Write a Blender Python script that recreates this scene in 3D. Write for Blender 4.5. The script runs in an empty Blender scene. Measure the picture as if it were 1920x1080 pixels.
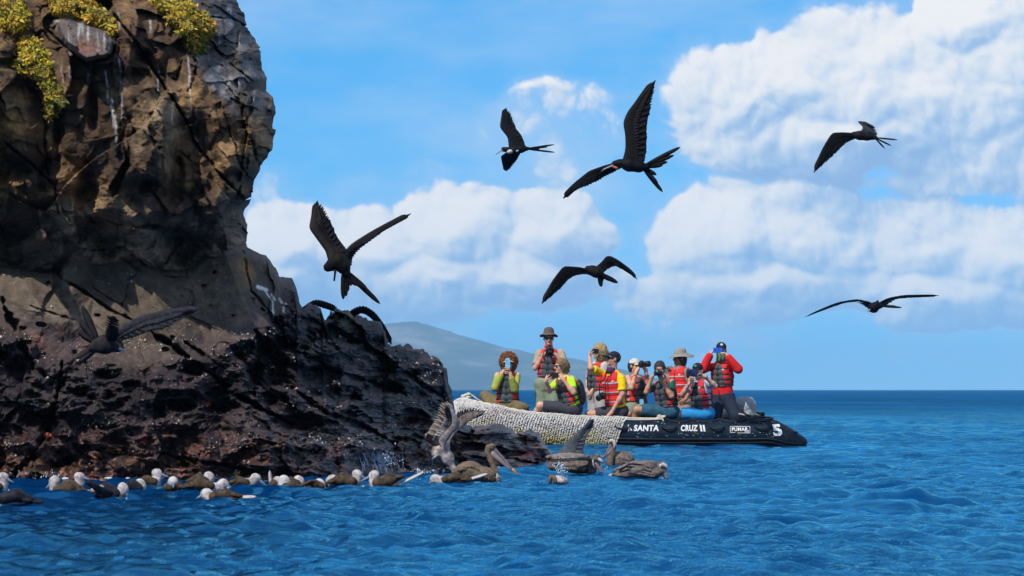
import bpy, bmesh, math, random
import numpy as np
from mathutils import Vector, Matrix, noise as mnoise

SC = bpy.context.scene
COL = SC.collection
# ------------------------------------------------------------------ camera
F = 8000.0            # focal length in pixels of the 1920 wide photograph
H = 0.96              # eye height above the water (m)
HZ = 727.0            # horizon row
cam_d = bpy.data.cameras.new('camera')
cam = bpy.data.objects.new('camera', cam_d)
COL.objects.link(cam)
cam.location = (0, 0, H)
cam.rotation_euler = (math.radians(90), 0, 0)
cam_d.sensor_width = 36
cam_d.lens = 36 * F / 1920
cam_d.shift_y = (HZ - 540) / 1920
cam_d.clip_start = 0.5
cam_d.clip_end = 60000
cam_d.dof.use_dof = True
cam_d.dof.focus_distance = 66.0
cam_d.dof.aperture_fstop = 13.0
SC.camera = cam

# ------------------------------------------------------------------ sun
SUN_EL, SUN_AZ = math.radians(47), math.radians(214)     # azimuth clockwise from +Y: behind the camera, to the left
SUN = Vector((math.sin(SUN_AZ) * math.cos(SUN_EL), math.cos(SUN_AZ) * math.cos(SUN_EL), math.sin(SUN_EL)))
sl = bpy.data.lights.new('sun', 'SUN')
sl.energy = 4.2
sl.angle = math.radians(0.55)
sl.color = (1.0, 0.94, 0.85)
so = bpy.data.objects.new('sun', sl)
COL.objects.link(so)
so.rotation_euler = SUN.to_track_quat('Z', 'Y').to_euler()

SC.view_settings.view_transform = 'Standard'
SC.view_settings.look = 'None'
SC.view_settings.gamma = 1.0
SC.view_settings.use_curve_mapping = False
SC.view_settings.exposure = 0.0
SC.cycles.use_denoising = True
SC.cycles.max_bounces = 6
SC.cycles.diffuse_bounces = 3
SC.cycles.glossy_bounces = 3
SC.cycles.transmission_bounces = 3
SC.cycles.volume_bounces = 0
SC.cycles.caustics_reflective = False
SC.cycles.caustics_refractive = False


# ------------------------------------------------------------------ node helper
class NT:
    def __init__(s, tree):
        s.t = tree

    def n(s, typ, **kw):
        nd = s.t.nodes.new(typ)
        for k, v in kw.items():
            setattr(nd, k, v)
        return nd

    def put(s, sock, v):
        if hasattr(v, 'is_output'):
            s.t.links.new(v, sock)
        elif isinstance(v, (tuple, list)):
            if len(v) == 3 and len(sock.default_value) == 4:
                v = tuple(v) + (1.0,)
            sock.default_value = v
        else:
            sock.default_value = v

    def m(s, op, a, b=0.0, c=None, clamp=False):
        nd = s.n('ShaderNodeMath', operation=op, use_clamp=clamp)
        s.put(nd.inputs[0], a)
        s.put(nd.inputs[1], b)
        if c is not None:
            s.put(nd.inputs[2], c)
        return nd.outputs[0]

    def v(s, op, a, b=None, scale=None):
        nd = s.n('ShaderNodeVectorMath', operation=op)
        s.put(nd.inputs[0], a)
        if b is not None:
            s.put(nd.inputs[1], b)
        if scale is not None:
            s.put(nd.inputs[3], scale)
        return nd.outputs[1] if op in ('LENGTH', 'DOT_PRODUCT', 'DISTANCE') else nd.outputs[0]

    def xyz(s, x, y, z=0.0):
        nd = s.n('ShaderNodeCombineXYZ')
        for i, a in enumerate((x, y, z)):
            s.put(nd.inputs[i], a)
        return nd.outputs[0]

    def sep(s, v):
        nd = s.n('ShaderNodeSeparateXYZ')
        s.put(nd.inputs[0], v)
        return nd.outputs

    def mix(s, f, a, b, blend='MIX'):
        nd = s.n('ShaderNodeMix', data_type='RGBA', blend_type=blend)
        nd.clamp_factor = True
        s.put(nd.inputs[0], f)
        s.put(nd.inputs[6], a)
        s.put(nd.inputs[7], b)
        return nd.outputs[2]

    def noise(s, vec, scale, detail=4.0, rough=0.5, dist=0.0, color=False):
        nd = s.n('ShaderNodeTexNoise')
        if vec is not None:
            s.put(nd.inputs['Vector'], vec)
        s.put(nd.inputs['Scale'], scale)
        nd.inputs['Detail'].default_value = detail
        nd.inputs['Roughness'].default_value = rough
        nd.inputs['Distortion'].default_value = dist
        return nd.outputs['Color' if color else 'Fac']

    def voro(s, vec, scale, feature='F1', smooth=None, out='Distance', rand=1.0):
        nd = s.n('ShaderNodeTexVoronoi', feature=feature)
        s.put(nd.inputs['Vector'], vec)
        s.put(nd.inputs['Scale'], scale)
        nd.inputs['Randomness'].default_value = rand
        if smooth is not None:
            nd.inputs['Smoothness'].default_value = smooth
        return nd.outputs[out]

    def ss(s, x, lo, hi, a=0.0, b=1.0):
        nd = s.n('ShaderNodeMapRange', interpolation_type='SMOOTHSTEP')
        s.put(nd.inputs[0], x)
        for i, q in enumerate((lo, hi, a, b)):
            s.put(nd.inputs[i + 1], q)
        return nd.outputs[0]

    def ramp(s, x, stops, interp='LINEAR'):
        nd = s.n('ShaderNodeValToRGB')
        cr = nd.color_ramp
        cr.interpolation = interp
        while len(cr.elements) < len(stops):
            cr.elements.new(0.5)
        for e, (p, c) in zip(cr.elements, stops):
            e.position = p
            e.color = tuple(c) + (1.0,) if len(c) == 3 else c
        s.put(nd.inputs[0], x)
        return nd.outputs[0]


# ------------------------------------------------------------------ sky
world = bpy.data.worlds.new('World')
SC.world = world
world.use_nodes = True


def cloud_group(fine=True):
    """density of the cumulus field over (azimuth, elevation), one unit = 1/8 rad"""
    g = bpy.data.node_groups.new('cloud_density' if fine else 'cloud_bulk', 'ShaderNodeTree')
    g.interface.new_socket('P', in_out='INPUT', socket_type='NodeSocketVector')
    g.interface.new_socket('D', in_out='OUTPUT', socket_type='NodeSocketFloat')
    T = NT(g)
    gi = T.n('NodeGroupInput').outputs[0]
    go = T.n('NodeGroupOutput')
    w1 = T.v('SUBTRACT', T.noise(gi, 7.0, 2.0, 0.5, color=True), (0.5, 0.5, 0.5))
    p = T.v('ADD', gi, T.v('SCALE', w1, scale=0.075))
    ell = CLOUDS
    E = None
    for (cx, cy, sx, sy, k) in ell:
        d = T.v('LENGTH', T.v('MULTIPLY', T.v('SUBTRACT', p, (cx, cy, 0)), (1 / (sx * CS), 1 / (sy * CS), 0)))
        e = T.m('MULTIPLY', T.m('SUBTRACT', 1.0, d), 2.3)
        if k < 0.85:                       # thin, torn cloud
            e = T.m('MINIMUM', e, k - 0.58)
        E = e if E is None else T.m('SMOOTH_MAX', E, e, 0.12)
    # the rest of the sky: scattered cumulus of the same kind
    q = T.v('MULTIPLY', p, (0.7, 1.6, 1.0))
    far = T.m('MULTIPLY', T.m('SUBTRACT', T.noise(q, 1.3, 2.0, 0.5), 0.475), 4.5)
    s = T.sep(gi)
    du = T.m('MAXIMUM', T.m('SUBTRACT', T.m('ABSOLUTE', s[0]), 1.0), 0.0)
    dv = T.m('MAXIMUM', T.m('SUBTRACT', s[1], 0.8), 0.0)
    out = T.ss(T.m('ADD', du, dv), 0.0, 0.5)
    far = T.m('SUBTRACT', far, T.m('MULTIPLY', T.m('SUBTRACT', 1.0, out), 3.0))
    E = T.m('SMOOTH_MAX', E, far, 0.1)
    E = T.m('MAXIMUM', E, -0.9)
    b = T.noise(p, 5.0, 5.0 if fine else 2.0, 0.5)
    d = T.m('ADD', E, T.m('MULTIPLY', T.m('SUBTRACT', b, 0.5), 0.9))
    w2 = T.v('SUBTRACT', T.noise(gi, 24.0, 2.0, 0.5, color=True), (0.5, 0.5, 0.5))
    pb = T.v('ADD', p, T.v('SCALE', w2, scale=0.02))

    def lobes(scale, amp):
        # rounded cauliflower heads with creases between them
        v = T.voro(pb, scale)
        return T.m('MULTIPLY', T.m('SUBTRACT', 0.30, T.m('MULTIPLY', v, v)), amp)
    d = T.m('ADD', d, lobes(7.5, 0.80))
    if fine:
        d = T.m('ADD', d, lobes(16.0, 0.42))
        d = T.m('ADD', d, lobes(37.0, 0.20))
        d = T.m('ADD', d, lobes(80.0, 0.09))
    T.put(go.inputs[0], d)
    return g


def cl(px, py, sx, sy, k=1.0):
    return ((px - 960) / 1000, (HZ - py) / 1000, sx / 1000, sy / 1000, k)


CS = 1.13
CLOUDS = [cl(1400, 190, 165, 110), cl(1510, 170, 170, 125), cl(1620, 175, 190, 140), cl(1740, 190, 190, 140), cl(1880, 190, 190, 150),
          cl(1800, 45, 90, 75, 0.9), cl(1850, 10, 90, 50, 0.8), cl(1960, 260, 200, 110), cl(1560, 260, 330, 75, .9), cl(1780, 300, 260, 60, .8),
          cl(1380, 460, 150, 115), cl(1500, 455, 150, 115), cl(1440, 535, 220, 70), cl(1740, 465, 130, 95, 0.95), cl(1880, 485, 150, 105),
          cl(1760, 550, 280, 65, 0.9),
          cl(560, 465, 150, 85), cl(500, 520, 140, 75), cl(700, 480, 150, 85), cl(850, 440, 130, 95), cl(800, 520, 230, 80), cl(1040, 435, 110, 80, 0.9),
          cl(960, 520, 210, 70, 0.9), cl(1150, 530, 130, 45, 0.55), cl(1210, 570, 130, 30, 0.5),
          cl(1110, 265, 190, 95, 0.53), cl(700, 350, 190, 45, 0.38), cl(1180, 330, 200, 55, 0.34), cl(1690, 225, 420, 170, .25),
          cl(1000, 590, 900, 34, 0.42), cl(1500, 640, 600, 34, 0.40), cl(1100, 670, 900, 24, .40)]


def build_world():
    nt = world.node_tree
    nt.nodes.clear()
    T = NT(nt)
    tc = T.n('ShaderNodeTexCoord').outputs['Generated']
    x, y, z = T.sep(tc)
    u = T.m('MULTIPLY', T.m('ARCTAN2', x, y), 8.0)
    v = T.m('MULTIPLY', T.m('ARCSINE', z), 8.0)
    P = T.xyz(u, v, 0.0)
    sky = T.n('ShaderNodeTexSky', sky_type='NISHITA')
    sky.sun_disc = False
    sky.sun_elevation = SUN_EL
    sky.sun_rotation = SUN_AZ
    sky.air_density = 1.0
    sky.dust_density = 0.2
    sky.ozone_density = 3.0
    # clear tropical air: look a little higher into the modelled atmosphere than the bare horizon line
    zz = T.m('ADD', T.m('MULTIPLY', T.m('MAXIMUM', z, 0.0), 0.87), 0.13)
    T.put(sky.inputs['Vector'], T.v('NORMALIZE', T.xyz(x, y, zz)))
    hs = T.n('ShaderNodeHueSaturation')
    hs.inputs['Saturation'].default_value = 1.35
    hs.inputs['Value'].default_value = 1.0
    T.put(hs.inputs['Color'], sky.outputs[0])
    blue = T.mix(1.0, hs.outputs[0], (0.82, 1.42, 1.55), 'MULTIPLY')
    g, gb = cloud_group(), cloud_group(False)

    def dens(off, bulk=False):
        nd = T.n('ShaderNodeGroup')
        nd.node_tree = gb if bulk else g
        T.put(nd.inputs[0], T.v('ADD', P, off))
        return nd.outputs[0]
    d0, d1, d2 = dens((0, 0, 0)), dens((-0.011, 0.013, 0)), dens((-0.04, 0.09, 0), True)
    a = T.ss(d0, -0.04, 0.26)
    thin = T.ss(d0, -0.55, 0.25)
    sh = T.m('ADD', 0.56, T.m('MULTIPLY', T.m('SUBTRACT', d0, d1), 0.76))
    sh = T.m('ADD', sh, T.m('MULTIPLY', T.m('SUBTRACT', d0, d2), 0.12))
    sh = T.m('SUBTRACT', sh, T.m('MULTIPLY', T.ss(T.noise(T.v('MULTIPLY', P, (1, 1.5, 1)), 3.1, 4.0, 0.55), 0.40, 0.7), 0.22))
    sh = T.ss(sh, -0.05, 1.05)
    ccol = T.ramp(sh, [(0.0, (3.0, 4.8, 7.8)), (0.3, (4.5, 6.2, 8.5)), (0.55, (6.6, 7.6, 8.9)), (0.8, (8.3, 8.7, 9.2)), (1.0, (9.6, 9.5, 9.5))])
    # a faint veil of high cloud
    veil = T.m('MULTIPLY', T.ss(T.noise(T.v('MULTIPLY', P, (0.8, 2.2, 1)), 1.7, 5.0, 0.55), 0.36, 0.70), 0.46)
    base = T.mix(veil, blue, (6.2, 7.3, 9.0))
    base = T.mix(T.m('MULTIPLY', thin, 0.30), base, (5.8, 7.0, 9.0))
    col = T.mix(a, base, ccol)
    bg = T.n('ShaderNodeBackground')
    bg.inputs['Strength'].default_value = 0.10
    T.put(bg.inputs['Color'], col)
    wo = T.n('ShaderNodeOutputWorld')
    nt.links.new(bg.outputs[0], wo.inputs[0])


world.cycles.sampling_method = 'MANUAL'
world.cycles.sample_map_resolution = 256
build_world()


# ------------------------------------------------------------------ general helpers
def at(px, py, Y):
    """point of the place seen at photograph pixel (px, py), Y metres away"""
    return Vector(((px - 960) / F * Y, Y, H - (py - HZ) / F * Y))


def link(o, parent=None, **props):
    COL.objects.link(o)
    if parent is not None:
        o.parent = parent
        if parent.type == 'EMPTY':           # geometry is written in place, the Empty only marks the thing's base
            o.matrix_parent_inverse = Matrix.Translation(-Vector(parent.location))
    for k, v in props.items():
        o[k] = v
    return o


def mesh_obj(name, verts, faces, mat=None, parent=None, smooth=True, attr=None, **props):
    me = bpy.data.meshes.new(name)
    verts = np.asarray(verts, dtype=np.float32)
    if isinstance(faces, np.ndarray):
        nf, k = faces.shape
        me.vertices.add(len(verts))
        me.vertices.foreach_set('co', verts.ravel())
        me.loops.add(nf * k)
        me.loops.foreach_set('vertex_index', faces.astype(np.int32).ravel())
        me.polygons.add(nf)
        me.polygons.foreach_set('loop_start', np.arange(0, nf * k, k, dtype=np.int32))
        me.polygons.foreach_set('loop_total', np.full(nf, k, dtype=np.int32))
        me.update(calc_edges=True)
        me.validate()
    else:
        me.from_pydata([tuple(map(float, q)) for q in verts], [], [tuple(int(i) for i in f) for f in faces])
    if smooth:
        me.polygons.foreach_set('use_smooth', np.ones(len(me.polygons), dtype=bool))
    if attr:
        for an, arr in attr.items():
            a = me.color_attributes.new(an, 'FLOAT_COLOR', 'POINT')
            c4 = np.ones((len(verts), 4), dtype=np.float32)
            c4[:, :3] = arr
            a.data.foreach_set('color', c4.ravel())
    if mat is not None:
        me.materials.append(mat)
    o = bpy.data.objects.new(name, me)
    return link(o, parent, **props)


def empty(name, loc, label, cat, group=None):
    o = bpy.data.objects.new(name, None)
    o.location = loc
    o.empty_display_size = 0.1
    link(o, None, label=label, category=cat)
    if group:
        o['group'] = group
    return o


class MB:
    """collects shapes into one mesh"""
    def __init__(s):
        s.v, s.f = [], []

    def add(s, v, f):
        b = len(s.v)
        s.v += [tuple(map(float, q)) for q in v]
        s.f += [tuple(i + b for i in q) for q in f]

    def tube(s, pts, radii, n=8, caps=True, squash=None):
        pts = [Vector(p) for p in pts]
        if not hasattr(radii, '__len__'):
            radii = [radii] * len(pts)
        V, Fc = [], []
        up = Vector((0.13, 0.21, 1)).normalized()
        prev = None
        for i, p in enumerate(pts):
            d = (pts[min(i + 1, len(pts) - 1)] - pts[max(i - 1, 0)])
            d = d.normalized() if d.length > 1e-9 else Vector((1, 0, 0))
            a = prev if prev is not None else (up if abs(d.dot(up)) < 0.95 else Vector((1, 0, 0)))
            a = (a - d * a.dot(d)).normalized()
            prev = a
            b = d.cross(a)
            sa, sb = (1, 1) if squash is None else squash
            for k in range(n):
                t = 2 * math.pi * k / n
                V.append(p + (a * math.cos(t) * sa + b * math.sin(t) * sb) * radii[i])
        for i in range(len(pts) - 1):
            for k in range(n):
                Fc.append((i * n + k, i * n + (k + 1) % n, (i + 1) * n + (k + 1) % n, (i + 1) * n + k))
        if caps:
            Fc.append(tuple(range(n - 1, -1, -1)))
            Fc.append(tuple((len(pts) - 1) * n + k for k in range(n)))
        s.add(V, Fc)
        return s

    def box(s, c, ax, ay, az):
        """c centre, ax/ay/az half-extent vectors"""
        c, ax, ay, az = Vector(c), Vector(ax), Vector(ay), Vector(az)
        V = [c + ax * i + ay * j + az * k for i in (-1, 1) for j in (-1, 1) for k in (-1, 1)]
        s.add(V, [(0, 1, 3, 2), (4, 6, 7, 5), (0, 4, 5, 1), (2, 3, 7, 6), (0, 2, 6, 4), (1, 5, 7, 3)])
        return s

    def ball(s, c, ax, ay, az, nu=8, nv=6):
        c, ax, ay, az = Vector(c), Vector(ax), Vector(ay), Vector(az)
        V, Fc = [c + az], []
        for j in range(1, nv):
            t = math.pi * j / nv
            for i in range(nu):
                p = 2 * math.pi * i / nu
                V.append(c + az * math.cos(t) + ax * math.sin(t) * math.cos(p) + ay * math.sin(t) * math.sin(p))
        V.append(c - az)
        for i in range(nu):
            Fc.append((0, 1 + i, 1 + (i + 1) % nu))
        for j in range(nv - 2):
            for i in range(nu):
                a, b = 1 + j * nu + i, 1 + j * nu + (i + 1) % nu
                Fc.append((a, a + nu, b + nu, b))
        e = len(V) - 1
        for i in range(nu):
            Fc.append((e, 1 + (nv - 2) * nu + (i + 1) % nu, 1 + (nv - 2) * nu + i))
        s.add(V, Fc)
        return s

    def build(s, name, mat, parent=None, smooth=True, **props):
        return mesh_obj(name, s.v, s.f, mat, parent, smooth, **props)


# ------------------------------------------------------------------ numpy noise
_rs = np.random.RandomState(7)
_perm = np.concatenate([_rs.permutation(256)] * 3).astype(np.int64)
_grad = _rs.normal(size=(256, 3))
_grad /= np.linalg.norm(_grad, axis=1)[:, None]
_rnd = _rs.rand(256, 3)


def perlin(p):
    p = np.asarray(p, dtype=np.float64)
    i = np.floor(p).astype(np.int64)
    f = p - i
    w = f * f * f * (f * (f * 6 - 15) + 10)
    out = 0
    for dx in (0, 1):
        wx = w[..., 0] if dx else 1 - w[..., 0]
        for dy in (0, 1):
            wy = w[..., 1] if dy else 1 - w[..., 1]
            for dz in (0, 1):
                wz = w[..., 2] if dz else 1 - w[..., 2]
                h = _perm[_perm[_perm[(i[..., 0] + dx) & 255] + ((i[..., 1] + dy) & 255)] + ((i[..., 2] + dz) & 255)]
                g = _grad[h]
                out = out + wx * wy * wz * (g[..., 0] * (f[..., 0] - dx) + g[..., 1] * (f[..., 1] - dy) + g[..., 2] * (f[..., 2] - dz))
    return out * 1.5


def fbm(p, oct=5, lac=2.03, gain=0.5, mode=''):
    a, s, tot = 1.0, 0, 0
    p = np.asarray(p, dtype=np.float64)
    for k in range(oct):
        n = perlin(p + 17.3 * k)
        if mode == 'ridge':
            n = 1 - 2 * np.abs(n)
        elif mode == 'billow':
            n = 2 * np.abs(n) - 1
        s = s + a * n
        tot += a
        a *= gain
        p = p * lac
    return s / tot


def voronoi(p):
    """F1, F2, id vector and offset to the nearest cell point"""
    p = np.asarray(p, dtype=np.float64)
    i = np.floor(p).astype(np.int64)
    f1 = np.full(p.shape[:-1], 9.0)
    f2 = np.full(p.shape[:-1], 9.0)
    cid = np.zeros(p.shape[:-1], dtype=np.int64)
    off = np.zeros(p.shape)
    for dx in (-1, 0, 1):
        for dy in (-1, 0, 1):
            for dz in (-1, 0, 1):
                c = i + np.array((dx, dy, dz))
                h = _perm[_perm[_perm[c[..., 0] & 255] + (c[..., 1] & 255)] + (c[..., 2] & 255)]
                d = p - (c + _rnd[h])
                r = np.sqrt((d * d).sum(-1))
                closer = r < f1
                f2 = np.where(closer, f1, np.minimum(f2, r))
                f1 = np.where(closer, r, f1)
                cid = np.where(closer, h, cid)
                off = np.where(closer[..., None], d, off)
    return f1, f2, cid, off


def seg_dist(X, Yv, pts):
    """distance from grid points to a polyline, and the arc fraction"""
    best = np.full(X.shape, 1e9)
    for (x0, y0), (x1, y1) in zip(pts[:-1], pts[1:]):
        dx, dy = x1 - x0, y1 - y0
        t = np.clip(((X - x0) * dx + (Yv - y0) * dy) / (dx * dx + dy * dy + 1e-9), 0, 1)
        best = np.minimum(best, np.hypot(X - x0 - t * dx, Yv - y0 - t * dy))
    return best


def sstep(x, a, b):
    t = np.clip((x - a) / (b - a), 0, 1)
    return t * t * (3 - 2 * t)


def in_poly(X, Yv, pts):
    inside = np.zeros(X.shape, dtype=bool)
    n = len(pts)
    for k in range(n):
        (x0, y0), (x1, y1) = pts[k], pts[(k + 1) % n]
        c = ((y0 > Yv) != (y1 > Yv)) & (X < (x1 - x0) * (Yv - y0) / ((y1 - y0) if y1 != y0 else 1e-9) + x0)
        inside ^= c
    return inside


def poly_sd(X, Yv, pts):
    """signed distance to polygon, positive inside"""
    d = seg_dist(X, Yv, list(pts) + [pts[0]])
    return np.where(in_poly(X, Yv, pts), d, -d)


# ------------------------------------------------------------------ materials
MATS = {}


def mat(name, color, rough=0.7, var=0.12, scale=30.0, bump=0.15, bscale=120.0, spec=0.5, metal=0.0, coord='Object'):
    if name in MATS:
        return MATS[name]
    m = bpy.data.materials.new(name)
    m.use_nodes = True
    nt = m.node_tree
    nt.nodes.clear()
    T = NT(nt)
    bs = T.n('ShaderNodeBsdfPrincipled')
    tc = T.n('ShaderNodeTexCoord').outputs[coord]
    n = T.noise(tc, scale, 5.0, 0.6)
    c0 = tuple(max(0.0, c * (1 - var)) for c in color)
    c1 = tuple(min(1.0, c * (1 + var)) for c in color)
    T.put(bs.inputs['Base Color'], T.mix(T.ss(n, 0.3, 0.7), c0, c1))
    bs.inputs['Roughness'].default_value = rough
    bs.inputs['Metallic'].default_value = metal
    bs.inputs['Specular IOR Level'].default_value = spec
    if bump > 0:
        bp = T.n('ShaderNodeBump')
        bp.inputs['Strength'].default_value = bump
        bp.inputs['Distance'].default_value = 0.01
        T.put(bp.inputs['Height'], T.noise(tc, bscale, 3.0, 0.6))
        nt.links.new(bp.outputs[0], bs.inputs['Normal'])
    o = T.n('ShaderNodeOutputMaterial')
    nt.links.new(bs.outputs[0], o.inputs[0])
    MATS[name] = m
    return m


# ------------------------------------------------------------------ water
R_EARTH = 6.371e6


def ocean_tile(N, L, wind, wdir, kmin, kmax, seed, spread=2):
    rs = np.random.RandomState(seed)
    k1 = 2 * np.pi * np.fft.fftfreq(N, L / N)
    kx, ky = np.meshgrid(k1, k1, indexing='ij')
    k = np.hypot(kx, ky)
    k[0, 0] = 1e-6
    Lw = wind ** 2 / 9.81
    cosd = (kx * math.cos(wdir) + ky * math.sin(wdir)) / k
    Ph = np.exp(-1 / (k * Lw) ** 2) / k ** 4 * (0.25 + 0.75 * np.abs(cosd) ** spread)
    Ph[(k < kmin) | (k > kmax)] = 0
    h = np.sqrt(Ph) * (rs.normal(size=k.shape) + 1j * rs.normal(size=k.shape))
    hh = np.real(np.fft.ifft2(h))
    dx = np.real(np.fft.ifft2(-1j * kx / k * h))
    dy = np.real(np.fft.ifft2(-1j * ky / k * h))
    s = 1 / hh.std()
    return hh * s, dx * s, dy * s, L


def tile_sample(t, x, y):
    N = t[0].shape[0]
    u, v = x / t[3] * N, y / t[3] * N
    i, j = np.floor(u).astype(int), np.floor(v).astype(int)
    fu, fv = u - i, v - j
    i0, j0, i1, j1 = i % N, j % N, (i + 1) % N, (j + 1) % N
    return [a[i0, j0] * (1 - fu) * (1 - fv) + a[i1, j0] * fu * (1 - fv) + a[i0, j1] * (1 - fu) * fv + a[i1, j1] * fu * fv for a in t[:3]]


T_BIG = ocean_tile(256, 41.0, 4.2, 1.9, 0.5, 7.0, 3)
T_MID = ocean_tile(256, 11.3, 3.0, 1.5, 4.0, 30.0, 5, 1.5)
T_SML = ocean_tile(256, 3.7, 2.0, 1.2, 14.0, 60.0, 9, 1.0)


def wave(x, y, step):
    """height and horizontal choppy offset of the water surface"""
    a_big = 0.016 * np.clip(1.6 - step * 0.5, 0, 1)
    a_mid = 0.023 * np.clip(1.6 - step * 2.2, 0, 1)
    a_sml = 0.0110 * np.clip(1.5 - step * 9, 0, 1)
    b = tile_sample(T_BIG, x, y)
    c = tile_sample(T_MID, x * 0.96 + y * 0.28, y * 0.96 - x * 0.28)
    d = tile_sample(T_SML, x * 0.8 - y * 0.6, y * 0.8 + x * 0.6)
    z = a_big * b[0] + a_mid * c[0] + a_sml * d[0]
    ox = 0.8 * (a_big * b[1] + a_mid * c[1])
    oy = 0.8 * (a_big * b[2] + a_mid * c[2])
    return z, ox, oy


def water_material():
    m = bpy.data.materials.new('sea_water')
    m.use_nodes = True
    nt = m.node_tree
    nt.nodes.clear()
    T = NT(nt)
    pos = T.n('ShaderNodeNewGeometry').outputs['Position']
    big = T.noise(T.v('MULTIPLY', pos, (0.05, 0.02, 0)), 1.0, 4.0, 0.6)
    body = T.n('ShaderNodeBsdfDiffuse')
    T.put(body.inputs['Color'], T.mix(T.ss(big, 0.35, 0.65), (0.000, 0.022, 0.090), (0.000, 0.050, 0.175)))
    gl = T.n('ShaderNodeBsdfGlossy')
    gl.inputs['Color'].default_value = (0.20, 0.77, 1.0, 1.0)
    gl.inputs['Roughness'].default_value = 0.07
    fr = T.n('ShaderNodeFresnel')
    fr.inputs['IOR'].default_value = 1.33
    mx = T.n('ShaderNodeMixShader')
    T.put(mx.inputs[0], T.m('MULTIPLY', fr.outputs[0], T.ss(T.sep(pos)[1], 30.0, 260.0, 0.92, 0.50)))
    nt.links.new(body.outputs[0], mx.inputs[1])
    nt.links.new(gl.outputs[0], mx.inputs[2])
    b1 = T.n('ShaderNodeBump')
    gust = T.noise(T.v('MULTIPLY', pos, (0.16, 0.055, 0)), 1.0, 4.0, 0.6)      # cat's paws: rougher and smoother patches
    T.put(b1.inputs['Strength'], T.ss(gust, 0.36, 0.64, 0.12, 0.95))
    b1.inputs['Distance'].default_value = 0.04
    T.put(b1.inputs['Height'], T.noise(T.v('MULTIPLY', pos, (7, 10, 1)), 1.0, 4.0, 0.6, 0.4))
    # wind chop for the far water, where the mesh gets too coarse for it
    y = T.sep(pos)[1]
    b2 = T.n('ShaderNodeBump')
    T.put(b2.inputs['Strength'], T.ss(y, 50.0, 260.0, 0.0, 1.0))
    b2.inputs['Distance'].default_value = 0.6
    T.put(b2.inputs['Height'], T.noise(T.v('MULTIPLY', pos, (0.8, 0.8, 1)), 1.0, 5.0, 0.6, 0.2))
    nt.links.new(b1.outputs[0], b2.inputs['Normal'])
    for sh in (gl, fr):
        nt.links.new(b2.outputs[0], sh.inputs['Normal'])
    o = T.n('ShaderNodeOutputMaterial')
    nt.links.new(mx.outputs[0], o.inputs[0])
    return m


def build_water():
    ys = [-400, -60, 0, 8, 12]
    y = 15.0
    while y < 9000:
        ys.append(y)
        y += 0.075 * max(1.0, (y / 42) ** 1.65)
    ys += [9000, 14000, 24000]
    ys = np.array(ys, dtype=float)
    n = 440
    s = np.linspace(-1, 1, n)
    s = np.concatenate([[-30, -8, -3, -1.6], s, [1.6, 3, 8, 30]])
    half = 0.150 * np.maximum(ys, 15) + 1.5
    X = half[:, None] * s[None, :]
    Yg = np.repeat(ys[:, None], len(s), 1)
    step = np.maximum(np.gradient(ys), half * 2 / n)[:, None] * np.ones((1, len(s)))
    inner = ((np.abs(s)[None, :] <= 1.01) & (Yg > 14) & (Yg < 2500)).astype(float)
    z, ox, oy = wave(X, Yg, step)
    z = z * inner
    X2, Y2 = X + ox * inner * (np.abs(s) < 0.99), Yg + oy * inner
    z = z - (X ** 2 + Yg ** 2) / (2 * R_EARTH)
    nr, nc = X.shape
    idx = np.arange(nr * nc).reshape(nr, nc)
    q = np.stack([idx[:-1, :-1], idx[:-1, 1:], idx[1:, 1:], idx[1:, :-1]], -1).reshape(-1, 4)
    return mesh_obj('sea', np.stack([X2, Y2, z], -1).reshape(-1, 3), q, water_material(), None, True, kind='structure')


build_water()


# ------------------------------------------------------------------ far island
def build_island():
    D = 11000.0
    prof = [(430, 640), (560, 622), (640, 612), (700, 604), (750, 600), (775, 602), (810, 612), (860, 627), (900, 638), (950, 652), (1000, 660),
            (1080, 668), (1130, 680), (1180, 692), (1230, 706), (1300, 722), (1360, 732)]
    px = np.linspace(430, 1360, 260)
    pt = np.interp(px, *np.array(prof).T)
    nv = 60
    t = np.linspace(0, 1, nv)
    V = []
    for j, tt in enumerate(t):
        Yd = D - 1500 + 3200 * tt
        hgt = np.sin(np.clip(tt * 0.5 / 0.62, 0, 1) * np.pi) ** 0.8 if tt > 0 else 0
        X = (px - 960) / F * D
        top = (HZ - pt) / F * D * 0.985 + 10
        base = np.stack([X / 420.0, np.full_like(X, Yd / 420.0), np.zeros_like(X)], -1)
        z = top * hgt * (1 + 0.16 * fbm(base, 5)) + 5 * hgt * fbm(base * 4, 4, mode='ridge')
        V.append(np.stack([X, np.full_like(X, Yd), z - 14], -1))
    V = np.concatenate(V)
    idx = np.arange(nv * 260).reshape(nv, 260)
    q = np.stack([idx[:-1, :-1], idx[:-1, 1:], idx[1:, 1:], idx[1:, :-1]], -1).reshape(-1, 4)
    m = bpy.data.materials.new('island_scrub')
    m.use_nodes = True
    nt = m.node_tree
    nt.nodes.clear()
    T = NT(nt)
    pos = T.n('ShaderNodeNewGeometry').outputs['Position']
    n1 = T.noise(T.v('MULTIPLY', pos, (0.006, 0.002, 0.012)), 1.0, 6.0, 0.6)
    c = T.ramp(n1, [(0.3, (0.02, 0.035, 0.03)), (0.46, (0.045, 0.07, 0.05)), (0.56, (0.09, 0.10, 0.08)), (0.68, (0.22, 0.19, 0.17))])
    bs = T.n('ShaderNodeBsdfPrincipled')
    T.put(bs.inputs['Base Color'], c)
    bs.inputs['Roughness'].default_value = 0.95
    o = T.n('ShaderNodeOutputMaterial')
    nt.links.new(bs.outputs[0], o.inputs[0])
    return mesh_obj('island_hills', V, q, m, None, True, kind='structure')


build_island()


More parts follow.
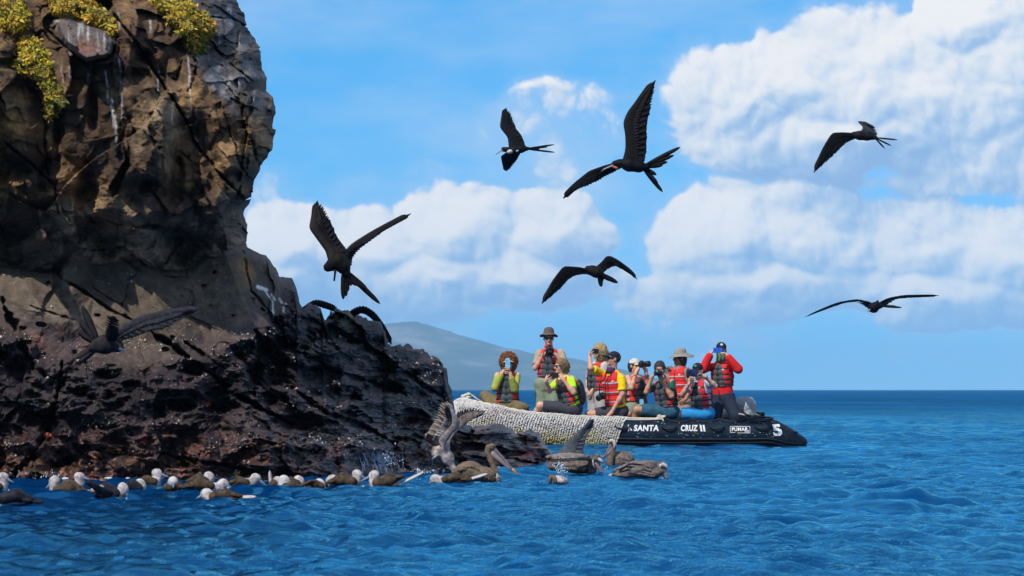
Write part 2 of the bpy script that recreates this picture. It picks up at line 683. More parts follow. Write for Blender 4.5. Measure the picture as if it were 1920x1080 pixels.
def build_haze():
    mb = MB()
    mb.box((0, 11000, 90), (20000, 0, 0), (0, 14000, 0), (0, 0, 140))
    m = bpy.data.materials.new('sea_haze')
    m.use_nodes = True
    nt = m.node_tree
    nt.nodes.clear()
    T = NT(nt)
    v = T.n('ShaderNodeVolumePrincipled')
    v.inputs['Color'].default_value = (0.30, 0.64, 1.0, 1)
    v.inputs['Density'].default_value = 7e-5
    v.inputs['Anisotropy'].default_value = -0.45
    o = T.n('ShaderNodeOutputMaterial')
    nt.links.new(v.outputs[0], o.inputs['Volume'])
    return mb.build('haze', m, None, False, kind='stuff')


build_haze()


# ------------------------------------------------------------------ rock
def foot_depth(px):
    """distance of the rock's waterline along the shore"""
    return np.interp(px, [-300, 0, 500, 640, 740, 850, 950, 1040, 1100], [42.6, 43.0, 43.4, 44.6, 46.5, 48.5, 50.0, 52.0, 53.0])


def world_of(px, py, Y):
    return np.stack([(px - 960) / F * Y, Y, H - (py - HZ) / F * Y], -1)


def rock_material(name, lava):
    m = bpy.data.materials.new(name)
    m.use_nodes = True
    nt = m.node_tree
    nt.nodes.clear()
    T = NT(nt)
    pos = T.n('ShaderNodeNewGeometry').outputs['Position']
    at_ = T.n('ShaderNodeVertexColor', layer_name='Col').outputs[0]
    n1 = T.noise(pos, 9.0, 8.0, 0.68)
    n2 = T.noise(pos, 55.0, 5.0, 0.65)
    f = T.m('ADD', T.m('MULTIPLY', T.ss(n1, 0.28, 0.72), 0.9), T.m('MULTIPLY', T.ss(n2, 0.3, 0.7), 0.5))
    f = T.m('ADD', f, 0.35)
    col = T.mix(1.0, at_, T.xyz(f, f, f), 'MULTIPLY')
    bs = T.n('ShaderNodeBsdfPrincipled')
    if lava:
        # crusts of coralline algae, barnacles and weed near the water, pale specks above
        z = T.sep(pos)[2]
        vd = T.n('ShaderNodeTexVoronoi', feature='F1')
        T.put(vd.inputs['Vector'], T.v('ADD', pos, T.v('SCALE', T.noise(pos, 14.0, 3.0, 0.6, color=True), scale=0.08)))
        vd.inputs['Scale'].default_value = 16.0
        rr = T.sep(vd.outputs['Color'])
        low = T.ss(T.m('ADD', z, T.m('MULTIPLY', T.m('SUBTRACT', n1, 0.5), 1.2)), 0.75, 0.1)
        crust = T.m('MULTIPLY', T.ss(T.noise(pos, 5.5, 7.0, 0.72), 0.47, 0.57), low)
        crust = T.m('MULTIPLY', crust, T.ss(rr[1], 0.15, 0.4))
        cc = T.ramp(rr[0], [(0.0, (0.16, 0.055, 0.05)), (0.35, (0.30, 0.13, 0.11)), (0.55, (0.24, 0.11, 0.035)), (0.75, (0.10, 0.02, 0.02)), (0.92, (0.38, 0.22, 0.16)), (1.0, (0.35, 0.17, 0.02))])
        col = T.mix(T.m('MULTIPLY', crust, 0.9), col, cc)
        wet = T.ss(T.m('ADD', z, T.m('MULTIPLY', T.m('SUBTRACT', n1, 0.5), 0.8)), 1.3, 0.2)
        T.put(bs.inputs['Roughness'], T.m('SUBTRACT', 0.72, T.m('MULTIPLY', wet, 0.36)))
        bs.inputs['Specular IOR Level'].default_value = 0.4
    else:
        bs.inputs['Roughness'].default_value = 0.86
        bs.inputs['Specular IOR Level'].default_value = 0.25
    T.put(bs.inputs['Base Color'], col)
    b = T.n('ShaderNodeBump')
    b.inputs['Strength'].default_value = 0.7 if lava else 0.85
    b.inputs['Distance'].default_value = 0.03 if lava else 0.02
    T.put(b.inputs['Height'], T.m('ADD', T.noise(pos, 22.0, 7.0, 0.7), T.m('MULTIPLY', n2, 0.3)))
    nt.links.new(b.outputs[0], bs.inputs['Normal'])
    o = T.n('ShaderNodeOutputMaterial')
    nt.links.new(bs.outputs[0], o.inputs[0])
    return m


def quads(nr, nc):
    idx = np.arange(nr * nc).reshape(nr, nc)
    return np.stack([idx[:-1, :-1], idx[1:, :-1], idx[1:, 1:], idx[:-1, 1:]], -1).reshape(-1, 4)


def lerp3(a, b, t):
    return np.asarray(a) * (1 - t[..., None]) + np.asarray(b) * t[..., None]


def crack(PX, PY, wob, pts, w, P):
    """0..1 mask of a fissure that wanders, pinches out and tapers to its ends"""
    n1 = perlin(P * 5.0 + 3.7 * len(pts) + w)
    d = seg_dist(PX + wob, PY + wob * 0.8, pts) + 0.8 * w * perlin(P * 14 + w)
    e = np.minimum(np.hypot(PX - pts[0][0], PY - pts[0][1]), np.hypot(PX - pts[-1][0], PY - pts[-1][1]))
    ww = w * (0.75 + 0.9 * n1) * (0.35 + 0.65 * sstep(e, 0, 30))
    return sstep(d, ww * 1.5 + 0.4, ww * 0.2) * sstep(n1, -0.62, -0.3)


def facets(P, scale, amp, seed=0.0, tilt=1.0):
    """depth offset of flat tilted blocks, one per cell"""
    W = P + 0.18 / scale * np.stack([perlin(P * scale * 1.7 + 5 + seed), perlin(P * scale * 1.7 + 31 + seed), perlin(P * scale * 1.7 + 57 + seed)], -1)
    f1, f2, cid, off = voronoi(W * scale + seed)
    g = _grad[(cid * 7 + 13) & 255]
    return amp * (tilt * (off * g).sum(-1) + 0.5 * (_rnd[cid][..., 1] - 0.5)), f2 - f1


LEDGE_TOP = [(-300, 520), (0, 500), (60, 510), (112, 512), (130, 470), (150, 452), (166, 462), (180, 490), (198, 480), (222, 446), (245, 443), (268, 452),
             (290, 452), (306, 462), (330, 492), (360, 500), (380, 482), (400, 456), (415, 448), (430, 455), (455, 468), (470, 472), (492, 478), (512, 500), (524, 520),
             (545, 526), (554, 545), (558, 578), (566, 584), (578, 572), (592, 570), (602, 578), (606, 602), (613, 604), (622, 588), (634, 579),
             (644, 584), (652, 580), (664, 594), (676, 602), (690, 600), (705, 602), (717, 612), (723, 640), (730, 652), (742, 647), (760, 652), (782, 656),
             (800, 672), (826, 676), (832, 690), (836, 722), (842, 738), (850, 752), (856, 790), (872, 802), (900, 806), (925, 800), (948, 806), (968, 817), (985, 812),
             (1004, 814), (1018, 830), (1032, 850), (1044, 866), (1052, 884), (1060, 900)]


def build_shelf():
    nc, nr = 820, 350
    px = np.linspace(-260, 1056, nc)
    top = np.interp(px, *np.array(LEDGE_TOP, dtype=float).T)
    jag = fbm(np.stack([px / 26.0, px * 0 + 3.3, px * 0], -1), 5) * np.interp(px, [400, 470, 560, 1056], [3, 5, 9, 7])
    top = top + jag
    bot = HZ + H * F / foot_depth(px) + 26
    t = np.linspace(0, 1, nr)
    PX = np.repeat(px[None, :], nr, 0)
    PY = bot[None, :] + (top - bot)[None, :] * t[:, None]
    W0 = foot_depth(PX)
    hgt = (HZ + H * F / W0 - PY)                     # rise above the waterline in photo pixels
    # overall slope of the shore: steep black toe, then the smoother shelf lying back
    left = np.interp(hgt, [-40, 0, 60, 150, 240, 300, 360, 420, 480], [-0.35, 0.0, 0.15, 0.6, 1.05, 1.22, 1.5, 1.85, 2.35])
    right = np.interp(hgt, [-40, 0, 60, 140, 230, 330], [-0.3, 0.0, 0.2, 0.9, 1.6, 2.2])
    low = np.interp(hgt, [-40, 0, 40, 100, 140], [-0.4, 0.0, 0.3, 1.0, 1.4])
    k = sstep(PX, 430, 640)
    D = left * (1 - k) + right * k
    k2 = sstep(PX, 800, 900)
    D = D * (1 - k2) + low * k2
    P = np.stack([PX / 182.0, D, PY / 182.0], -1)
    # how cracked and pitted the rock is: smooth shelf above, lava clinker below
    edge = np.interp(PX, [-300, 0, 90, 160, 260, 380, 450, 520, 556, 600, 1100], [600, 610, 660, 690, 700, 650, 640, 600, 545, 400, 300])
    edge = edge + 34 * fbm(P * 1.3 + 9, 4)
    rough = sstep(PY, edge - 22, edge + 26)
    toe = sstep(hgt, 130, 40)
    big, e1 = facets(P, 1.25, 0.42, 3.0)
    mid, e2 = facets(P * np.array([1, 1, 1.5]), 3.2, 0.20, 11.0)
    clink = fbm(P * 2.0 + 2, 6, gain=0.56, mode='billow')
    rid = fbm(P * np.array([5.0, 5.0, 8.0]) + 4, 5, gain=0.6, mode='ridge')
    D += rough * (big + mid + 0.42 * clink - 0.09 * rid)
    pits = sstep(fbm(P * np.array([2.2, 2.2, 3.6]) + 40, 5, gain=0.55), 0.16, 0.36)
    D += rough * pits * 0.34
    hn = fbm(P * 2.6 + 60, 5, gain=.6)
    for (cx, cy, rx, ry, dep) in [(300, 645, 26, 30, .5), (512, 690, 48, 74, .8), (362, 692, 34, 20, .5), (420, 762, 38, 15, .5), (592, 704, 42, 18, .5), (640, 742, 44, 20, .5), (722, 730, 44, 15, .45), (205, 702, 34, 14, .4),
                                  (92, 802, 24, 32, .5), (332, 762, 30, 12, .4), (880, 838, 34, 11, .4), (772, 782, 44, 17, .5), (560, 792, 64, 15, .5), (655, 640, 30, 14, .4), (455, 655, 30, 24, .5), (40, 690, 30, 40, .45), (250, 720, 30, 10, .35), (770, 700, 22, 10, .35), (960, 850, 40, 8, .35)]:
        D += rough * dep * sstep(np.hypot((PX - cx) / rx, (PY - cy) / ry) + .9 * hn, 1.0, .45)
    f1, f2, cid, off = voronoi(P * 15 + 0.5 * rid[..., None])
    D += rough * 0.05 * (f1 - 0.5)
    # layered bands near the water
    band = perlin(np.stack([PX / 240.0, PY / 21.0 - PX / 260.0, PX * 0 + 2.2], -1))
    D += toe * rough * 0.16 * band
    # smooth shelf: broad undulation, flow lines, small holes
    sm = 1 - rough
    D += sm * (0.16 * fbm(P * 0.9 + 6, 4) + 0.05 * fbm(P * np.array([6.0, 6, 3]) + 8, 5, gain=0.6) + 0.35 * big)
    hole = sstep(perlin(P * np.array([7.0, 7, 10]) + 70), 0.52, 0.72)
    D += sm * hole * 0.12
    # teeth of the shelf's upper edge: ridge lines lit from the left
    for (a, b, w, amp) in [((150, 452), (128, 600), 42, 0.22), ((240, 443), (330, 640), 52, 0.28), ((412, 450), (470, 600), 60, 0.22), ((30, 505), (80, 580), 50, 0.15)]:
        d = seg_dist(PX, PY, [a, b])
        D -= sm * amp * np.clip(1 - d / w, 0, 1)
    # cracks: (polyline, half width px, depth m)
    cracks = [([(100, 505), (118, 524), (140, 536), (170, 555), (205, 580), (245, 598), (262, 604)], 3.2, 0.55),
              ([(0, 556), (22, 600), (40, 645), (62, 690), (90, 705), (110, 716)], 9, 0.5),
              ([(281, 619), (310, 640), (350, 668), (395, 700), (430, 728), (480, 760), (545, 795)], 7, 0.9),
              ([(345, 640), (380, 665), (420, 690)], 5, 0.45),
              ([(118, 680), (110, 740), (95, 800), (60, 850), (35, 880), (20, 900)], 8, 0.6),
              ([(60, 575), (100, 588), (140, 600)], 2.5, 0.3),
              ([(175, 540), (215, 565), (232, 572)], 1.8, 0.15), ([(238, 530), (236, 560), (228, 575)], 1.8, 0.15),
              ([(455, 470), (470, 545), (520, 600)], 3, 0.2),
              ([(480, 620), (500, 650), (470, 700), (480, 740)], 16, 0.7),
              ([(560, 660), (620, 690), (700, 720), (760, 740)], 8, 0.4), ([(540, 720), (600, 770), (680, 800), (740, 830)], 9, 0.45),
              ([(600, 590), (612, 640), (640, 660)], 6, 0.4), ([(700, 690), (760, 700), (830, 745)], 7, 0.35),
              ([(860, 850), (920, 862), (1000, 866)], 7, 0.35), ([(300, 850), (380, 868), (470, 880)], 7, 0.35), ([(140, 830), (200, 850), (300, 858)], 5, 0.25)]
    wob = 11 * fbm(P * 3.5 + 77, 5, gain=.6)
    for pts, w, dep in cracks:
        c = crack(PX, PY, wob, pts, w * .72, P)
        D += dep * (.8 if w > 6 else .5) * c
    # the tops lean back into the mass
    rim = np.clip((PY - top[None, :]) / 16.0, 0, 1)
    D += 0.30 * (1 - np.sqrt(np.clip(1 - (1 - rim) ** 2, 0, 1)))
    D = np.where(hgt < 0, np.minimum(D, 0.6), D)
    Yd = W0 + D
    V = world_of(PX, PY, Yd)
    # colour of the stone itself
    nA, nB = fbm(P * 1.1 + 20, 5), fbm(P * 3.7 + 25, 5)
    shelf = lerp3((0.080, 0.058, 0.041), (0.142, 0.105, 0.073), sstep(nA, -0.3, 0.35))
    shelf = lerp3(shelf, (0.062, 0.047, 0.045), sstep(nB, 0.12, 0.42) * 0.7)
    och = np.maximum(sstep(np.hypot((PX - 455) / 34, (PY - 512) / 40), 1.0, 0.2), 0.8 * sstep(np.hypot((PX - 405) / 40, (PY - 475) / 16), 1.0, 0.2)) * sstep(nB, -0.2, 0.3)
    shelf = lerp3(shelf, (0.30, 0.160, 0.045), och * 0.85)
    pur = sstep(PY, edge - 80, edge - 15) * (0.5 + 0.9 * sstep(nA, -0.2, 0.3))
    shelf = lerp3(shelf, (0.062, 0.041, 0.041), np.clip(pur, 0, 1))
    red = sstep(np.hypot((PX - 95) / 85, (PY - 640) / 36), 1.1, 0.2) * sstep(nB, -0.15, 0.3)
    shelf = lerp3(shelf, (0.13, 0.055, 0.038), red * 0.8)
    lava = lerp3((0.013, 0.009, 0.011), (0.040, 0.026, 0.031), sstep(nB, -0.3, 0.4))
    lava = lerp3(lava, (0.062, 0.047, 0.046), sstep(nA, 0.12, 0.45) * 0.6)
    brownband = sstep(np.abs(hgt - 30 + 8 * nA), 22, 5) * sstep(PX, 560, 300) * sstep(nB, -0.3, 0.2)
    lava = lerp3(lava, (0.085, 0.052, 0.022), brownband * 0.8)
    C = lerp3(shelf, 0, rough * 0 + 0) * (1 - rough[..., None]) + lava * rough[..., None]
    pink = sstep(np.hypot((PX - 690) / 70, (PY - 695) / 22), 1.1, 0.3) * sstep(nB, -0.3, 0.2)
    C = lerp3(C, (0.12, 0.085, 0.092), pink * 0.8)
    moss = sstep(np.hypot((PX - 655) / 14, (PY - 600) / 26), 1.1, 0.3)
    C = lerp3(C, (0.10, 0.10, 0.02), moss * 0.7)
    redw = sstep(np.hypot((PX - 985) / 40, (PY - 850) / 22), 1.1, 0.2) * sstep(nB, -0.05, 0.2)
    C = lerp3(C, (0.22, 0.03, 0.02), redw)
    for pts, w in [([(484, 536), (494, 540), (500, 552), (510, 566), (512, 600)], 2.2), ([(484, 538), (500, 544)], 5), ([(524, 560), (532, 572), (534, 584)], 3), ([(508, 552), (514, 562)], 3)]:
        g = sstep(seg_dist(PX + wob * 0.6, PY, pts), w, w * 0.3)
        C = lerp3(C, (0.62, 0.62, 0.62), g * 0.9)
    # back of the mass: a few rows behind the crest, falling away
    rows = [V]
    cols = [C]
    for dz, dy in ((0.03, 0.25), (-0.05, 0.7), (-0.3, 1.5), (-0.9, 2.4), (-2.0, 3.0), (-4.5, 3.2)):
        B = V[-1].copy()
        B[:, 1] += dy
        B[:, 2] = np.maximum(B[:, 2] + dz, -0.6)
        B += 0.06 * np.stack([perlin(B * 3), perlin(B * 3 + 9), perlin(B * 3 + 19)], -1)
        rows.append(B[None])
        cols.append(C[-1:])
    V = np.concatenate(rows)
    C = np.concatenate(cols)
    o = mesh_obj('lava_shelf', V.reshape(-1, 3), quads(V.shape[0], nc), rock_material('lava_rock', True), None, True,
                 attr={'Col': C.reshape(-1, 3)}, kind='structure')
    return dict(PX=PX, PY=PY, V=V[:nr], rough=rough, hgt=hgt)


SHELF = build_shelf()


CLIFF_EDGE = [(-90, 372), (-60, 395), (-30, 415), (0, 432), (14, 438), (22, 446), (46, 452), (68, 464), (86, 470), (104, 480), (112, 481), (128, 482), (150, 493), (170, 500), (182, 511), (190, 514), (204, 513),
              (228, 508), (250, 508), (262, 505), (270, 500), (288, 497), (296, 492), (305, 486), (330, 478), (350, 470), (366, 462), (376, 456), (392, 452), (410, 453), (440, 455), (468, 457), (500, 470), (540, 500)]


def build_cliff():
    nr, nc = 400, 350
    py = np.linspace(-90, 535, nr)
    xr = np.interp(py, *np.array(CLIFF_EDGE, dtype=float).T)
    xr = xr + fbm(np.stack([py / 22.0, py * 0 + 8.1, py * 0], -1), 5) * 8
    t = np.linspace(0, 1, nc)
    PX = -260 + (xr + 260)[:, None] * t[None, :]
    PY = np.repeat(py[:, None], nc, 1)
    W0 = foot_depth(PX)
    # the bulging upper face hangs over the shelf
    D = np.interp(PY, [-90, -20, 40, 110, 200, 290, 350, 400, 440, 480, 510, 535], [3.0, 2.2, 1.7, 1.25, 1.0, 0.92, 0.93, 1.05, 1.3, 1.65, 2.0, 2.5])
    P = np.stack([PX / 182.0, D * 0.6, PY / 182.0], -1)
    nA, nB = fbm(P * 1.1 + 50, 5), fbm(P * 4.1 + 55, 5)
    big, e1 = facets(P * np.array([1, 1, 0.8]), 0.85, 0.62, 23.0)
    mid, e2 = facets(P * np.array([1, 1, 0.7]), 2.3, 0.36, 31.0)
    sml, e3 = facets(P * np.array([1, 1, .8]), 5.2, 0.10, 41.0)
    blue = sstep(PX - np.interp(PY, [-90, 0, 90, 150, 210, 290], [300, 345, 355, 375, 430, 520]), -8, 22)  # broken block, upper right, turned out of the sun
    ce, e4 = facets(P, 4.6, 0.20, 61.0)
    D += big + mid * (1 - 0.3 * blue) + sml + blue * ce
    D += 0.10 * fbm(P * 2.4 + 3, 5, gain=0.55) + 0.03 * fbm(P * 11 + 3, 5, gain=0.6, mode='billow')
    # the right-hand face turns away from the sun
    D += blue * np.clip((PX - np.interp(PY, [-90, 0, 90, 150, 210, 290], [300, 345, 355, 375, 430, 520])) / 182.0, 0, 1) * 1.5
    # stone pushed forward: (polygon, height m, bevel px)
    for poly, amp, bev in [([(98, 40), (120, 30), (200, 60), (214, 76), (210, 100), (196, 108), (160, 117), (140, 104), (112, 72)], 0.42, 9),
                           ([(205, 0), (330, 30), (352, 70), (300, 130), (270, 100), (215, 60)], 0.16, 14),
                           ([(215, 150), (250, 125), (300, 140), (330, 190), (350, 250), (330, 340), (250, 380), (215, 330), (200, 240)], 0.42, 40),
                           ([(-60, 140), (60, 160), (90, 240), (70, 320), (-60, 330)], 0.40, 36),
                           ([(95, 180), (170, 150), (200, 260), (160, 320), (110, 290)], 0.22, 26),
                           ([(380, 205), (440, 190), (470, 250), (462, 330), (420, 330), (385, 270)], 0.30, 22),
                           ([(60, 320), (130, 310), (150, 350), (110, 385), (40, 400), (-40, 380), (-40, 340)], 0.34, 22),
                           ([(245, 360), (300, 350), (312, 400), (275, 420)], 0.30, 18), ([(360, 370), (420, 345), (430, 410), (385, 420)], 0.30, 20)]:
        sd = poly_sd(PX + 6 * nA, PY + 6 * nB, poly)
        D -= amp * sstep(sd, -2, bev)
    # hollows and caves under the overhang
    for (cx, cy, rx, ry, dep) in [(205, 440, 70, 50, .5), (345, 462, 56, 46, .6), (165, 360, 36, 55, 0.7), (20, 440, 50, 26, 0.4), (-120, 430, 90, 60, 0.6),
                                  (255, 150, 36, 26, 0.35), (235, 262, 18, 60, 0.30), (270, 105, 22, 18, 0.30), (175, 205, 14, 60, 0.25), (110, 250, 14, 60, 0.3), (275, 345, 26, 20, 0.35),
                                  (330, 330, 16, 50, 0.3), (450, 410, 30, 60, 0.4), (20, 120, 60, 16, 0.3), (195, 10, 30, 18, 0.35)]:
        D += dep * sstep(np.hypot((PX - cx) / rx, (PY - cy) / ry) + 0.62 * nB + 0.35 * nA, 1.05, 0.25)
    cracks = [([(208, 20), (240, 62), (286, 128), (310, 165), (338, 205), (362, 262), (398, 310), (430, 345), (455, 368)], 4.5, 0.75),
              ([(72, 40), (110, 76), (160, 119), (180, 140)], 4, 0.5), ([(160, 117), (200, 110), (214, 96), (216, 66)], 3.5, 0.5),
              ([(40, 150), (80, 190), (84, 250), (92, 330)], 5, 0.4), ([(10, 268), (60, 310), (100, 345), (112, 400)], 4, 0.45),
              ([(215, 60), (230, 130), (222, 220)], 3, 0.2), ([(300, 140), (330, 150), (345, 110)], 4, 0.3), ([(345, 75), (370, 120), (350, 170)], 4, 0.3),
              ([(470, 180), (465, 250), (480, 300)], 5, 0.35), ([(420, 200), (445, 300), (462, 330)], 3, 0.25), ([(385, 60), (420, 110), (470, 150)], 4, 0.3)]
    wob = 15 * fbm(P * 3 + 97, 5, gain=.6)
    for pts, w, dep in cracks:
        D += dep * .5 * crack(PX, PY, wob, pts, w * .6, P)
    # rounded right-hand edge
    r = np.clip((xr[:, None] - PX) / 60.0, 0, 1)
    D += 0.95 * (1 - np.sqrt(np.clip(1 - (1 - r) ** 2, 0, 1)))
    Yd = W0 + D
    V = world_of(PX, PY, Yd)
    # stone colours, lightened or greyed in places to stand for light and shade
    C = lerp3((0.080, 0.048, 0.027), (0.34, 0.205, 0.095), sstep(nA + 0.45 * nB, -0.32, 0.40))
    och = sstep(fbm(P * 0.75 + 81, 4), 0.02, 0.34)
    C = lerp3(C, (0.46, 0.255, 0.080), och * 0.75 * sstep(nB, -0.45, 0.2))
    tan = sstep(np.hypot((PX - 290) / 70, (PY - 230) / 110), 1.1, 0.2)
    C = lerp3(C, (0.40, 0.285, 0.160), tan * 0.6 * sstep(nB, -0.4, 0.25))
    rus = sstep(fbm(P * 1.4 + 91, 4), 0.15, 0.4)
    C = lerp3(C, (0.19, 0.075, 0.032), rus * 0.7)
    drk = sstep(fbm(P * 1.2 + 101, 6, gain=.6), -0.06, 0.17)
    C = lerp3(C, (0.030, 0.019, 0.014), drk * 0.86)
    upper = sstep(PY, 130, 40) * 0.75
    C = lerp3(C, lerp3((0.050, 0.032, 0.022), (0.115, 0.066, 0.036), sstep(nB, -0.3, 0.3)), upper)
    under_lift = sstep(PY, 350, 440)
    C = lerp3(C, lerp3((0.12, 0.085, 0.062), (0.36, 0.255, 0.165), sstep(nA + .5 * nB, -0.25, 0.35)), under_lift * 0.85)  # colour lightened under the overhang to lift its deep shade
    shade_grey = lerp3((0.055, 0.048, 0.050), (0.23, 0.22, 0.225), sstep(nB + .5 * nA, -0.25, 0.35))  # grey puts the sky-lit shade of this turned face into the colour
    C = lerp3(C, shade_grey, blue * 0.9 * sstep(PY, 240, 190))
    bould = sstep(poly_sd(PX, PY, [(98, 40), (120, 30), (200, 60), (214, 76), (210, 100), (196, 108), (160, 117), (140, 104), (112, 72)]), -2, 4)
    streak = sstep(perlin(np.stack([PX / 6.0, PY / 70.0, PX * 0], -1)), 0.05, 0.4)
    C = lerp3(C, lerp3((0.11, 0.09, 0.082), (0.36, 0.34, 0.33), streak * sstep(PY, 112, 60)), bould * 0.9)
    C = lerp3(C, (0.17, 0.075, 0.055), bould * sstep(np.hypot((PX - 160) / 34, (PY - 90) / 22), 1.1, 0.2) * 0.8)
    # guano streaks running down
    for x, y0, y1, w, a in [(199, 132, 190, 2.4, 0.8), (210, 185, 235, 3.6, 0.9), (216, 215, 272, 2.6, 0.8), (223, 100, 240, 2.6, 0.5), (222, 20, 60, 2, 0.5), (295, 120, 180, 2.2, 0.7), (322, 190, 232, 1.8, 0.6),
                            (352, 95, 215, 2.4, 0.5), (128, 60, 150, 2.2, 0.35), (165, 138, 152, 4, 0.7), (281, 35, 60, 3, 0.5), (195, 12, 24, 4, 0.6), (116, 120, 160, 2, 0.35), (430, 10, 45, 6, 0.5), (475, 170, 190, 2, 0.5),
                            (388, 255, 275, 4, 0.5), (378, 18, 26, 2.5, 0.8), (410, 60, 90, 2, 0.4)]:
        xx = x + 3 * perlin(np.stack([PY / 30.0, PY * 0 + x, PY * 0], -1)) + 0.05 * (PY - y0)
        g = sstep(np.abs(PX - xx), w, w * 0.3) * sstep(PY, y0 - 4, y0 + 6) * sstep(PY, y1 + 8, y1 - 10) * sstep(perlin(np.stack([PX / 3.0, PY / 9.0, PX * 0 + 1], -1)), -0.45, 0.0)
        C = lerp3(C, (0.58, 0.58, 0.60), g * a)
    lich = sstep(np.hypot((PX - 506) / 16, (PY - 188) / 9), 1.1, 0.3)
    C = lerp3(C, (0.16, 0.09, 0.02), lich * 0.8)
    # right-hand flank and back of the rock
    cols = [V]
    cc = [C]
    for dx, dy in ((0.02, 0.3), (-0.05, 0.9), (-0.35, 1.9), (-0.9, 3.0), (-1.8, 4.2), (-3.4, 5.0), (-8.0, 5.5)):
        B = V[:, -1].copy()
        B[:, 0] += dx
        B[:, 1] += dy
        B += 0.10 * np.stack([perlin(B * 2), perlin(B * 2 + 9), perlin(B * 2 + 19)], -1)
        cols.append(B[:, None])
        cc.append(C[:, -1:])
    V = np.concatenate(cols, 1)
    C = np.concatenate(cc, 1)
    # crown: close the top towards the back
    top = V[0].copy()
    rows, rc = [], []
    for dz, dy in ((0.5, 1.6), (0.7, 4.0)):
        B = top.copy()
        B[:, 1] = np.maximum(B[:, 1], foot_depth(0) + 2 + dy)
        B[:, 2] += dz
        rows.insert(0, B[None])
        rc.insert(0, C[:1])
    V = np.concatenate(rows + [V])
    C = np.concatenate(rc + [C])
    mesh_obj('cliff', V.reshape(-1, 3), quads(V.shape[0], V.shape[1]), rock_material('cliff_rock', False), None, True,
             attr={'Col': C.reshape(-1, 3)}, kind='structure')
    return dict(PX=PX, PY=PY, V=cols[0])


CLIFF = build_cliff()


def surf_point(S, px, py):
    d = (S['PX'] - px) ** 2 + (S['PY'] - py) ** 2
    i = np.unravel_index(np.argmin(d), d.shape)
    return Vector(S['V'][i]), i


# ------------------------------------------------------------------ inflatable boat
YB = 69.2
M_HYP = mat('hypalon', (0.004, 0.013, 0.027), 0.5, 0.3, 6.0, 0.08, 60.0, 0.14)
M_BLACK = mat('black_rubber', (0.005, 0.007, 0.010), 0.55, 0.2, spec=.3)
M_PRINT = mat('white_print', (0.62, 0.63, 0.65), 0.6, 0.25, 60.0, 0.0)
M_ROPE = mat('cream_rope', (0.55, 0.50, 0.40), 0.85, 0.2, 80.0, 0.3, 300.0)
M_BROPE = mat('black_rope', (0.012, 0.012, 0.014), 0.8, 0.2)
M_GREY = mat('grey_cover', (0.26, 0.285, 0.31), 0.75, 0.15, 12.0, 0.25, 40.0)
M_DECK = mat('deck_grey', (0.10, 0.11, 0.12), 0.7)


def zz(py, Y=YB):
    return H - (py - HZ) / F * Y


def xx(px, Y=YB):
    return (px - 960) / F * Y


# centre line of the near tube from stern to bow: px of the top, top row, depth, radius
NEAR = [(1513, 825, 69.2, .03), (1511, 822, 69.2, .07), (1500, 814, 69.2, .13), (1485, 804, 69.2, .19), (1468, 794.5, 69.2, .24), (1457, 788.5, 69.2, .258), (1450, 786.5, 69.2, .26), (1400, 786, 69.2, .26), (1330, 786, 69.2, .26), (1250, 786, 69.2, .26), (1170, 785, 69.2, .26), (1110, 782.5, 69.22, .26), (1060, 780, 69.24, .26),
        (1010, 776, 69.28, .26), (970, 770.5, 69.36, .26), (935, 763.5, 69.48, .257), (905, 757, 69.66, .254), (883, 752.5, 69.90, .25), (872, 750, 70.15, .25)]
_c = [(xx(p, Y), Y, zz(q, Y) - r, r) for p, q, Y, r in NEAR]
_c.append((xx(868, 70.4), 70.4, zz(749.5, 70.4) - .25, .25))
BOATY = 70.45
_far = [(x, 2 * BOATY - y, z, r) for x, y, z, r in _c[:-1]][::-1]
_all = np.array(_c + _far)


def resample(a, n):
    d = np.concatenate([[0], np.cumsum(np.linalg.norm(np.diff(a[:, :3], axis=0), axis=1))])
    # smooth with a cubic through the points
    t = np.linspace(0, d[-1], n)
    out = []
    for k in range(a.shape[1]):
        y = a[:, k]
        m = np.gradient(y, d)
        i = np.clip(np.searchsorted(d, t, side='right') - 1, 0, len(d) - 2)
        h = d[i + 1] - d[i]
        u = (t - d[i]) / h
        out.append((2 * u ** 3 - 3 * u ** 2 + 1) * y[i] + (u ** 3 - 2 * u ** 2 + u) * h * m[i] + (-2 * u ** 3 + 3 * u ** 2) * y[i + 1] + (u ** 3 - u ** 2) * h * m[i + 1])
    return np.stack(out, -1)


TUBE = resample(_all, 300)
_tan = np.gradient(TUBE[:, :3], axis=0)
_tan[:, 2] = 0
_tan /= np.linalg.norm(_tan, axis=1)[:, None]
TOUT = np.stack([-_tan[:, 1], _tan[:, 0], np.zeros(len(_tan))], -1)   # to the outside of the boat
if TOUT[0][1] > 0:
    TOUT = -TOUT


def tube_pt(i, phi, extra=0.0):
    """point on the tube skin at (fractional) station i and angle phi above the outward horizontal"""
    i = min(max(i, 0), len(TUBE) - 1.001)
    k, u = int(i), i - int(i)
    c = TUBE[k] * (1 - u) + TUBE[k + 1] * u
    o = TOUT[k] * (1 - u) + TOUT[k + 1] * u
    return Vector(c[:3]) + (Vector(o) * math.cos(phi) + Vector((0, 0, 1)) * math.sin(phi)) * (c[3] + extra)


_tpx = 960 + TUBE[:, 0] / TUBE[:, 1] * F
_half = int(np.argmin(_tpx))


def station(px):
    return float(np.interp(-px, -_tpx[:_half], np.arange(_half)))


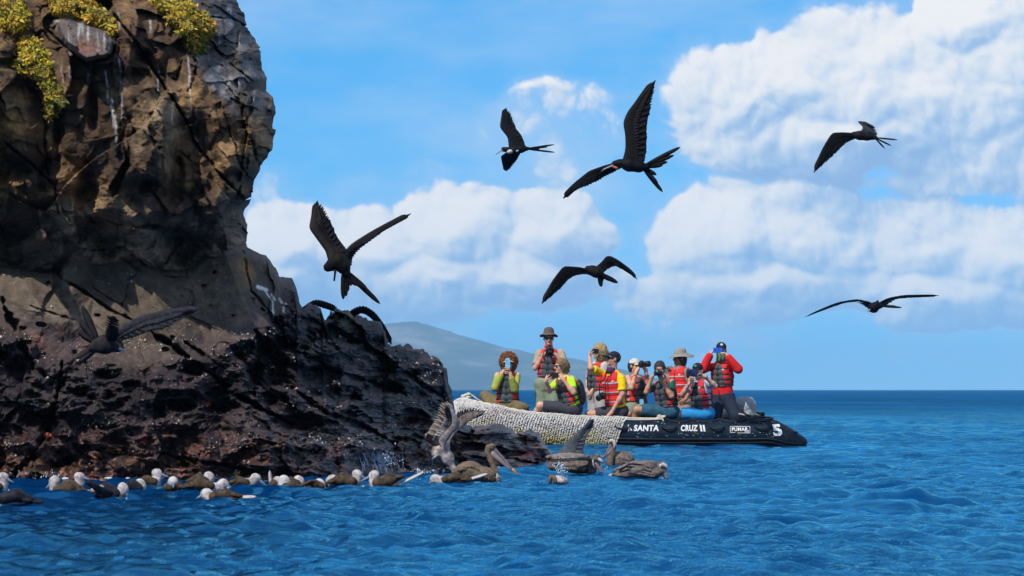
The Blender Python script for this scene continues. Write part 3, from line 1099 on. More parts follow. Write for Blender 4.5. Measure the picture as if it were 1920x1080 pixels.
def build_boat():
    root = empty('inflatable_boat', (xx(1180), BOATY, 0.0), 'long black inflatable boat full of photographers with white lettering on its side', 'boat')
    n = 28
    V = []
    for i in range(len(TUBE)):
        for k in range(n):
            V.append(tube_pt(i, 2 * math.pi * k / n))
    V = np.array(V)
    nr = len(TUBE)
    idx = np.arange(nr * n).reshape(nr, n)
    nx = np.roll(idx, -1, 1)
    q = np.stack([idx[:-1], nx[:-1], nx[1:], idx[1:]], -1).reshape(-1, 4)
    mesh_obj('tube', V, q, M_HYP, root)
    # rubbing strake: two ribs and a flat band low on the side
    for nm, ph, w in (('rubbing_strake', math.radians(-14), .017), ('rubbing_strake', math.radians(-27), .014)):
        for sgn in (0, 1):
            mb = MB()
            st = range(0, len(TUBE), 3)
            st = [i for i in st if (i <= _half) == (sgn == 0)]
            mb.tube([tube_pt(i, ph, 0.004) for i in st], w, 6)
            mb.build(nm, M_BLACK, root)
    # seam tapes around the tube
    for p in (1474, 1382, 1300, 1222, 1100):
        mb = MB()
        s = station(p)
        A = [tube_pt(s - .5, math.radians(a), .004) for a in range(-30, 100, 10)]
        B = [tube_pt(s + .5, math.radians(a), .004) for a in range(-30, 100, 10)]
        mb.add(A + B, [(k, k + 1, k + 1 + len(A), k + len(A)) for k in range(len(A) - 1)])
        mb.build('seam_tape', M_BLACK, root)
    # floor and transom
    mb = MB()
    mb.box((xx(1215), BOATY, 0.10), (2.05, 0, 0), (0, 1.10, 0), (0, 0, 0.04))
    mb.box((xx(985), BOATY, 0.16), (0.42, 0, 0.06), (0, 0.75, 0), (0, 0, 0.03))
    mb.build('floor', M_DECK, root, False)
    MB().box((xx(1432), BOATY, 0.30), (0.03, 0, 0), (0, 1.02, 0), (0, 0, 0.26)).build('transom', M_BLACK, root, False)
    MB().box((xx(1370), BOATY - .1, 0.26), (0.30, 0, 0), (0, 0.75, 0), (0, 0, 0.17)).build('seat', M_DECK, root, False)
    # bow step, a dark grey deck panel seen behind the net
    MB().box((xx(945), 70.2, zz(768, 70.2) - .02), (0.36, 0, -0.055), (0, 0.45, 0), (0, 0, 0.025)).build('bow_deck', M_HYP, root, False)
    # carrying handles with their patches
    for p in (1166, 1254, 1343, 1428):
        s = station(p)
        mb = MB()
        ph = math.radians(26)
        A = [tube_pt(s + d, ph + b, .006) for d in (-4.4, 4.4) for b in (-.2, .22)]
        # station step is about 0.043 m
        pts = [tube_pt(s - 2.9, ph + .10, .004), tube_pt(s - 2.6, ph + .02, .035), tube_pt(s - 1.0, ph - .12, .05), tube_pt(s + 1.0, ph - .12, .05), tube_pt(s + 2.6, ph + .02, .035), tube_pt(s + 2.9, ph + .10, .004)]
        mb.tube(pts, [.011, .013, .016, .016, .013, .011], 8)
        h = mb.build('handle', M_BLACK, root)
        mb = MB()
        pa = []
        for a in range(14):
            t = 2 * math.pi * a / 14
            pa.append(tube_pt(s + 3.6 * math.cos(t), ph + .03 + .2 * math.sin(t), .005))
        mb.add(pa, [tuple(range(14))])
        mb.build('handle_patch', M_HYP, h, False)
    # grab line looping along the top
    mb = MB()
    pts = []
    for k in range(60):
        t = k / 59
        p = 1250 + 195 * t
        sag = abs(math.sin(t * math.pi * 4))
        pts.append(tube_pt(station(p), math.radians(74 - 22 * sag), .012))
    mb.tube(pts, .011, 6)
    mb.build('grab_line', M_BROPE, root)
    mb = MB()
    for p in (1250, 1299, 1347, 1396, 1445):
        c = tube_pt(station(p), math.radians(76), .008)
        mb.ball(c, (.035, 0, 0), (0, .025, 0), (0, 0, .02))
        mb.build('line_anchor', M_BLACK, root)
        mb = MB()
    # stern fitting on the cone
    MB().box((xx(1488), YB - .19, .24), (.035, 0, -.012), (0, .02, 0), (0, 0, .018)).tube([(xx(1484), YB - .2, .26), (xx(1494), YB - .21, .24)], .012, 6).build('tow_ring', M_BLACK, root)
    # white lettering wrapped on the skin
    for txt, x0, x1, y0, y1, shear in (('SANTA', 1188, 1234.5, 808.5, 797, .12), ('CRUZ', 1275.5, 1307, 808.5, 797, .08), ('II', 1311.5, 1320.5, 809, 797, -.15), ('5', 1447, 1464, 818, 796, -.22), ('PUMAR.', 1370.5, 1402.5, 808.3, 801.5, 0)):
        lettering(root, txt, x0, x1, y0, y1, shear)
    # frame of the maker's plate
    for (a, b, c, d) in ((1368, 1404.5, 799.3, 800.1), (1368, 1377, 810.3, 811.1), (1381, 1404.5, 811.2, 812.0), (1367.3, 1368.2, 800, 810.6), (1404, 1404.8, 800, 811.6)):
        patch(root, 'plate_frame', [(a, c), (b, c), (b, d), (a, d)])
    patch(root, 'plate_print', [(1395, 809.3), (1402.5, 809.3), (1402.5, 810.4), (1395, 810.4)])
    # little white figure before the name
    patch(root, 'figure_logo', [(1177, 797), (1179, 796.5), (1179.5, 800), (1182.5, 803), (1185, 808), (1182.5, 807), (1180.5, 804.5), (1178.5, 808.5), (1176.5, 808.5), (1178, 803), (1176.5, 800)])
    # scuffs
    rng = random.Random(4)
    mb = MB()
    for k in range(90):
        p, qy = rng.uniform(1190, 1470), rng.choice([rng.uniform(790, 796), rng.uniform(810, 820), rng.uniform(811, 822)])
        w, h_ = rng.uniform(.2, 1.5) ** 1.3, rng.uniform(.12, .42)
        V = [skin(p - w, qy - h_), skin(p + w, qy - h_ * .3), skin(p + w * .6, qy + h_), skin(p - w * .8, qy + h_ * .6)]
        mb.add(V, [(0, 1, 2, 3)])
    mb.build('scuff_marks', M_PRINT, root, False, kind='stuff')
    return root


def skin(px, py, extra=.0045):
    s = station(px)
    i = int(s)
    z = zz(py, YB - .2)
    v = max(-.99, min(.99, (z - TUBE[i][2]) / TUBE[i][3]))
    return tube_pt(s, math.asin(v), extra)


def wrap_mesh(root, name, V2, faces, m):
    V = [skin(x, y) for x, y in V2]
    return mesh_obj(name, np.array([tuple(v) for v in V]), faces, m, root, True)


def patch(root, name, poly):
    bm = bmesh.new()
    bm.faces.new([bm.verts.new((x, -y, 0)) for x, y in poly])
    slice_wrap(root, name, bm)


def slice_wrap(root, name, bm):
    ys = [v.co.y for v in bm.verts]
    y0, y1 = min(ys), max(ys)
    y = y0 + 1.6
    while y < y1:
        bmesh.ops.bisect_plane(bm, geom=bm.verts[:] + bm.edges[:] + bm.faces[:], plane_co=(0, y, 0), plane_no=(0, 1, 0))
        y += 1.6
    bmesh.ops.triangulate(bm, faces=bm.faces[:])
    bm.verts.index_update()
    V2 = [(v.co.x, -v.co.y) for v in bm.verts]
    Fc = [tuple(v.index for v in f.verts) for f in bm.faces]
    bm.free()
    wrap_mesh(root, name, V2, Fc, M_PRINT)


def lettering(root, txt, x0, x1, y0, y1, shear):
    cu = bpy.data.curves.new('lettering', 'FONT')
    cu.body = txt
    cu.offset = 0.04
    cu.resolution_u = 4
    cu.space_character = 1.08
    ob = bpy.data.objects.new('lettering', cu)
    me = ob.to_mesh()
    bm = bmesh.new()
    bm.from_mesh(me)
    ob.to_mesh_clear()
    xs = [v.co.x for v in bm.verts]
    yy = [v.co.y for v in bm.verts]
    a, b, c, d = min(xs), max(xs), min(yy), max(yy)
    for v in bm.verts:
        u, w = (v.co.x - a) / (b - a), (v.co.y - c) / (d - c)
        v.co = (x0 + (x1 - x0) * u + shear * (w - .5) * (y0 - y1), -(y0 + (y1 - y0) * w), 0)
    slice_wrap(root, 'lettering', bm)
    bpy.data.objects.remove(ob)
    bpy.data.curves.remove(cu)


BOAT = build_boat()


def build_net():
    root = empty('rope_net', (xx(1020), YB - .2, .3), 'cream knotted rope net draped over the bow of the inflatable boat', 'net')
    rows, cols = 30, 84
    rng = random.Random(11)
    V, Fc, C = [], [], []
    unit = MB().ball((0, 0, 0), (1, 0, 0), (0, 1, 0), (0, 0, 1), 5, 4)
    uv, uf = np.array(unit.v), unit.f
    s_left, s_right = _half + 5.0, station(1178)
    for c in range(cols):
        for r in range(rows):
            tr = r / (rows - 1)
            s_r = s_right + (station(1153) - s_right) * tr           # right edge hangs slanting
            s = s_r + (s_left - s_r) * c / (cols - 1)
            fr = c / (cols - 1)
            phi = math.radians(97 - (97 + 42) * tr)
            sag = .012 + .05 * max(0, tr - .62) + .012 * math.sin(fr * 23 + tr * 5)
            for side in (-1, 1):
                js = rng.uniform(-.10, .10)
                p = tube_pt(s + side * .16 + js, phi + rng.uniform(-.03, .03), sag + rng.uniform(-.006, .010))
                q = tube_pt(s + side * .46 + js, phi + .07 + rng.uniform(-.015, .015), sag + .004)
                ax = (q - p) * rng.uniform(.85, 1.1)
                if ax.length < 1e-4:
                    continue
                nrm = (tube_pt(s, phi, .1) - tube_pt(s, phi, 0)).normalized()
                bi = ax.normalized().cross(nrm) * rng.uniform(.0108, .0136)
                base = len(V)
                for u in uv:
                    V.append(p + ax * u[0] * .62 + bi * u[1] + nrm * .014 * u[2])
                Fc += [tuple(i + base for i in f) for f in uf]
                n = mnoise.noise(Vector((fr * 9, tr * 4, 3.0)))
                n2 = mnoise.noise(Vector((fr * 22, tr * 9, 8.0)))
                base_c = Vector((.60, .58, .55)) * (0.80 + .3 * rng.random())
                yl = Vector((.42, .36, .07)) * (0.75 + .4 * rng.random())
                w = min(1, max(0, (tr - .62 + .16 * n) * 3.4 * min(1, max(0.1, (.86 - fr) * 3))))
                col = base_c.lerp(yl, w * .85)
                pk = min(1, max(0, (n - .02) * 3)) * (1 if .34 < fr < .85 else .15) * max(0, 1 - abs(tr - .42) * 2.5)
                col = col.lerp(Vector((.34, .20, .17)), pk * .75)
                if n2 > .38:
                    col = col.lerp(Vector((.2, .17, .14)), .4)
                C += [tuple(col)] * len(uv)
    m = bpy.data.materials.new('net_rope')
    m.use_nodes = True
    T = NT(m.node_tree)
    bs = m.node_tree.nodes['Principled BSDF']
    T.put(bs.inputs['Base Color'], T.n('ShaderNodeVertexColor', layer_name='Col').outputs[0])
    bs.inputs['Roughness'].default_value = .85
    mesh_obj('rope_mesh', np.array([tuple(v) for v in V]), Fc, m, root, True, attr={'Col': np.array(C)}, kind='stuff')
    # border ropes
    for ph in (97, 88):
        pts = []
        for k in range(80):
            s = station(1178) + (_half + 6 - station(1178)) * k / 79
            pts.append(tube_pt(s, math.radians(ph), .018 + .006 * math.sin(k * 1.7)))
        MB().tube(pts, .013, 6).build('border_rope', M_ROPE, root)
    pts = [tube_pt(station(1178) + (station(1153) - station(1178)) * k / 14, math.radians(97 - 139 * k / 14), .014) for k in range(15)]
    MB().tube(pts, .012, 6).build('border_rope', M_ROPE, root)
    # lashing at the bow tip and the two strands tied back to the tube
    c = tube_pt(_half - 2, math.radians(100), .03)
    mb = MB()
    for k in range(5):
        mb.ball(c + Vector((.05 * math.sin(k * 2.1), .03 * math.cos(k * 2.1), .016 * k)), (.045, 0, 0), (0, .04, 0), (0, 0, .03))
    mb.tube([c + Vector((.02, 0, .06)), c + Vector((.1, -.03, .05)), c + Vector((.19, -.04, -.02)), c + Vector((.26, -.05, -.05))], .012, 6)
    mb.build('lashing', M_ROPE, root)
    for dy, ph0, ph1 in ((0, 96, 88), (0, 84, 80), (0, 66, 74)):
        pts = []
        for k in range(16):
            t = k / 15
            pts.append(tube_pt(station(1172) + (station(1243) - station(1172)) * t, math.radians(ph0 + (ph1 - ph0) * t - 5 * math.sin(t * 3.1)), .014))
        MB().tube(pts, .012, 6).build('tie_rope', M_ROPE, root)
    mb = MB()
    c = tube_pt(station(1240), math.radians(82), .03)
    rng = random.Random(3)
    for k in range(7):
        mb.ball(c + Vector((rng.uniform(-.06, .06), rng.uniform(-.05, .02), rng.uniform(-.02, .03))), (.035, 0, .01), (0, .028, 0), (0, 0, .024))
    mb.tube([c, c + Vector((.03, -.06, -.05)), c + Vector((.0, -.08, -.10))], .012, 6)
    mb.build('knot', M_ROPE, root)


build_net()


def build_stern_gear():
    # coil of cream and black rope on the stern quarter
    root = empty('rope_coil', tuple(tube_pt(station(1405), math.radians(88), 0)), 'short coil of cream rope lying on the stern end of the tube', 'rope')
    mb = MB()
    for k in range(4):
        c = tube_pt(station(1392 + 8 * k), math.radians(84), .02)
        pts = [c + Vector((.055 * math.cos(t * .7) - .02 * k * 0, .05 * math.sin(t * .7), .03 + .035 * max(0, math.sin(t * .35)))) for t in range(10)]
        mb = MB()
        mb.tube(pts, .015, 7)
        mb.build('rope_loop', M_ROPE if k != 1 else M_BROPE, root)
    pts = [tube_pt(station(1380 + 70 * t / 10), math.radians(80 - 10 * math.sin(t * .6)), .02) for t in range(11)]
    MB().tube(pts, .016, 6).build('rope_tail', M_BROPE, root)


# ------------------------------------------------------------------ implicit surfaces
def surface_nets(f, origin, h):
    """dual contour of the zero level of a sampled field"""
    nx, ny, nz = f.shape
    neg = f < 0
    cnt = np.zeros((nx - 1, ny - 1, nz - 1), dtype=np.int8)
    for a in (0, 1):
        for b in (0, 1):
            for c in (0, 1):
                cnt += neg[a:nx - 1 + a, b:ny - 1 + b, c:nz - 1 + c]
    act = (cnt > 0) & (cnt < 8)
    I = np.argwhere(act)
    if len(I) == 0:
        return np.zeros((0, 3)), np.zeros((0, 4), dtype=int)
    vid = -np.ones(act.shape, dtype=np.int64)
    vid[act] = np.arange(len(I))
    acc = np.zeros((len(I), 3))
    n = np.zeros(len(I))
    corners = [(a, b, c) for a in (0, 1) for b in (0, 1) for c in (0, 1)]
    vals = {c: f[I[:, 0] + c[0], I[:, 1] + c[1], I[:, 2] + c[2]] for c in corners}
    for c in corners:
        for ax in range(3):
            if c[ax] == 0:
                d = list(c)
                d[ax] = 1
                va, vb = vals[c], vals[tuple(d)]
                x = (va < 0) != (vb < 0)
                t = np.where(x, va / np.where(np.abs(va - vb) < 1e-12, 1, va - vb), 0)
                p = np.tile(np.array(c, dtype=float), (len(I), 1))
                p[:, ax] = t
                acc += p * x[:, None]
                n += x
    V = (I + acc / n[:, None]) * h + origin
    Q = []
    for ax in range(3):
        o1, o2 = [a for a in range(3) if a != ax]
        sl0, sl1 = [slice(None)] * 3, [slice(None)] * 3
        sl0[ax], sl1[ax] = slice(0, -1), slice(1, None)
        x = neg[tuple(sl0)] != neg[tuple(sl1)]
        E = np.argwhere(x)
        ok = (E[:, o1] > 0) & (E[:, o2] > 0) & (E[:, o1] < f.shape[o1] - 1) & (E[:, o2] < f.shape[o2] - 1)
        E = E[ok]
        inn = neg[E[:, 0], E[:, 1], E[:, 2]]
        def g(d1, d2):
            K = E.copy()
            K[:, o1] += d1
            K[:, o2] += d2
            return vid[K[:, 0], K[:, 1], K[:, 2]]
        q = np.stack([g(-1, -1), g(0, -1), g(0, 0), g(-1, 0)], -1)
        flip = inn if ax != 1 else ~inn
        q[~flip] = q[~flip][:, ::-1]
        Q.append(q)
    Q = np.concatenate(Q)
    return V, Q[(Q >= 0).all(1)]


class Field:
    def __init__(s, lo, hi, h):
        s.h = h
        s.lo = np.array(lo, dtype=float) - 2 * h
        n = np.ceil((np.array(hi) + 2 * h - s.lo) / h).astype(int) + 1
        s.f = np.full(n, 0.5)
        s.n = n

    def grid(s, lo, hi):
        i0 = np.clip(np.floor((np.array(lo) - s.lo) / s.h).astype(int), 0, s.n - 1)
        i1 = np.clip(np.ceil((np.array(hi) - s.lo) / s.h).astype(int) + 1, 1, s.n)
        sl = tuple(slice(a, b) for a, b in zip(i0, i1))
        ax = [s.lo[k] + s.h * np.arange(i0[k], i1[k]) for k in range(3)]
        return sl, np.stack(np.meshgrid(*ax, indexing='ij'), -1)

    def put(s, sl, d, k, op):
        a = s.f[sl]
        if op == 'u':
            if k > 0:
                w = np.clip(.5 + .5 * (a - d) / k, 0, 1)
                s.f[sl] = a * (1 - w) + d * w - k * w * (1 - w)
            else:
                s.f[sl] = np.minimum(a, d)
        else:
            d = -d
            w = np.clip(.5 - .5 * (a - d) / max(k, 1e-6), 0, 1)
            s.f[sl] = a * (1 - w) + d * w + k * w * (1 - w)

    def cone(s, a, b, ra, rb, k=.02, op='u', squash=None):
        a, b = np.array(a, dtype=float), np.array(b, dtype=float)
        R = max(ra, rb) + k + 2 * s.h
        sl, P = s.grid(np.minimum(a, b) - R, np.maximum(a, b) + R)
        ab = b - a
        t = np.clip(((P - a) @ ab) / max(ab @ ab, 1e-12), 0, 1)
        q = P - a - t[..., None] * ab
        d = np.sqrt((q * q).sum(-1)) - (ra + (rb - ra) * t)
        s.put(sl, d, k, op)
        return s

    def ell(s, c, r, R=None, k=.02, op='u'):
        c, r = np.array(c, dtype=float), np.array(r, dtype=float)
        R = np.eye(3) if R is None else np.array(R)
        m = r.max() + k + 2 * s.h
        sl, P = s.grid(c - m, c + m)
        q = (P - c) @ R.T
        k0 = np.sqrt(((q / r) ** 2).sum(-1))
        k1 = np.sqrt(((q / r ** 2) ** 2).sum(-1)) + 1e-9
        s.put(sl, k0 * (k0 - 1) / k1, k, op)
        return s

    def noise(s, amp, freq, oct=3, mode='', seed=0.0):
        sl, P = s.grid(s.lo, s.lo + s.h * (s.n - 1))
        m = np.abs(s.f) < amp * 2 + 2 * s.h
        s.f[m] += amp * fbm(P[m] * freq + seed, oct, mode=mode)
        return s

    def cut(s, p, n):
        """keep the side of the plane that the normal points away from"""
        sl, P = s.grid(s.lo, s.lo + s.h * (s.n - 1))
        s.f = np.maximum(s.f, (P - np.array(p)) @ (np.array(n) / np.linalg.norm(n)))
        return s

    def mesh(s):
        return surface_nets(s.f, s.lo, s.h)

    def build(s, name, m, parent, extra=None, **props):
        V, Q = s.mesh()
        if extra is not None and len(extra.v):
            b = len(V)
            faces = [tuple(q) for q in Q] + [tuple(i + b for i in f) for f in extra.f]
            V = np.concatenate([V, np.array(extra.v)])
            return mesh_obj(name, V, faces, m, parent, True, **props)
        return mesh_obj(name, V, Q, m, parent, True, **props)


def nrm(v):
    v = np.array(v, dtype=float)
    return v / max(np.linalg.norm(v), 1e-9)


# ------------------------------------------------------------------ people
def skin_mat(name, c):
    m = mat('skin_' + name, c, 0.55, 0.10, 25.0, 0.05, 200.0, 0.4)
    m.node_tree.nodes['Principled BSDF'].inputs['Subsurface Weight'].default_value = 0.0
    return m


SK = {'fair': skin_mat('fair', (0.62, 0.345, 0.235)), 'tan': skin_mat('tan', (0.46, 0.23, 0.135)), 'red': skin_mat('ruddy', (0.56, 0.28, 0.19)), 'brown': skin_mat('brown', (0.33, 0.16, 0.09))}


def fab(name, c, var=.14, rough=.85):
    return mat('cloth_' + name, c, rough, var, 14.0, 0.35, 45.0, 0.3)


V_RED, V_GREY, V_STRAP = fab('vest_red', (0.72, 0.030, 0.034)), fab('vest_grey', (0.070, 0.088, 0.095)), mat('strap_black', (0.008, 0.009, 0.011), .6)
V_SILVER = mat('reflective_tape', (0.36, 0.34, 0.36), .45, .1)
M_GLASS = mat('dark_lens', (0.006, 0.006, 0.008), .12, .1, 20, 0, 100, .6)
M_PLASTIC = mat('black_plastic', (0.010, 0.010, 0.012), .35, .2, 40, .05, 200)
M_LIP = mat('lips', (0.32, 0.11, 0.085), .5)
M_EYE = mat('eye_white', (0.6, 0.58, 0.55), .2, 0, 10, 0)
M_IRIS = mat('eye_dark', (0.03, 0.018, 0.01), .15, 0, 10, 0)


def solve(pa, q, Y, L, sgn):
    """depth of the next joint at pixel q so that the bone from pa is L long (closer for sgn < 0)"""
    p = at(q[0], q[1], Y)
    y0 = pa[1]
    p = np.array(at(q[0], q[1], y0))
    d = math.hypot(p[0] - pa[0], p[2] - pa[2])
    dy = math.sqrt(max(0.0, L * L - d * d))
    return np.array(at(q[0], q[1], y0 + sgn * dy))


def hand(fl, mb, wrist, tip, g, thumb, scale=1.0):
    """palm into the field, five fingers into mb; g: direction the fingers curl to, thumb: +-1"""
    d = nrm(tip - wrist)
    g = nrm(g - d * (g @ d))
    s = np.cross(d, g) * thumb
    R = np.stack([s, d, g])
    c = wrist + d * .045 * scale
    fl.ell(c, (.038 * scale, .052 * scale, .017 * scale), R, .012)
    fl.cone(wrist - d * .01, wrist + d * .03, .027 * scale, .024 * scale, .02)
    for i in range(4):
        L = (.88, 1.0, .95, .76)[3 - i] * scale
        p = wrist + d * .082 * scale + s * (i - 1.5) * .0195 * scale
        pts, rad = [p - d * .02], [.0088 * scale]
        ang = .25
        for sg, r in ((.038, .0086), (.026, .008), (.021, .0062)):
            ang += .48
            p = p + (d * math.cos(ang) + g * math.sin(ang)) * sg * L
            pts.append(p)
            rad.append(r * scale)
        mb.tube(pts, rad, 6)
    p = wrist + d * .028 * scale + s * .030 * scale
    pts = [p, p + (d * .55 + s * .65 + g * .35) * .04 * scale, p + (d * 1.0 + s * .55 + g * .95) * .058 * scale]
    mb.tube(pts, [.0125 * scale, .0105 * scale, .007 * scale], 6)


TORSO_U = [-.16, -.05, .0, .2, .4, .6, .78, .9, 1.0, 1.08, 1.14]
TORSO_W = [.13, .165, .17, .158, .148, .158, .172, .172, .150, .09, .05]
TORSO_D = [.10, .118, .122, .118, .112, .118, .120, .112, .092, .07, .05]


class Person:
    def __init__(s, Y, label, sh_a, sh_b, hip, near, head, face, skin='fair', hw=.165, lean=0.0, size=1.0, head_dy=-.03, neck=None):
        s.Y = Y
        s.size = size
        m = Y / F
        s.k = size
        S = [(sh_a[0] + sh_b[0]) / 2, (sh_a[1] + sh_b[1]) / 2]
        A, B = np.array(at(sh_a[0], sh_a[1], Y)), np.array(at(sh_b[0], sh_b[1], Y))
        dx = math.hypot(A[0] - B[0], A[2] - B[2]) / 2
        dy = math.sqrt(max(0, (hw * size) ** 2 - dx * dx))
        sg = {'a': -1, 'b': 1}[near]
        s.A = np.array(at(sh_a[0], sh_a[1], Y + sg * dy))
        s.B = np.array(at(sh_b[0], sh_b[1], Y - sg * dy))
        s.S = (s.A + s.B) / 2
        s.Hp = np.array(at(hip[0], hip[1], Y + lean))
        s.u = nrm(s.S - s.Hp)
        s.L = float(np.linalg.norm(s.S - s.Hp))
        r = s.B - s.A
        s.r = nrm(r - s.u * (r @ s.u))
        s.f = np.cross(s.r, s.u)
        s.head = np.array(at(head[0], head[1], s.S[1] + head_dy))
        s.hf = nrm(face)
        up = np.array((0, 0, 1.0)) + .25 * (s.u - np.array((0, 0, 1.0)))
        s.hr = nrm(np.cross(up, s.hf)) * -1      # image right when facing the camera
        s.hr = nrm(np.cross(s.hf, up)) * -1
        s.hu = nrm(np.cross(s.hr, s.hf))
        if s.hu[2] < 0:
            s.hu = -s.hu
        s.RH = np.stack([s.hr, s.hf, s.hu])
        s.root = empty('person', tuple(s.Hp - np.array((0, 0, .1))), label, 'person', 'people in the inflatable boat')
        s.skin = SK[skin]
        s.fingers = MB()
        s.limbs = []
        s.hands = []
        s.arms = {}
        s.legs = {}

    def arm(s, side, elbow, wrist, tip, se=-1, sw=-1, g=None, thumb=1, Lu=.29, Lf=.25):
        sh = s.A if side == 'a' else s.B
        k = s.size
        e = solve(sh, elbow, s.Y, Lu * k, se)
        w = solve(e, wrist, s.Y, Lf * k, sw)
        t = solve(w, tip, s.Y, .085 * k, sw * .5)
        s.arms[side] = (sh, e, w)
        s.hands.append((w, t, g, thumb))
        return w, t

    def leg(s, side, knee, ankle, sk=-1, sa=1, Lt=.43, Lc=.40):
        hp = s.Hp + s.r * (-.088 if side == 'a' else .088) * s.size
        k = solve(hp, knee, s.Y, Lt * s.size, sk)
        an = solve(k, ankle, s.Y, Lc * s.size, sa)
        s.legs[side] = (hp, k, an)

    def loc(s, x, y, z):
        return s.head + (s.hr * x + s.hf * y + s.hu * z) * s.size

    def body(s, grip=None):
        """skin: head with face, neck, arms, hands, legs, one surface"""
        k = s.size
        pts = [s.head + .2, s.head - .2, s.Hp - .2, s.Hp + .2, s.S]
        for a in s.arms.values():
            pts += list(a)
        for l in s.legs.values():
            pts += list(l)
        for w, t, g, th in s.hands:
            pts += [t + .1, t - .1]
        P = np.array(pts)
        fl = Field(P.min(0) - .16, P.max(0) + .16, .0125)
        s.torso_into(fl, -.008)
        c = s.loc
        fl.cone(s.S + s.u * .0, s.head - s.hu * .05 * k - s.hf * .02, .062 * k, .056 * k, .03)
        fl.ell(c(0, -.012, .022), np.array((.076, .096, .10)) * k, s.RH, .01)
        fl.ell(c(0, .022, -.052), np.array((.058, .070, .064)) * k, s.RH, .035)
        fl.ell(c(0, .074, -.092), np.array((.026, .022, .022)) * k, s.RH, .02)
        fl.ell(c(0, .078, .028), np.array((.052, .020, .014)) * k, s.RH, .015)
        for x in (-1, 1):
            fl.ell(c(x * .040, .064, -.028), np.array((.022, .024, .022)) * k, s.RH, .02)
            fl.ell(c(x * .033, .098, .006), np.array((.018, .018, .012)) * k, s.RH, .012, 's')
            fl.ell(c(x * .078, -.006, -.008), np.array((.012, .022, .033)) * k, s.RH, .008)
        fl.cone(c(0, .088, .010), c(0, .112, -.030), .011 * k, .016 * k, .012)
        for a, e, w in s.arms.values():
            fl.cone(a, e, .050 * k, .041 * k, .03)
            fl.cone(e, w, .041 * k, .028 * k, .02)
            fl.cone(e + .25 * (w - e), e + .30 * (w - e), .043 * k, .042 * k, .02)
        for w, t, g, th in s.hands:
            hand(fl, s.fingers, w, t, np.array(g if g is not None else s.f, dtype=float), th, k)
        for h, kn, an in s.legs.values():
            fl.cone(h, kn, .085 * k, .056 * k, .04)
            fl.cone(kn, kn + .35 * (an - kn), .056 * k, .058 * k, .03)
            fl.cone(kn + .35 * (an - kn), an, .058 * k, .036 * k, .03)
            ft = nrm(s.f * .9 - np.array((0, 0, .25)))
            fl.cone(an, an + ft * .15 * k - np.array((0, 0, .03)), .042 * k, .034 * k, .03)
        fl.build('body', s.skin, s.root, s.fingers)
        # lips
        MB().ball(c(0, .090, -.057), s.hr * .023 * k, s.hf * .010 * k, s.hu * .007 * k).build('lips', M_LIP, s.root)

    def eyes(s):
        for x in (-1, 1):
            e = MB().ball(s.loc(x * .033, .079, .006), s.hr * .013, s.hf * .012, s.hu * .010).build('eye', M_EYE, s.root)
            MB().ball(s.loc(x * .033, .090, .006), s.hr * .006, s.hf * .0035, s.hu * .006).build('iris', M_IRIS, e)

    def torso_coords(s, P):
        q = P - s.Hp
        return q @ s.r, q @ s.f, (q @ s.u) / s.L

    def torso_d(s, P, off):
        x, y, u = s.torso_coords(P)
        w = np.interp(u, TORSO_U, TORSO_W) * s.size + off
        d = np.interp(u, TORSO_U, TORSO_D) * s.size + off
        rr = np.sqrt((x / w) ** 2 + (y / d) ** 2)
        di = (rr - 1) * np.minimum(w, d) * .85
        return np.maximum(np.maximum(di, (u - 1.12) * s.L), (-.15 - u) * s.L)

    def torso_into(s, fl, off):
        sl, P = fl.grid(np.minimum(s.Hp, s.S) - .35, np.maximum(s.Hp, s.S) + .35)
        fl.put(sl, s.torso_d(P, off), .02, 'u')

    def shirt(s, name, m, sleeve=.75, off=.012, hem=-.08, loose=.012, cuffs=1.0, collar=True):
        k = s.size
        pts = [s.Hp, s.S]
        for a in s.arms.values():
            pts += list(a)
        P = np.array(pts)
        fl = Field(P.min(0) - .26, P.max(0) + .26, .0135)
        sl, G = fl.grid(fl.lo, fl.lo + fl.h * (fl.n - 1))
        d = s.torso_d(G, off)
        x, y, u = s.torso_coords(G)
        d = np.maximum(d, (hem - u) * s.L)
        fl.f = d
        for a, e, w in s.arms.values():
            if sleeve > 0:
                q = a + (e - a) * min(1, sleeve)
                fl.cone(a - s.u * .018, q, .052 * k + loose * .45, .046 * k + loose * .9, .03)
                if sleeve >= 1:
                    q2 = e + (w - e) * cuffs
                    fl.cone(e, q2, .052 * k + loose, .036 * k + loose, .02)
        if sleeve < 1:     # straight sleeve ends
            for a, e, w in s.arms.values():
                ax = nrm(e - a)
                q = a + (e - a) * sleeve
                R = .09 * k
                sl2, G2 = fl.grid(q - .14, q + .14)
                t = (G2 - q) @ ax
                rad = np.sqrt(np.maximum(((G2 - q) ** 2).sum(-1) - t * t, 0))
                capd = np.maximum(np.maximum(-t, t - .12), rad - R)
                near_t = s.torso_d(G2, off + .01)
                fl.f[sl2] = np.where(near_t > .0, np.maximum(fl.f[sl2], -capd), fl.f[sl2])
        # neck opening
        fl.ell(s.S + s.u * .11 + s.f * .03, (.075, .075, .07), np.stack([s.r, s.f, s.u]), .01, 's')
        fl.noise(.010, 8.5, 4, seed=s.Y * 3)
        return fl.build(name, m, s.root)

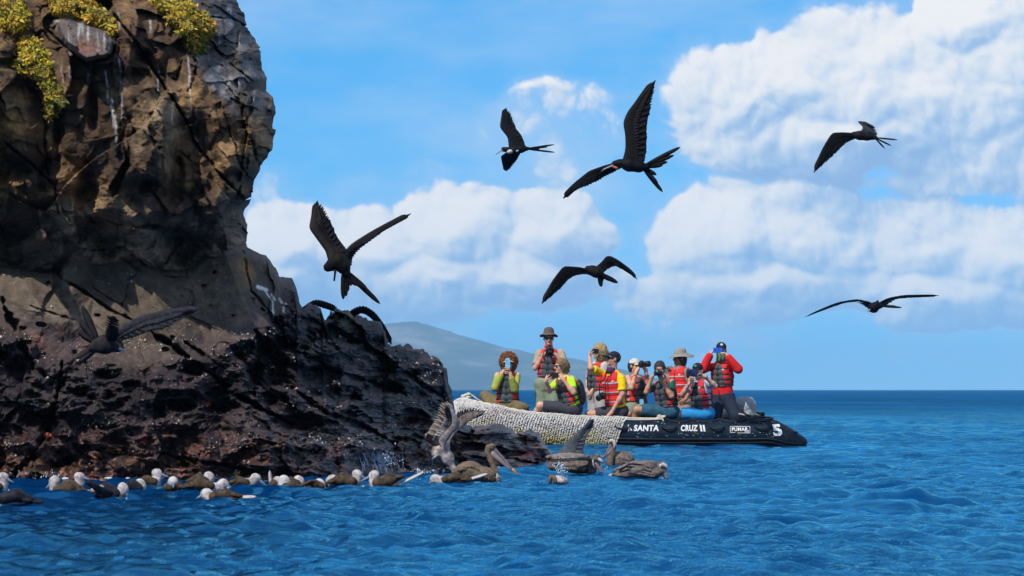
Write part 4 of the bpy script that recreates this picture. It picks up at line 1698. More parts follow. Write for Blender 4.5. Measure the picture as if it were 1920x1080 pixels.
    def vest(s, style='grey', bottom=.03, red=None):
        fl = Field(np.minimum(s.Hp, s.S) - .30, np.maximum(s.Hp, s.S) + .30, .0125)
        sl, G = fl.grid(fl.lo, fl.lo + fl.h * (fl.n - 1))
        x, y, u = s.torso_coords(G)
        k = s.size
        levels = [bottom + (1 - bottom) * q for q in (.10, .32, .56, .83)]
        bulge = np.zeros_like(u)
        for lv in levels:
            bulge -= .010 * np.exp(-((u - lv) / .035) ** 2)
        base = s.torso_d(G, .038 * k + bulge)
        base += .004 * fbm(G * 9 + s.Y, 2)
        # arm holes, neck
        hole = np.full_like(u, 1.0)
        for side in (-1, 1):
            c = s.Hp + s.u * s.L * .92 + s.r * side * .235 * k
            q = G - c
            hole = np.minimum(hole, np.sqrt(((q @ s.r) / .115) ** 2 + ((q @ s.f) / .16) ** 2 + ((q @ s.u) / .185) ** 2) - 1)
        c = s.S + s.u * .11 * k + s.f * .045
        q = G - c
        neck = np.sqrt(((q @ s.r) / .082) ** 2 + ((q @ s.f) / .10) ** 2 + ((q @ s.u) / .155) ** 2) - 1
        lim = np.maximum(np.maximum((bottom - u) * s.L, (u - 1.10) * s.L), np.maximum(-hole * .12, -neck * .09))

        gap = np.maximum(np.abs(y + .015) - .052 * k, .105 * k - np.abs(x))      # open at the sides, under the arms

        def shell(off, extra, name, m, **kw):
            fl.f = np.maximum(np.maximum(base - off, lim - off * .5), extra)
            if name in ('life_vest', 'side_panel', 'reflective_stripe'):
                fl.f = np.maximum(fl.f, -gap)
            if (fl.f < 0).any():
                return fl.build(name, m, s.root, **kw)
        shell(0, lim, 'life_vest', V_RED)
        if style == 'grey':
            half = np.interp(u, [0, .5, .8, 1.1], [.118, .105, .075, .06]) * k
            shell(.006, np.maximum(np.abs(x) - half, .02 - y), 'front_panel', V_GREY)
            shell(.011, np.maximum(np.abs(x) - .009, .02 - y), 'zip', V_STRAP)
            # grey blocks at the sides of the back
            for sd in (-1, 1):
                shell(.006, np.maximum(np.abs(x * sd - .17) - .035, np.maximum(y + .0, u - .78)), 'side_panel', V_GREY)
            for lv in levels:
                e = np.abs(u - lv) * s.L - .0150
                if lv > .84:
                    e = np.maximum(e, .02 - y)
                shell(.009, e, 'strap', V_STRAP)
                b = s.Hp + s.u * s.L * lv
                j = int(np.argmin(np.abs(np.array(TORSO_U) - lv)))
                dd = float(np.interp(lv, TORSO_U, TORSO_D)) * k + .038 * k + .004
                MB().box(b + s.f * dd, s.r * .026, s.f * .011, s.u * .017).build('buckle', V_STRAP, s.root, False)
        else:
            shell(.010, np.maximum(np.abs(x) - .007, .02 - y), 'zip', V_STRAP)
            for lv in (bottom + .10, bottom + .36, .80):
                e = np.abs(u - lv) * s.L - .0145
                shell(.006, e, 'reflective_stripe', V_SILVER)
        # small white emblem on the chest
        c = s.Hp + s.u * s.L * .86 + s.r * .092 * k + s.f * (.118 * k + .028)
        MB().box(c, s.r * .014 - s.f * .006, s.f * .004, s.u * .013).build('emblem', M_PRINT, s.root, False)

    def legwear(s, name, m, upto=.85, loose=.022, full=False):
        k = s.size
        pts = [s.Hp]
        for l in s.legs.values():
            pts += list(l)
        P = np.array(pts)
        fl = Field(P.min(0) - .22, P.max(0) + .22, .0135)
        sl, G = fl.grid(s.Hp - .32, s.Hp + .32)
        x, y, u = s.torso_coords(G)
        d = np.maximum(s.torso_d(G, loose * .8), (u - .10) * s.L)
        fl.put(sl, d, .0, 'u')
        for h, kn, an in s.legs.values():
            q = h + (kn - h) * min(upto, 1.0)
            fl.cone(h, q, .090 * k + loose, (.09 - .03 * min(upto, 1)) * k + loose, .05)
            if full:
                fl.cone(kn, kn + .35 * (an - kn), .058 * k + loose, .060 * k + loose, .02)
                fl.cone(kn + .35 * (an - kn), kn + .95 * (an - kn), .060 * k + loose, .05 * k + loose, .02)
        if not full:
            for h, kn, an in s.legs.values():
                ax = nrm(kn - h)
                q = h + (kn - h) * upto
                sl2, G2 = fl.grid(q - .2, q + .2)
                t = (G2 - q) @ ax
                rad = np.sqrt(np.maximum(((G2 - q) ** 2).sum(-1) - t * t, 0))
                capd = np.maximum(np.maximum(-t, t - .16), rad - .13)
                fl.f[sl2] = np.maximum(fl.f[sl2], -capd)
        fl.noise(.011, 7.5, 4, seed=s.Y * 5)
        return fl.build(name, m, s.root)

    def hair(s, m, r=(.088, .108, .112), face_cut=.0, curl=.012, freq=30.0, back=.0, drop=.0, up=0.0, locks=None):
        k = s.size
        fl = Field(s.head - .26, s.head + .26, .010)
        fl.ell(s.loc(0, -.022, .026 + up), np.array(r) * k, s.RH, .0)
        if drop > 0:
            fl.ell(s.loc(0, -.05, -.02 - drop * .5), np.array((r[0] * .95, r[1] * .72, r[2] * .8 + drop * .3)) * k, s.RH, .04)
        fl.noise(curl, freq, 3, 'billow', s.Y)
        fl.ell(s.loc(0, .135, -.048 + face_cut), np.array((.085, .105, .112)) * k, s.RH, .012, 's')
        fl.ell(s.loc(0, .02, -.16 - drop * .9), np.array((.11, .12, .09)) * k, s.RH, .012, 's')
        mb = MB()
        if locks:
            n, ln, wv, dr, rad = locks
            rng = random.Random(int(s.Y * 1000))
            cen = s.loc(0, -.022, .026 + up)
            for _ in range(n * 3):
                d = nrm([rng.gauss(0, 1) for _ in range(3)])
                if d[2] < -.75 or (d[1] > .45 and d[2] < .42 + face_cut * 4):
                    continue
                if len(mb.f) > n * 16:
                    break
                p = cen + (s.hr * d[0] * r[0] + s.hf * d[1] * r[1] + s.hu * d[2] * r[2]) * k * .97
                o = s.hr * d[0] + s.hf * d[1] + s.hu * d[2]
                t1 = nrm(np.cross(o, [rng.gauss(0, 1) for _ in range(3)]))
                t2 = np.cross(o, t1)
                L = ln * rng.uniform(.6, 1.4)
                ph = rng.uniform(0, 6.3)
                pts = []
                for j in range(5):
                    q = j / 4
                    pts.append(p + o * L * (q * (1 - dr * .5)) + np.array((0, 0, -1)) * L * dr * q * 1.2 + (t1 * math.cos(ph + q * 5) + t2 * math.sin(ph + q * 5)) * wv * (.3 + q))
                mb.tube(pts, [rad, rad * 1.1, rad, rad * .75, rad * .3], 4)
        return fl.build('hair', m, s.root, mb)

    def shades(s):
        root = None
        mb = MB()
        for x in (-1, 1):
            mb.ball(s.loc(x * .036, .098, .008), s.hr * .030, s.hf * .012, s.hu * .021)
        o = mb.build('sunglasses', M_GLASS, s.root)
        mb = MB()
        mb.tube([s.loc(-.06, .095, .016), s.loc(0, .106, .014), s.loc(.06, .095, .016)], .005, 6)
        for x in (-1, 1):
            mb.tube([s.loc(x * .062, .094, .016), s.loc(x * .080, .05, .014), s.loc(x * .080, -.01, .010)], .005, 6)
        mb.build('frame', M_PLASTIC, o)
        return o

    def cap(s, m, tilt=0.0, bill_len=.085, badge=None, bill_yaw=0.0):
        k = s.size
        fl = Field(s.head - .2, s.head + .2, .010)
        fl.ell(s.loc(0, -.012, .036), np.array((.087, .107, .094)) * k, s.RH, 0)
        n = s.hu * -1 + s.hf * tilt
        fl.cut(s.loc(0, 0, .036), n)
        o = fl.build('cap', m, s.root)
        V, n1 = [], 11
        for layer in (0, -.008):
            for j in range(4):
                for i in range(n1):
                    a = math.radians(-58 + 116 * i / (n1 - 1)) + bill_yaw
                    rr = .080 + (bill_len + .014) * j / 3 * max(.15, math.cos((a - bill_yaw) * 1.1))
                    V.append(s.loc(math.sin(a) * (.083 + (rr - .080) * .35), math.cos(a) * (.022 + rr), .046 + layer - .012 * (j / 3) ** 2 - .022 * math.sin(a - bill_yaw) ** 2 + tilt * .06 * j / 3))
        Fc = []
        for L in (0, 1):
            for j in range(3):
                for i in range(n1 - 1):
                    b = L * 4 * n1 + j * n1 + i
                    Fc.append((b, b + 1, b + n1 + 1, b + n1) if L == 0 else (b, b + n1, b + n1 + 1, b + 1))
        for i in range(n1 - 1):
            a, b = 3 * n1 + i, 7 * n1 + i
            Fc.append((a, a + 1, b + 1, b))
        mb = MB()
        mb.add(V, Fc)
        mb.build('bill', m, o)
        if badge is not None:
            MB().ball(s.loc(.0, .092, .085), s.hr * .026, s.hf * .006, s.hu * .022).build('badge', badge, o)
        return o

    def brim_hat(s, m, brim=.085, droop=.030, crown=.105, back=0.0, tilt=0.0):
        prof = [(.001, crown), (.045, crown - .004), (.078, crown - .022), (.092, crown - .060), (.098, .030), (.102, .022), (.102 + brim * .5, .014 - droop * .35), (.102 + brim, .006 - droop),
                (.102 + brim, .0 - droop), (.102 + brim * .5, .007 - droop * .35), (.096, .014)]
        n = 28
        V, Fc = [], []
        for r, z in prof:
            for i in range(n):
                t = 2 * math.pi * i / n
                cx, cy = math.sin(t), math.cos(t)
                ext = max(0, r - .102)
                bk = max(0, -cy)
                R = r + ext * bk * back
                dz = -ext * bk * back * .8 - ext * (abs(cx) ** 2) * .15 + ext * .14 * math.sin(3 * t + s.Y * 7)
                yy = cy * R * 1.12
                V.append(s.loc(cx * R * .93, yy - .008, z + .058 + dz + tilt * yy))
        for j in range(len(prof) - 1):
            for i in range(n):
                a, b = j * n + i, j * n + (i + 1) % n
                Fc.append((a, b, b + n, a + n))
        mb = MB()
        mb.add(V, Fc)
        o = mb.build('hat', m, s.root)
        mb = MB()
        mb.tube([s.loc(math.sin(t * .2244) * .0935, math.cos(t * .2244) * .108 - .008, .046 + .034 + tilt * math.cos(t * .2244) * .1) for t in range(29)], .006, 5)
        mb.build('hat_band', m, o)
        return o


def phone(label, c, right, up, w, h, case, screen_back=False, lens=True, cat='phone', group='phones held up by the people'):
    """a phone seen from its back: w along right, h along up (half sizes)"""
    c, right, up = np.array(c), nrm(right), np.array(up, dtype=float)
    up = nrm(up - right * (up @ right))
    n = np.cross(right, up)
    if n[1] > 0:
        n = -n
    root = empty('phone', tuple(c), label, cat, group)
    V, Fc = [], []
    ring = []
    for i in range(20):
        t = 2 * math.pi * i / 20
        ring.append((math.copysign(abs(math.cos(t)) ** .35, math.cos(t)), math.copysign(abs(math.sin(t)) ** .35, math.sin(t))))
    mb = MB()
    for z, sc in ((-.0045, .97), (-.0035, 1), (.0035, 1), (.0045, .97)):
        for x, y in ring:
            V.append(c + right * x * w * sc + up * y * h * sc + n * z)
    for j in range(3):
        for i in range(20):
            Fc.append((j * 20 + i, j * 20 + (i + 1) % 20, (j + 1) * 20 + (i + 1) % 20, (j + 1) * 20 + i))
    Fc += [tuple(range(19, -1, -1)), tuple(range(60, 80))]
    mb.add(V, Fc)
    mb.build('case', case, root, False)
    MB().box(c - n * .0052, right * w * .93, up * h * .93, n * .0006).build('screen', M_GLASS, root, False)
    if lens:
        lx, ly = (-.55, .6) if w > h else (-.45, .72)
        b = MB().box(c + n * .006 + right * w * lx + up * h * ly * .6, right * .016, up * .016, n * .002).build('camera_bump', case, root, False)
        mb = MB()
        for q in (-1, 1):
            cc = c + n * .0085 + right * (w * lx + q * .007) + up * h * ly * .6
            mb.ball(cc, right * .006, up * .006, n * .002)
        mb.build('lens', M_GLASS, b)
    return root


def camera(label, c, fwd, up, lens_len=.09, lens_r=.036, size=1.0, strap=None):
    c, fwd = np.array(c, dtype=float), nrm(fwd)
    up = np.array(up, dtype=float)
    up = nrm(up - fwd * (up @ fwd))
    rt = np.cross(fwd, up)
    root = empty('photo_camera', tuple(c), label, 'camera', 'cameras of the people in the boat')
    fl = Field(c - .13, c + .13, .007)
    R = np.stack([rt, fwd, up])
    sl, P = fl.grid(fl.lo, fl.lo + fl.h * (fl.n - 1))
    q = (P - c) @ R.T

    def rbox(cc, hs, rad):
        d = np.abs(q - np.array(cc)) - (np.array(hs) - rad)
        return np.sqrt((np.maximum(d, 0) ** 2).sum(-1)) + np.minimum(d.max(-1), 0) - rad
    z = size
    fl.f = np.minimum(np.minimum(rbox((0, 0, 0), (.066 * z, .028 * z, .042 * z), .012), rbox((0, .004, .045 * z), (.026 * z, .030 * z, .022 * z), .012)), rbox((.052 * z, .02 * z, -.004), (.018 * z, .026 * z, .04 * z), .012))
    fl.build('camera_body', M_PLASTIC, root)
    o = c + fwd * .024 * z
    pts = [o, o + fwd * .015, o + fwd * .018, o + fwd * lens_len * .55, o + fwd * lens_len * .58, o + fwd * lens_len * .95, o + fwd * lens_len]
    ln = MB().tube(pts, [lens_r * .95, lens_r * .95, lens_r, lens_r, lens_r * 1.08, lens_r * 1.12, lens_r * 1.05], 18).build('lens', M_PLASTIC, root)
    MB().ball(o + fwd * lens_len, rt * lens_r * .8, up * lens_r * .8, fwd * .006, 12, 6).build('front_glass', M_GLASS, ln)
    if strap:
        MB().tube([np.array(p) for p in strap], .009, 5, squash=(1, .35)).build('strap', V_STRAP, root)
    return root


# ------------------------------------------------------------------ the ten people
def hair_mat(name, c):
    return mat('hair_' + name, c, .65, .35, 90.0, .5, 160.0, .3)


H_GINGER, H_BLOND, H_SANDY, H_DARK = hair_mat('ginger', (0.19, 0.068, 0.020)), hair_mat('blond', (0.33, 0.235, 0.12)), hair_mat('sandy', (0.19, 0.125, 0.065)), hair_mat('dark_grey', (0.035, 0.032, 0.033))
C_NAVY, C_OLIVE, C_SAND = fab('navy', (0.008, 0.012, 0.030)), fab('olive', (0.33, 0.36, 0.065)), fab('sand', (0.37, 0.30, 0.215))
C_KHAKI, C_SAGE, C_NEON = fab('khaki', (0.15, 0.115, 0.05)), fab('sage', (0.20, 0.25, 0.17)), fab('neon', (0.42, 0.90, 0.012), .05)
C_CHAR, C_YEL, C_WHITE = fab('charcoal', (0.045, 0.047, 0.06)), fab('yellow', (0.80, 0.56, 0.004), .06), fab('white', (0.50, 0.47, 0.46))
C_GREEN, C_TEAL, C_TAUPE = fab('dark_green', (0.010, 0.085, 0.060)), fab('teal_denim', (0.022, 0.085, 0.135), .3), fab('taupe', (0.24, 0.185, 0.155))
C_BLUE, C_JRED, C_BROWN = fab('bright_blue', (0.022, 0.26, 0.56)), fab('jacket_red', (0.58, 0.012, 0.012)), fab('hat_brown', (0.115, 0.080, 0.070))
C_HAT, C_CREAM, C_BERMUDA = fab('hat_grey', (0.25, 0.235, 0.20)), fab('cream', (0.56, 0.52, 0.46)), fab('pants_grey', (0.30, 0.28, 0.285))
C_NVPANT = fab('navy_trousers', (0.012, 0.020, 0.042))


def pattern_mat():
    m = mat('cloth_speckled', (0.5, 0.5, 0.5))
    nt = m.node_tree
    T = NT(nt)
    tc = T.n('ShaderNodeTexCoord').outputs['Object']
    f = T.ss(T.noise(tc, 55.0, 3.0, .6), .46, .54)
    T.put(nt.nodes['Principled BSDF'].inputs['Base Color'], T.mix(f, (0.05, 0.085, 0.22), (0.62, 0.66, 0.74)))
    return m


C_SPECK = pattern_mat()
B_CASE = mat('phone_case_navy', (0.012, 0.030, 0.085), .4)
B_CASE2 = mat('phone_case_blue', (0.022, 0.10, 0.55), .4)
B_CASE3 = mat('phone_case_pale_blue', (0.16, 0.42, 0.62), .35)
B_BLACK = mat('phone_black', (0.008, 0.008, 0.010), .3)
M_SKYB = mat('visor_white', (0.6, 0.56, 0.52), .7)


def bracelet(p, a, b, t, m, r=.036, th=.008):
    """a band round the forearm between elbow a and wrist b"""
    d = nrm(b - a)
    c = a + (b - a) * t
    e1 = nrm(np.cross(d, (0, 1, .3)))
    e2 = np.cross(d, e1)
    MB().tube([c + (e1 * math.cos(2 * math.pi * i / 12) + e2 * math.sin(2 * math.pi * i / 12)) * r for i in range(13)], th, 5).build('wristband', m, p.root)


def build_people():
    # 1 -- bow, curly ginger hair, holding a pale blue phone upright
    p = Person(70.3, 'person with curly ginger hair in an olive shirt sitting at the bow', (933, 703), (970, 703), (952, 762), 'b', (953.5, 681), (0, -1, -.05), 'fair')
    p.arm('a', (928, 727), (941, 700), (949, 691), -1, -1, g=(.6, -.2, .6), thumb=1)
    p.arm('b', (965, 730), (958, 704), (954.5, 692), -1, -1, g=(-.6, -.2, .6), thumb=-1)
    p.leg('a', (909, 742), (926, 765), 1, -1)
    p.leg('b', (982, 765), (957, 775), -1, -1)
    p.body()
    p.shirt('shirt', C_OLIVE, 1.0, .014, -.16, .014, .80)
    p.vest('grey', .14)
    p.legwear('trousers', C_KHAKI, 1.0, .026, True)
    p.hair(H_GINGER, (.120, .120, .128), -.012, .034, 26.0, 0, .05, .012, locks=(620, .044, .014, .1, .0062))
    # a pale sun visor
    mb = MB()
    V = []
    for rr, z in (((.104, .050), (.165, .036), (.165, .029), (.104, .040))):
        for i in range(13):
            a = math.radians(-64 + 128 * i / 12)
            V.append(p.loc(math.sin(a) * (.088 + (rr - .104) * .3), math.cos(a) * rr, z - .015 * math.sin(a) ** 2))
    mb.add(V, [(j * 13 + i, j * 13 + i + 1, ((j + 1) % 4) * 13 + i + 1, ((j + 1) % 4) * 13 + i) for j in range(4) for i in range(12)])
    mb.build('visor', M_SKYB, p.root)
    MB().ball(p.loc(0, .085, .02), p.hr * .075, p.hf * .022, p.hu * .022).build('visor_shade', M_GLASS, p.root)
    w, t = p.hands[0][0], p.hands[0][1]
    bracelet(p, p.arms['a'][1], p.arms['a'][2], .9, V_RED)
    y = (p.hands[0][1][1] + p.hands[1][1][1]) / 2 - .01
    phone('pale blue phone held upright before the face of the ginger haired person', at(952, 681, y), (1, 0, .02), (0, .1, 1), .040, .085, B_CASE3)

    # 2 -- standing man in bucket hat with a black camera at his chest
    p = Person(70.75, 'standing person in a brown bucket hat and sand coloured shirt behind a black camera', (1011, 660), (1052, 660), (1027, 721), 'b', (1028.8, 634.5), (.02, -1, -.06), 'red', .185, head_dy=-.04)
    p.arm('a', (1004, 690), (1018, 666), (1026, 657.5), -1, -1, g=(.6, .2, 0), thumb=1)
    p.arm('b', (1061, 689), (1043, 666), (1035, 658), -1, -1, g=(-.6, .2, 0), thumb=-1)
    p.leg('a', (1016, 771), (1015, 815), -1, 1, .45, .40)
    p.leg('b', (1040, 771), (1041, 815), -1, 1, .45, .40)
    p.body()
    p.shirt('shirt', C_SAND, .80, .016, -.14, .024)
    p.vest('grey', .23)
    p.legwear('shorts', C_SAGE, .93, .042)
    p.hair(H_SANDY, (.080, .10, .10), .0, .006, 40)
    p.brim_hat(C_BROWN, .062, .014, .130, 0.0, .16)
    p.shades()
    MB().tube([p.loc(0, -.02, -.10), p.loc(0, -.015, -.125), p.loc(0, -.01, -.15)], [.060, .068, .072], 14).build('neckerchief', V_RED, p.root)
    y = min(p.hands[0][1][1], p.hands[1][1][1]) - .02
    c = np.array(at(1031, 657.5, y))
    camera('black camera held at the chest of the standing person in the brown hat', c, (.02, -1, -.35), (0, -.3, 1), .11, .036, 1.0,
           [c + np.array((-.07, 0, .02)), c + np.array((-.12, -.02, -.08)), c + np.array((-.10, 0, -.13)), c + np.array((.0, .05, -.24)), c + np.array((.05, .06, -.12)), c + np.array((.07, 0, .02))])

    # 3 -- woman in neon green, sitting on the tube, phone held sideways
    p = Person(69.3, 'person in a neon green shirt and dark shorts sitting sideways on the tube', (1045, 714), (1071, 709), (1072, 768), 'b', (1052, 687), (-.92, -.38, -.03), 'fair', lean=.05, head_dy=.0)
    p.arm('a', (1030, 733), (1024, 714), (1025.5, 705), -1, -1, g=(.6, .3, 0), thumb=-1)
    p.arm('b', (1075, 736), (1056.5, 712), (1049, 702.5), -1, -1, g=(-.4, .6, 0), thumb=1)
    p.leg('b', (1013, 760), (999, 789), -1, 1, .46)
    p.leg('a', (1020, 766), (1010, 795), 1, 1, .43)
    p.body()
    p.shirt('shirt', C_NEON, .72, .016, -.20, .020)
    p.vest('grey', .21)
    p.legwear('shorts', C_CHAR, .93, .026)
    p.hair(H_SANDY, (.083, .104, .104), .015, .020, 24, 0, .045, locks=(520, .046, .014, .7, .0056))
    p.shades()
    y = p.hands[0][1][1]
    phone('black phone held level in both hands of the person in neon green', at(1036.5, 704, y - .02), (1, -.15, .03), (0, .05, 1), .092, .044, B_BLACK)
    # black rucksack hanging at the back
    root = empty('backpack', tuple(np.array(at(1089, 745, 69.5))), 'small black backpack worn behind the person in neon green', 'backpack')
    fl = Field(np.array(at(1088, 740, 69.45)) - .34, np.array(at(1088, 740, 69.45)) + .34, .012)
    fl.ell(at(1086, 733, 69.42), (.085, .13, .19), None, .03)
    fl.ell(at(1090, 746, 69.42), (.075, .13, .13), None, .05)
    fl.noise(.008, 9, 3)
    fl.build('pack', V_STRAP, root)
    MB().tube([at(1080, 712, 69.4), at(1087, 722, 69.33), at(1091, 740, 69.30), at(1090, 754, 69.3)], .012, 6).build('red_piping', V_RED, root)
    MB().tube([at(1070, 706, 69.28), at(1078, 712, 69.3), at(1082, 725, 69.3), at(1081, 742, 69.26), at(1078, 746, 69.2)], .012, 6, squash=(1, .4)).build('shoulder_strap', V_STRAP, root)

    # 4 -- blond person behind
    p = Person(70.6, 'person with wavy blond hair and pale grey trousers standing behind the person in yellow', (1109, 686), (1134, 683), (1121, 742), 'b', (1123, 659), (-.9, .15, 0), 'fair', head_dy=-.02)
    p.arm('a', (1103, 712), (1101, 733), (1104, 741), 1, -1, g=(.5, -.2, 0), thumb=1)
    p.arm('b', (1133, 716), (1110, 733), (1105.5, 741), -1, -1, g=(-.2, .5, -.3), thumb=1)
    p.leg('a', (1113, 786), (1118, 822), -1, 1)
    p.leg('b', (1127, 787), (1130, 822), -1, 1)
    p.body()
    p.shirt('shirt', C_WHITE, .85, .014, -.10, .018)
    p.vest('grey', .20)
    p.legwear('trousers', C_BERMUDA, 1.0, .032, True)
    p.hair(H_BLOND, (.088, .108, .108), .02, .022, 18, 0, .10, .004, locks=(620, .078, .013, .9, .0058))
    # loose strap ends
    MB().tube([at(1104, 694, 70.3), at(1101.5, 706, 70.3), at(1101, 724, 70.3), at(1103, 730, 70.3)], .010, 5, squash=(1, .4)).build('loose_strap', V_STRAP, p.root)

    # 5 -- man in yellow, right arm raised with a phone, other hand on the tube
    p = Person(69.35, 'person in a yellow shirt and red life vest raising a phone beside a navy cap', (1131, 699), (1166, 706), (1156, 771), 'b', (1150, 673), (-.95, -.30, .10), 'red', .185, lean=.08, head_dy=-.02)
    p.arm('a', (1107.5, 690), (1105.5, 669), (1106, 660), -1, 1, g=(.7, .1, 0), thumb=-1)
    p.arm('b', (1167, 739), (1146, 774), (1137, 781), -1, -1, g=(0, .3, -.6), thumb=-1, Lu=.29, Lf=.34)
    p.leg('a', (1104, 782), (1138, 796), 1, 1)
    p.leg('b', (1103, 777), (1140, 790), -1, 1, .44)
    p.body()
    p.shirt('shirt', C_YEL, .80, .018, -.16, .024)
    p.vest('red', .19)
    p.legwear('shorts', C_CHAR, .78, .03)
    p.hair(H_DARK, (.081, .102, .100), .0, .004, 60)
    p.cap(C_NAVY, .12, .10)
    p.shades()
    MB().tube([p.S + p.u * .12 + p.f * .02, p.S + p.u * .085 + p.f * .03, p.S + p.u * .04 + p.f * .045], [.064, .076, .090], 14).build('bandana', fab('purple', (0.050, 0.020, 0.070), .6), p.root)
    t = p.hands[0][1]
    phone('black phone raised at arm length by the person in the yellow shirt', at(1116, 658.5, t[1] - .01), (1, .1, -.06), (0, 0, 1), .060, .041, B_BLACK)
    c = p.Hp + p.u * p.L * .36 + p.f * .245 + p.r * (-.08)
    c = np.array(at(1129.5, 743.5, c[1]))
    camera('black camera hanging on a strap before the red vest of the person in yellow', c, nrm(p.f + np.array((-.2, 0, -.15))), (0, 0, 1), .085, .045, 1.05,
           [c + p.r * .06, c + p.u * .2 + p.r * .05 - p.f * .04, p.S + p.r * .05 + p.f * .18, p.S + p.r * .07 + p.f * .05 + p.u * .07, p.S - p.r * .05 + p.f * .08 + p.u * .07, p.S - p.r * .05 + p.f * .18 - p.u * .05, c + p.u * .2 - p.r * .06 - p.f * .04, c - p.r * .06])

    # 6 -- cream cap, camera pointing to the right
    p = Person(70.9, 'person in a cream cap aiming a long lens camera to the right', (1177, 708), (1208, 711), (1194, 764), 'a', (1190, 686), (.72, -.68, .02), 'fair', head_dy=-.04)
    p.arm('a', (1184, 727), (1192.5, 699), (1197, 686), -1, -1, g=(.5, .3, .1), thumb=1)
    p.arm('b', (1217, 725), (1211.5, 700), (1208.5, 687), -1, -1, g=(-.3, .2, .7), thumb=-1)
    p.leg('a', (1176, 777), (1182, 812), -1, 1)
    p.leg('b', (1200, 780), (1204, 815), -1, 1)
    p.body()
    p.shirt('shirt', fab('pink_white', (0.5, 0.37, 0.34)), .30, .012, -.10, .012)
    p.vest('grey', .13)
    p.legwear('shorts', C_SAGE, .92, .032)
    p.hair(H_DARK, (.080, .10, .10), .0, .008, 40, 0, .02)
    p.cap(C_CREAM, -.05, .075)
    bracelet(p, p.arms['a'][1], p.arms['a'][2], .82, V_RED, .033, .006)
    bracelet(p, p.arms['b'][1], p.arms['b'][2], .80, V_STRAP)
    bracelet(p, p.arms['b'][1], p.arms['b'][2], .25, V_STRAP, .045)
    camera('black long lens camera pointed to the right under the cream cap', at(1203, 683.5, (p.hands[0][1][1] + p.hands[1][1][1]) / 2 - .02), (.80, -.60, .08), (0, 0, 1), .135, .046, 1.0)
    phone('blue grey phone tucked in the vest of the person in the cream cap', np.array(at(1203, 754, p.Y - .22)), (1, 0, .06), (0, .1, 1), .034, .05, B_CASE3, lens=False, group='phones held up by the people')

    # 7 -- dark green shirt, camera pointed at us
    p = Person(69.3, 'person in a dark green shirt and teal shorts pointing a camera at the viewer', (1230, 721), (1260, 716), (1252, 773), 'b', (1237, 693), (-.10, -1, -.05), 'tan', lean=.03, head_dy=-.06)
    p.arm('a', (1212, 735), (1222, 708), (1227.5, 700), -1, -1, g=(.7, .1, 0), thumb=1)
    p.arm('b', (1259, 743), (1243, 716), (1236, 707), -1, -1, g=(-.2, .2, .8), thumb=-1)
    p.leg('b', (1194, 768), (1188, 806), -1, 1, .48)
    p.leg('a', (1197, 774), (1190, 810), 1, 1)
    p.body()
    p.shirt('shirt', C_GREEN, .72, .016, -.16, .020)
    p.vest('grey', .20)
    p.legwear('shorts', C_TEAL, .86, .034)
    p.hair(H_DARK, (.080, .103, .106), -.004, .014, 34, 0, .0, .006, locks=(200, .026, .006, .2, .0045))
    p.eyes()
    camera('black camera with a round lens pointed at the viewer by the person in dark green', at(1234, 699.5, min(p.hands[0][1][1], p.hands[1][1][1], p.head[1] - .15)), (-.04, -1, -.02), (0, 0, 1), .10, .042, 1.0,
           [np.array(at(1240, 698, p.head[1] - .16)), np.array(at(1246, 703, p.head[1] - .10)), np.array(at(1250, 709, p.S[1] - .12)), p.S + p.r * .08 + p.u * .06 + p.f * .06])

    # 8 -- wide sun hat behind
    p = Person(70.7, 'person in a wide grey sun hat and red vest with silver stripes looking left', (1256, 693), (1291, 694), (1275, 758), 'b', (1274, 672), (-.90, -.42, .04), 'brown', .185, head_dy=-.02)
    p.arm('a', (1250, 722), (1262, 742), (1268, 748), -1, -1, g=(.2, .5, 0), thumb=1)
    p.arm('b', (1297, 724), (1286, 748), (1280, 754), -1, -1, g=(-.2, .5, 0), thumb=-1)
    p.leg('a', (1255, 778), (1262, 815), -1, 1)
    p.leg('b', (1284, 780), (1288, 815), -1, 1)
    p.body()
    p.shirt('shirt', C_TAUPE, .9, .018, -.16, .022)
    p.vest('red', .20)
    p.legwear('trousers', C_TAUPE, 1.0, .034, True)
    p.hair(H_DARK, (.082, .104, .104), .0, .008, 40, 0, .06)
    p.brim_hat(C_HAT, .072, .022, .118, .65, -.18)
    p.eyes()
    MB().tube([p.loc(-.05, .03, -.12), p.loc(-.0, .06, -.16), p.loc(.05, .02, -.12)], .012, 6).build('collar', C_TAUPE, p.root)
    # grey day pack strap on the far shoulder
    fl = Field(np.array(at(1256, 697, 70.75)) - .22, np.array(at(1256, 697, 70.75)) + .22, .012)
    fl.ell(at(1256, 697, 70.8), (.085, .12, .10), None, .02)
    fl.noise(.012, 11, 3)
    r8 = empty('backpack', tuple(at(1256, 700, 70.8)), 'grey day pack on the shoulder of the person in the wide sun hat', 'backpack')
    fl.build('pack', fab('pack_grey', (0.15, 0.155, 0.15), .4), r8)
    MB().tube([at(1251, 690, 70.66), at(1257, 694, 70.64), at(1262, 702, 70.64)], .016, 6, squash=(1, .4)).build('shoulder_strap', V_STRAP, r8)

    # 9 -- bright blue shorts, navy phone
    p = Person(69.3, 'person in bright blue shorts and a speckled shirt holding up a navy phone', (1298, 719), (1327, 715), (1318, 776), 'b', (1308, 695), (-.40, -.9, -.10), 'fair', lean=.03, head_dy=-.05)
    p.arm('a', (1280, 739), (1293, 719), (1299, 711), -1, -1, g=(.4, .1, .5), thumb=1)
    p.arm('b', (1341, 724), (1322, 706.5), (1311, 700), -1, -1, g=(-.5, -.3, -.3), thumb=-1)
    p.leg('b', (1272, 776), (1262, 812), -1, 1, .46)
    p.leg('a', (1276, 780), (1268, 814), 1, 1)
    p.body()
    p.shirt('shirt', C_SPECK, .62, .018, -.18, .024)
    p.vest('grey', .19)
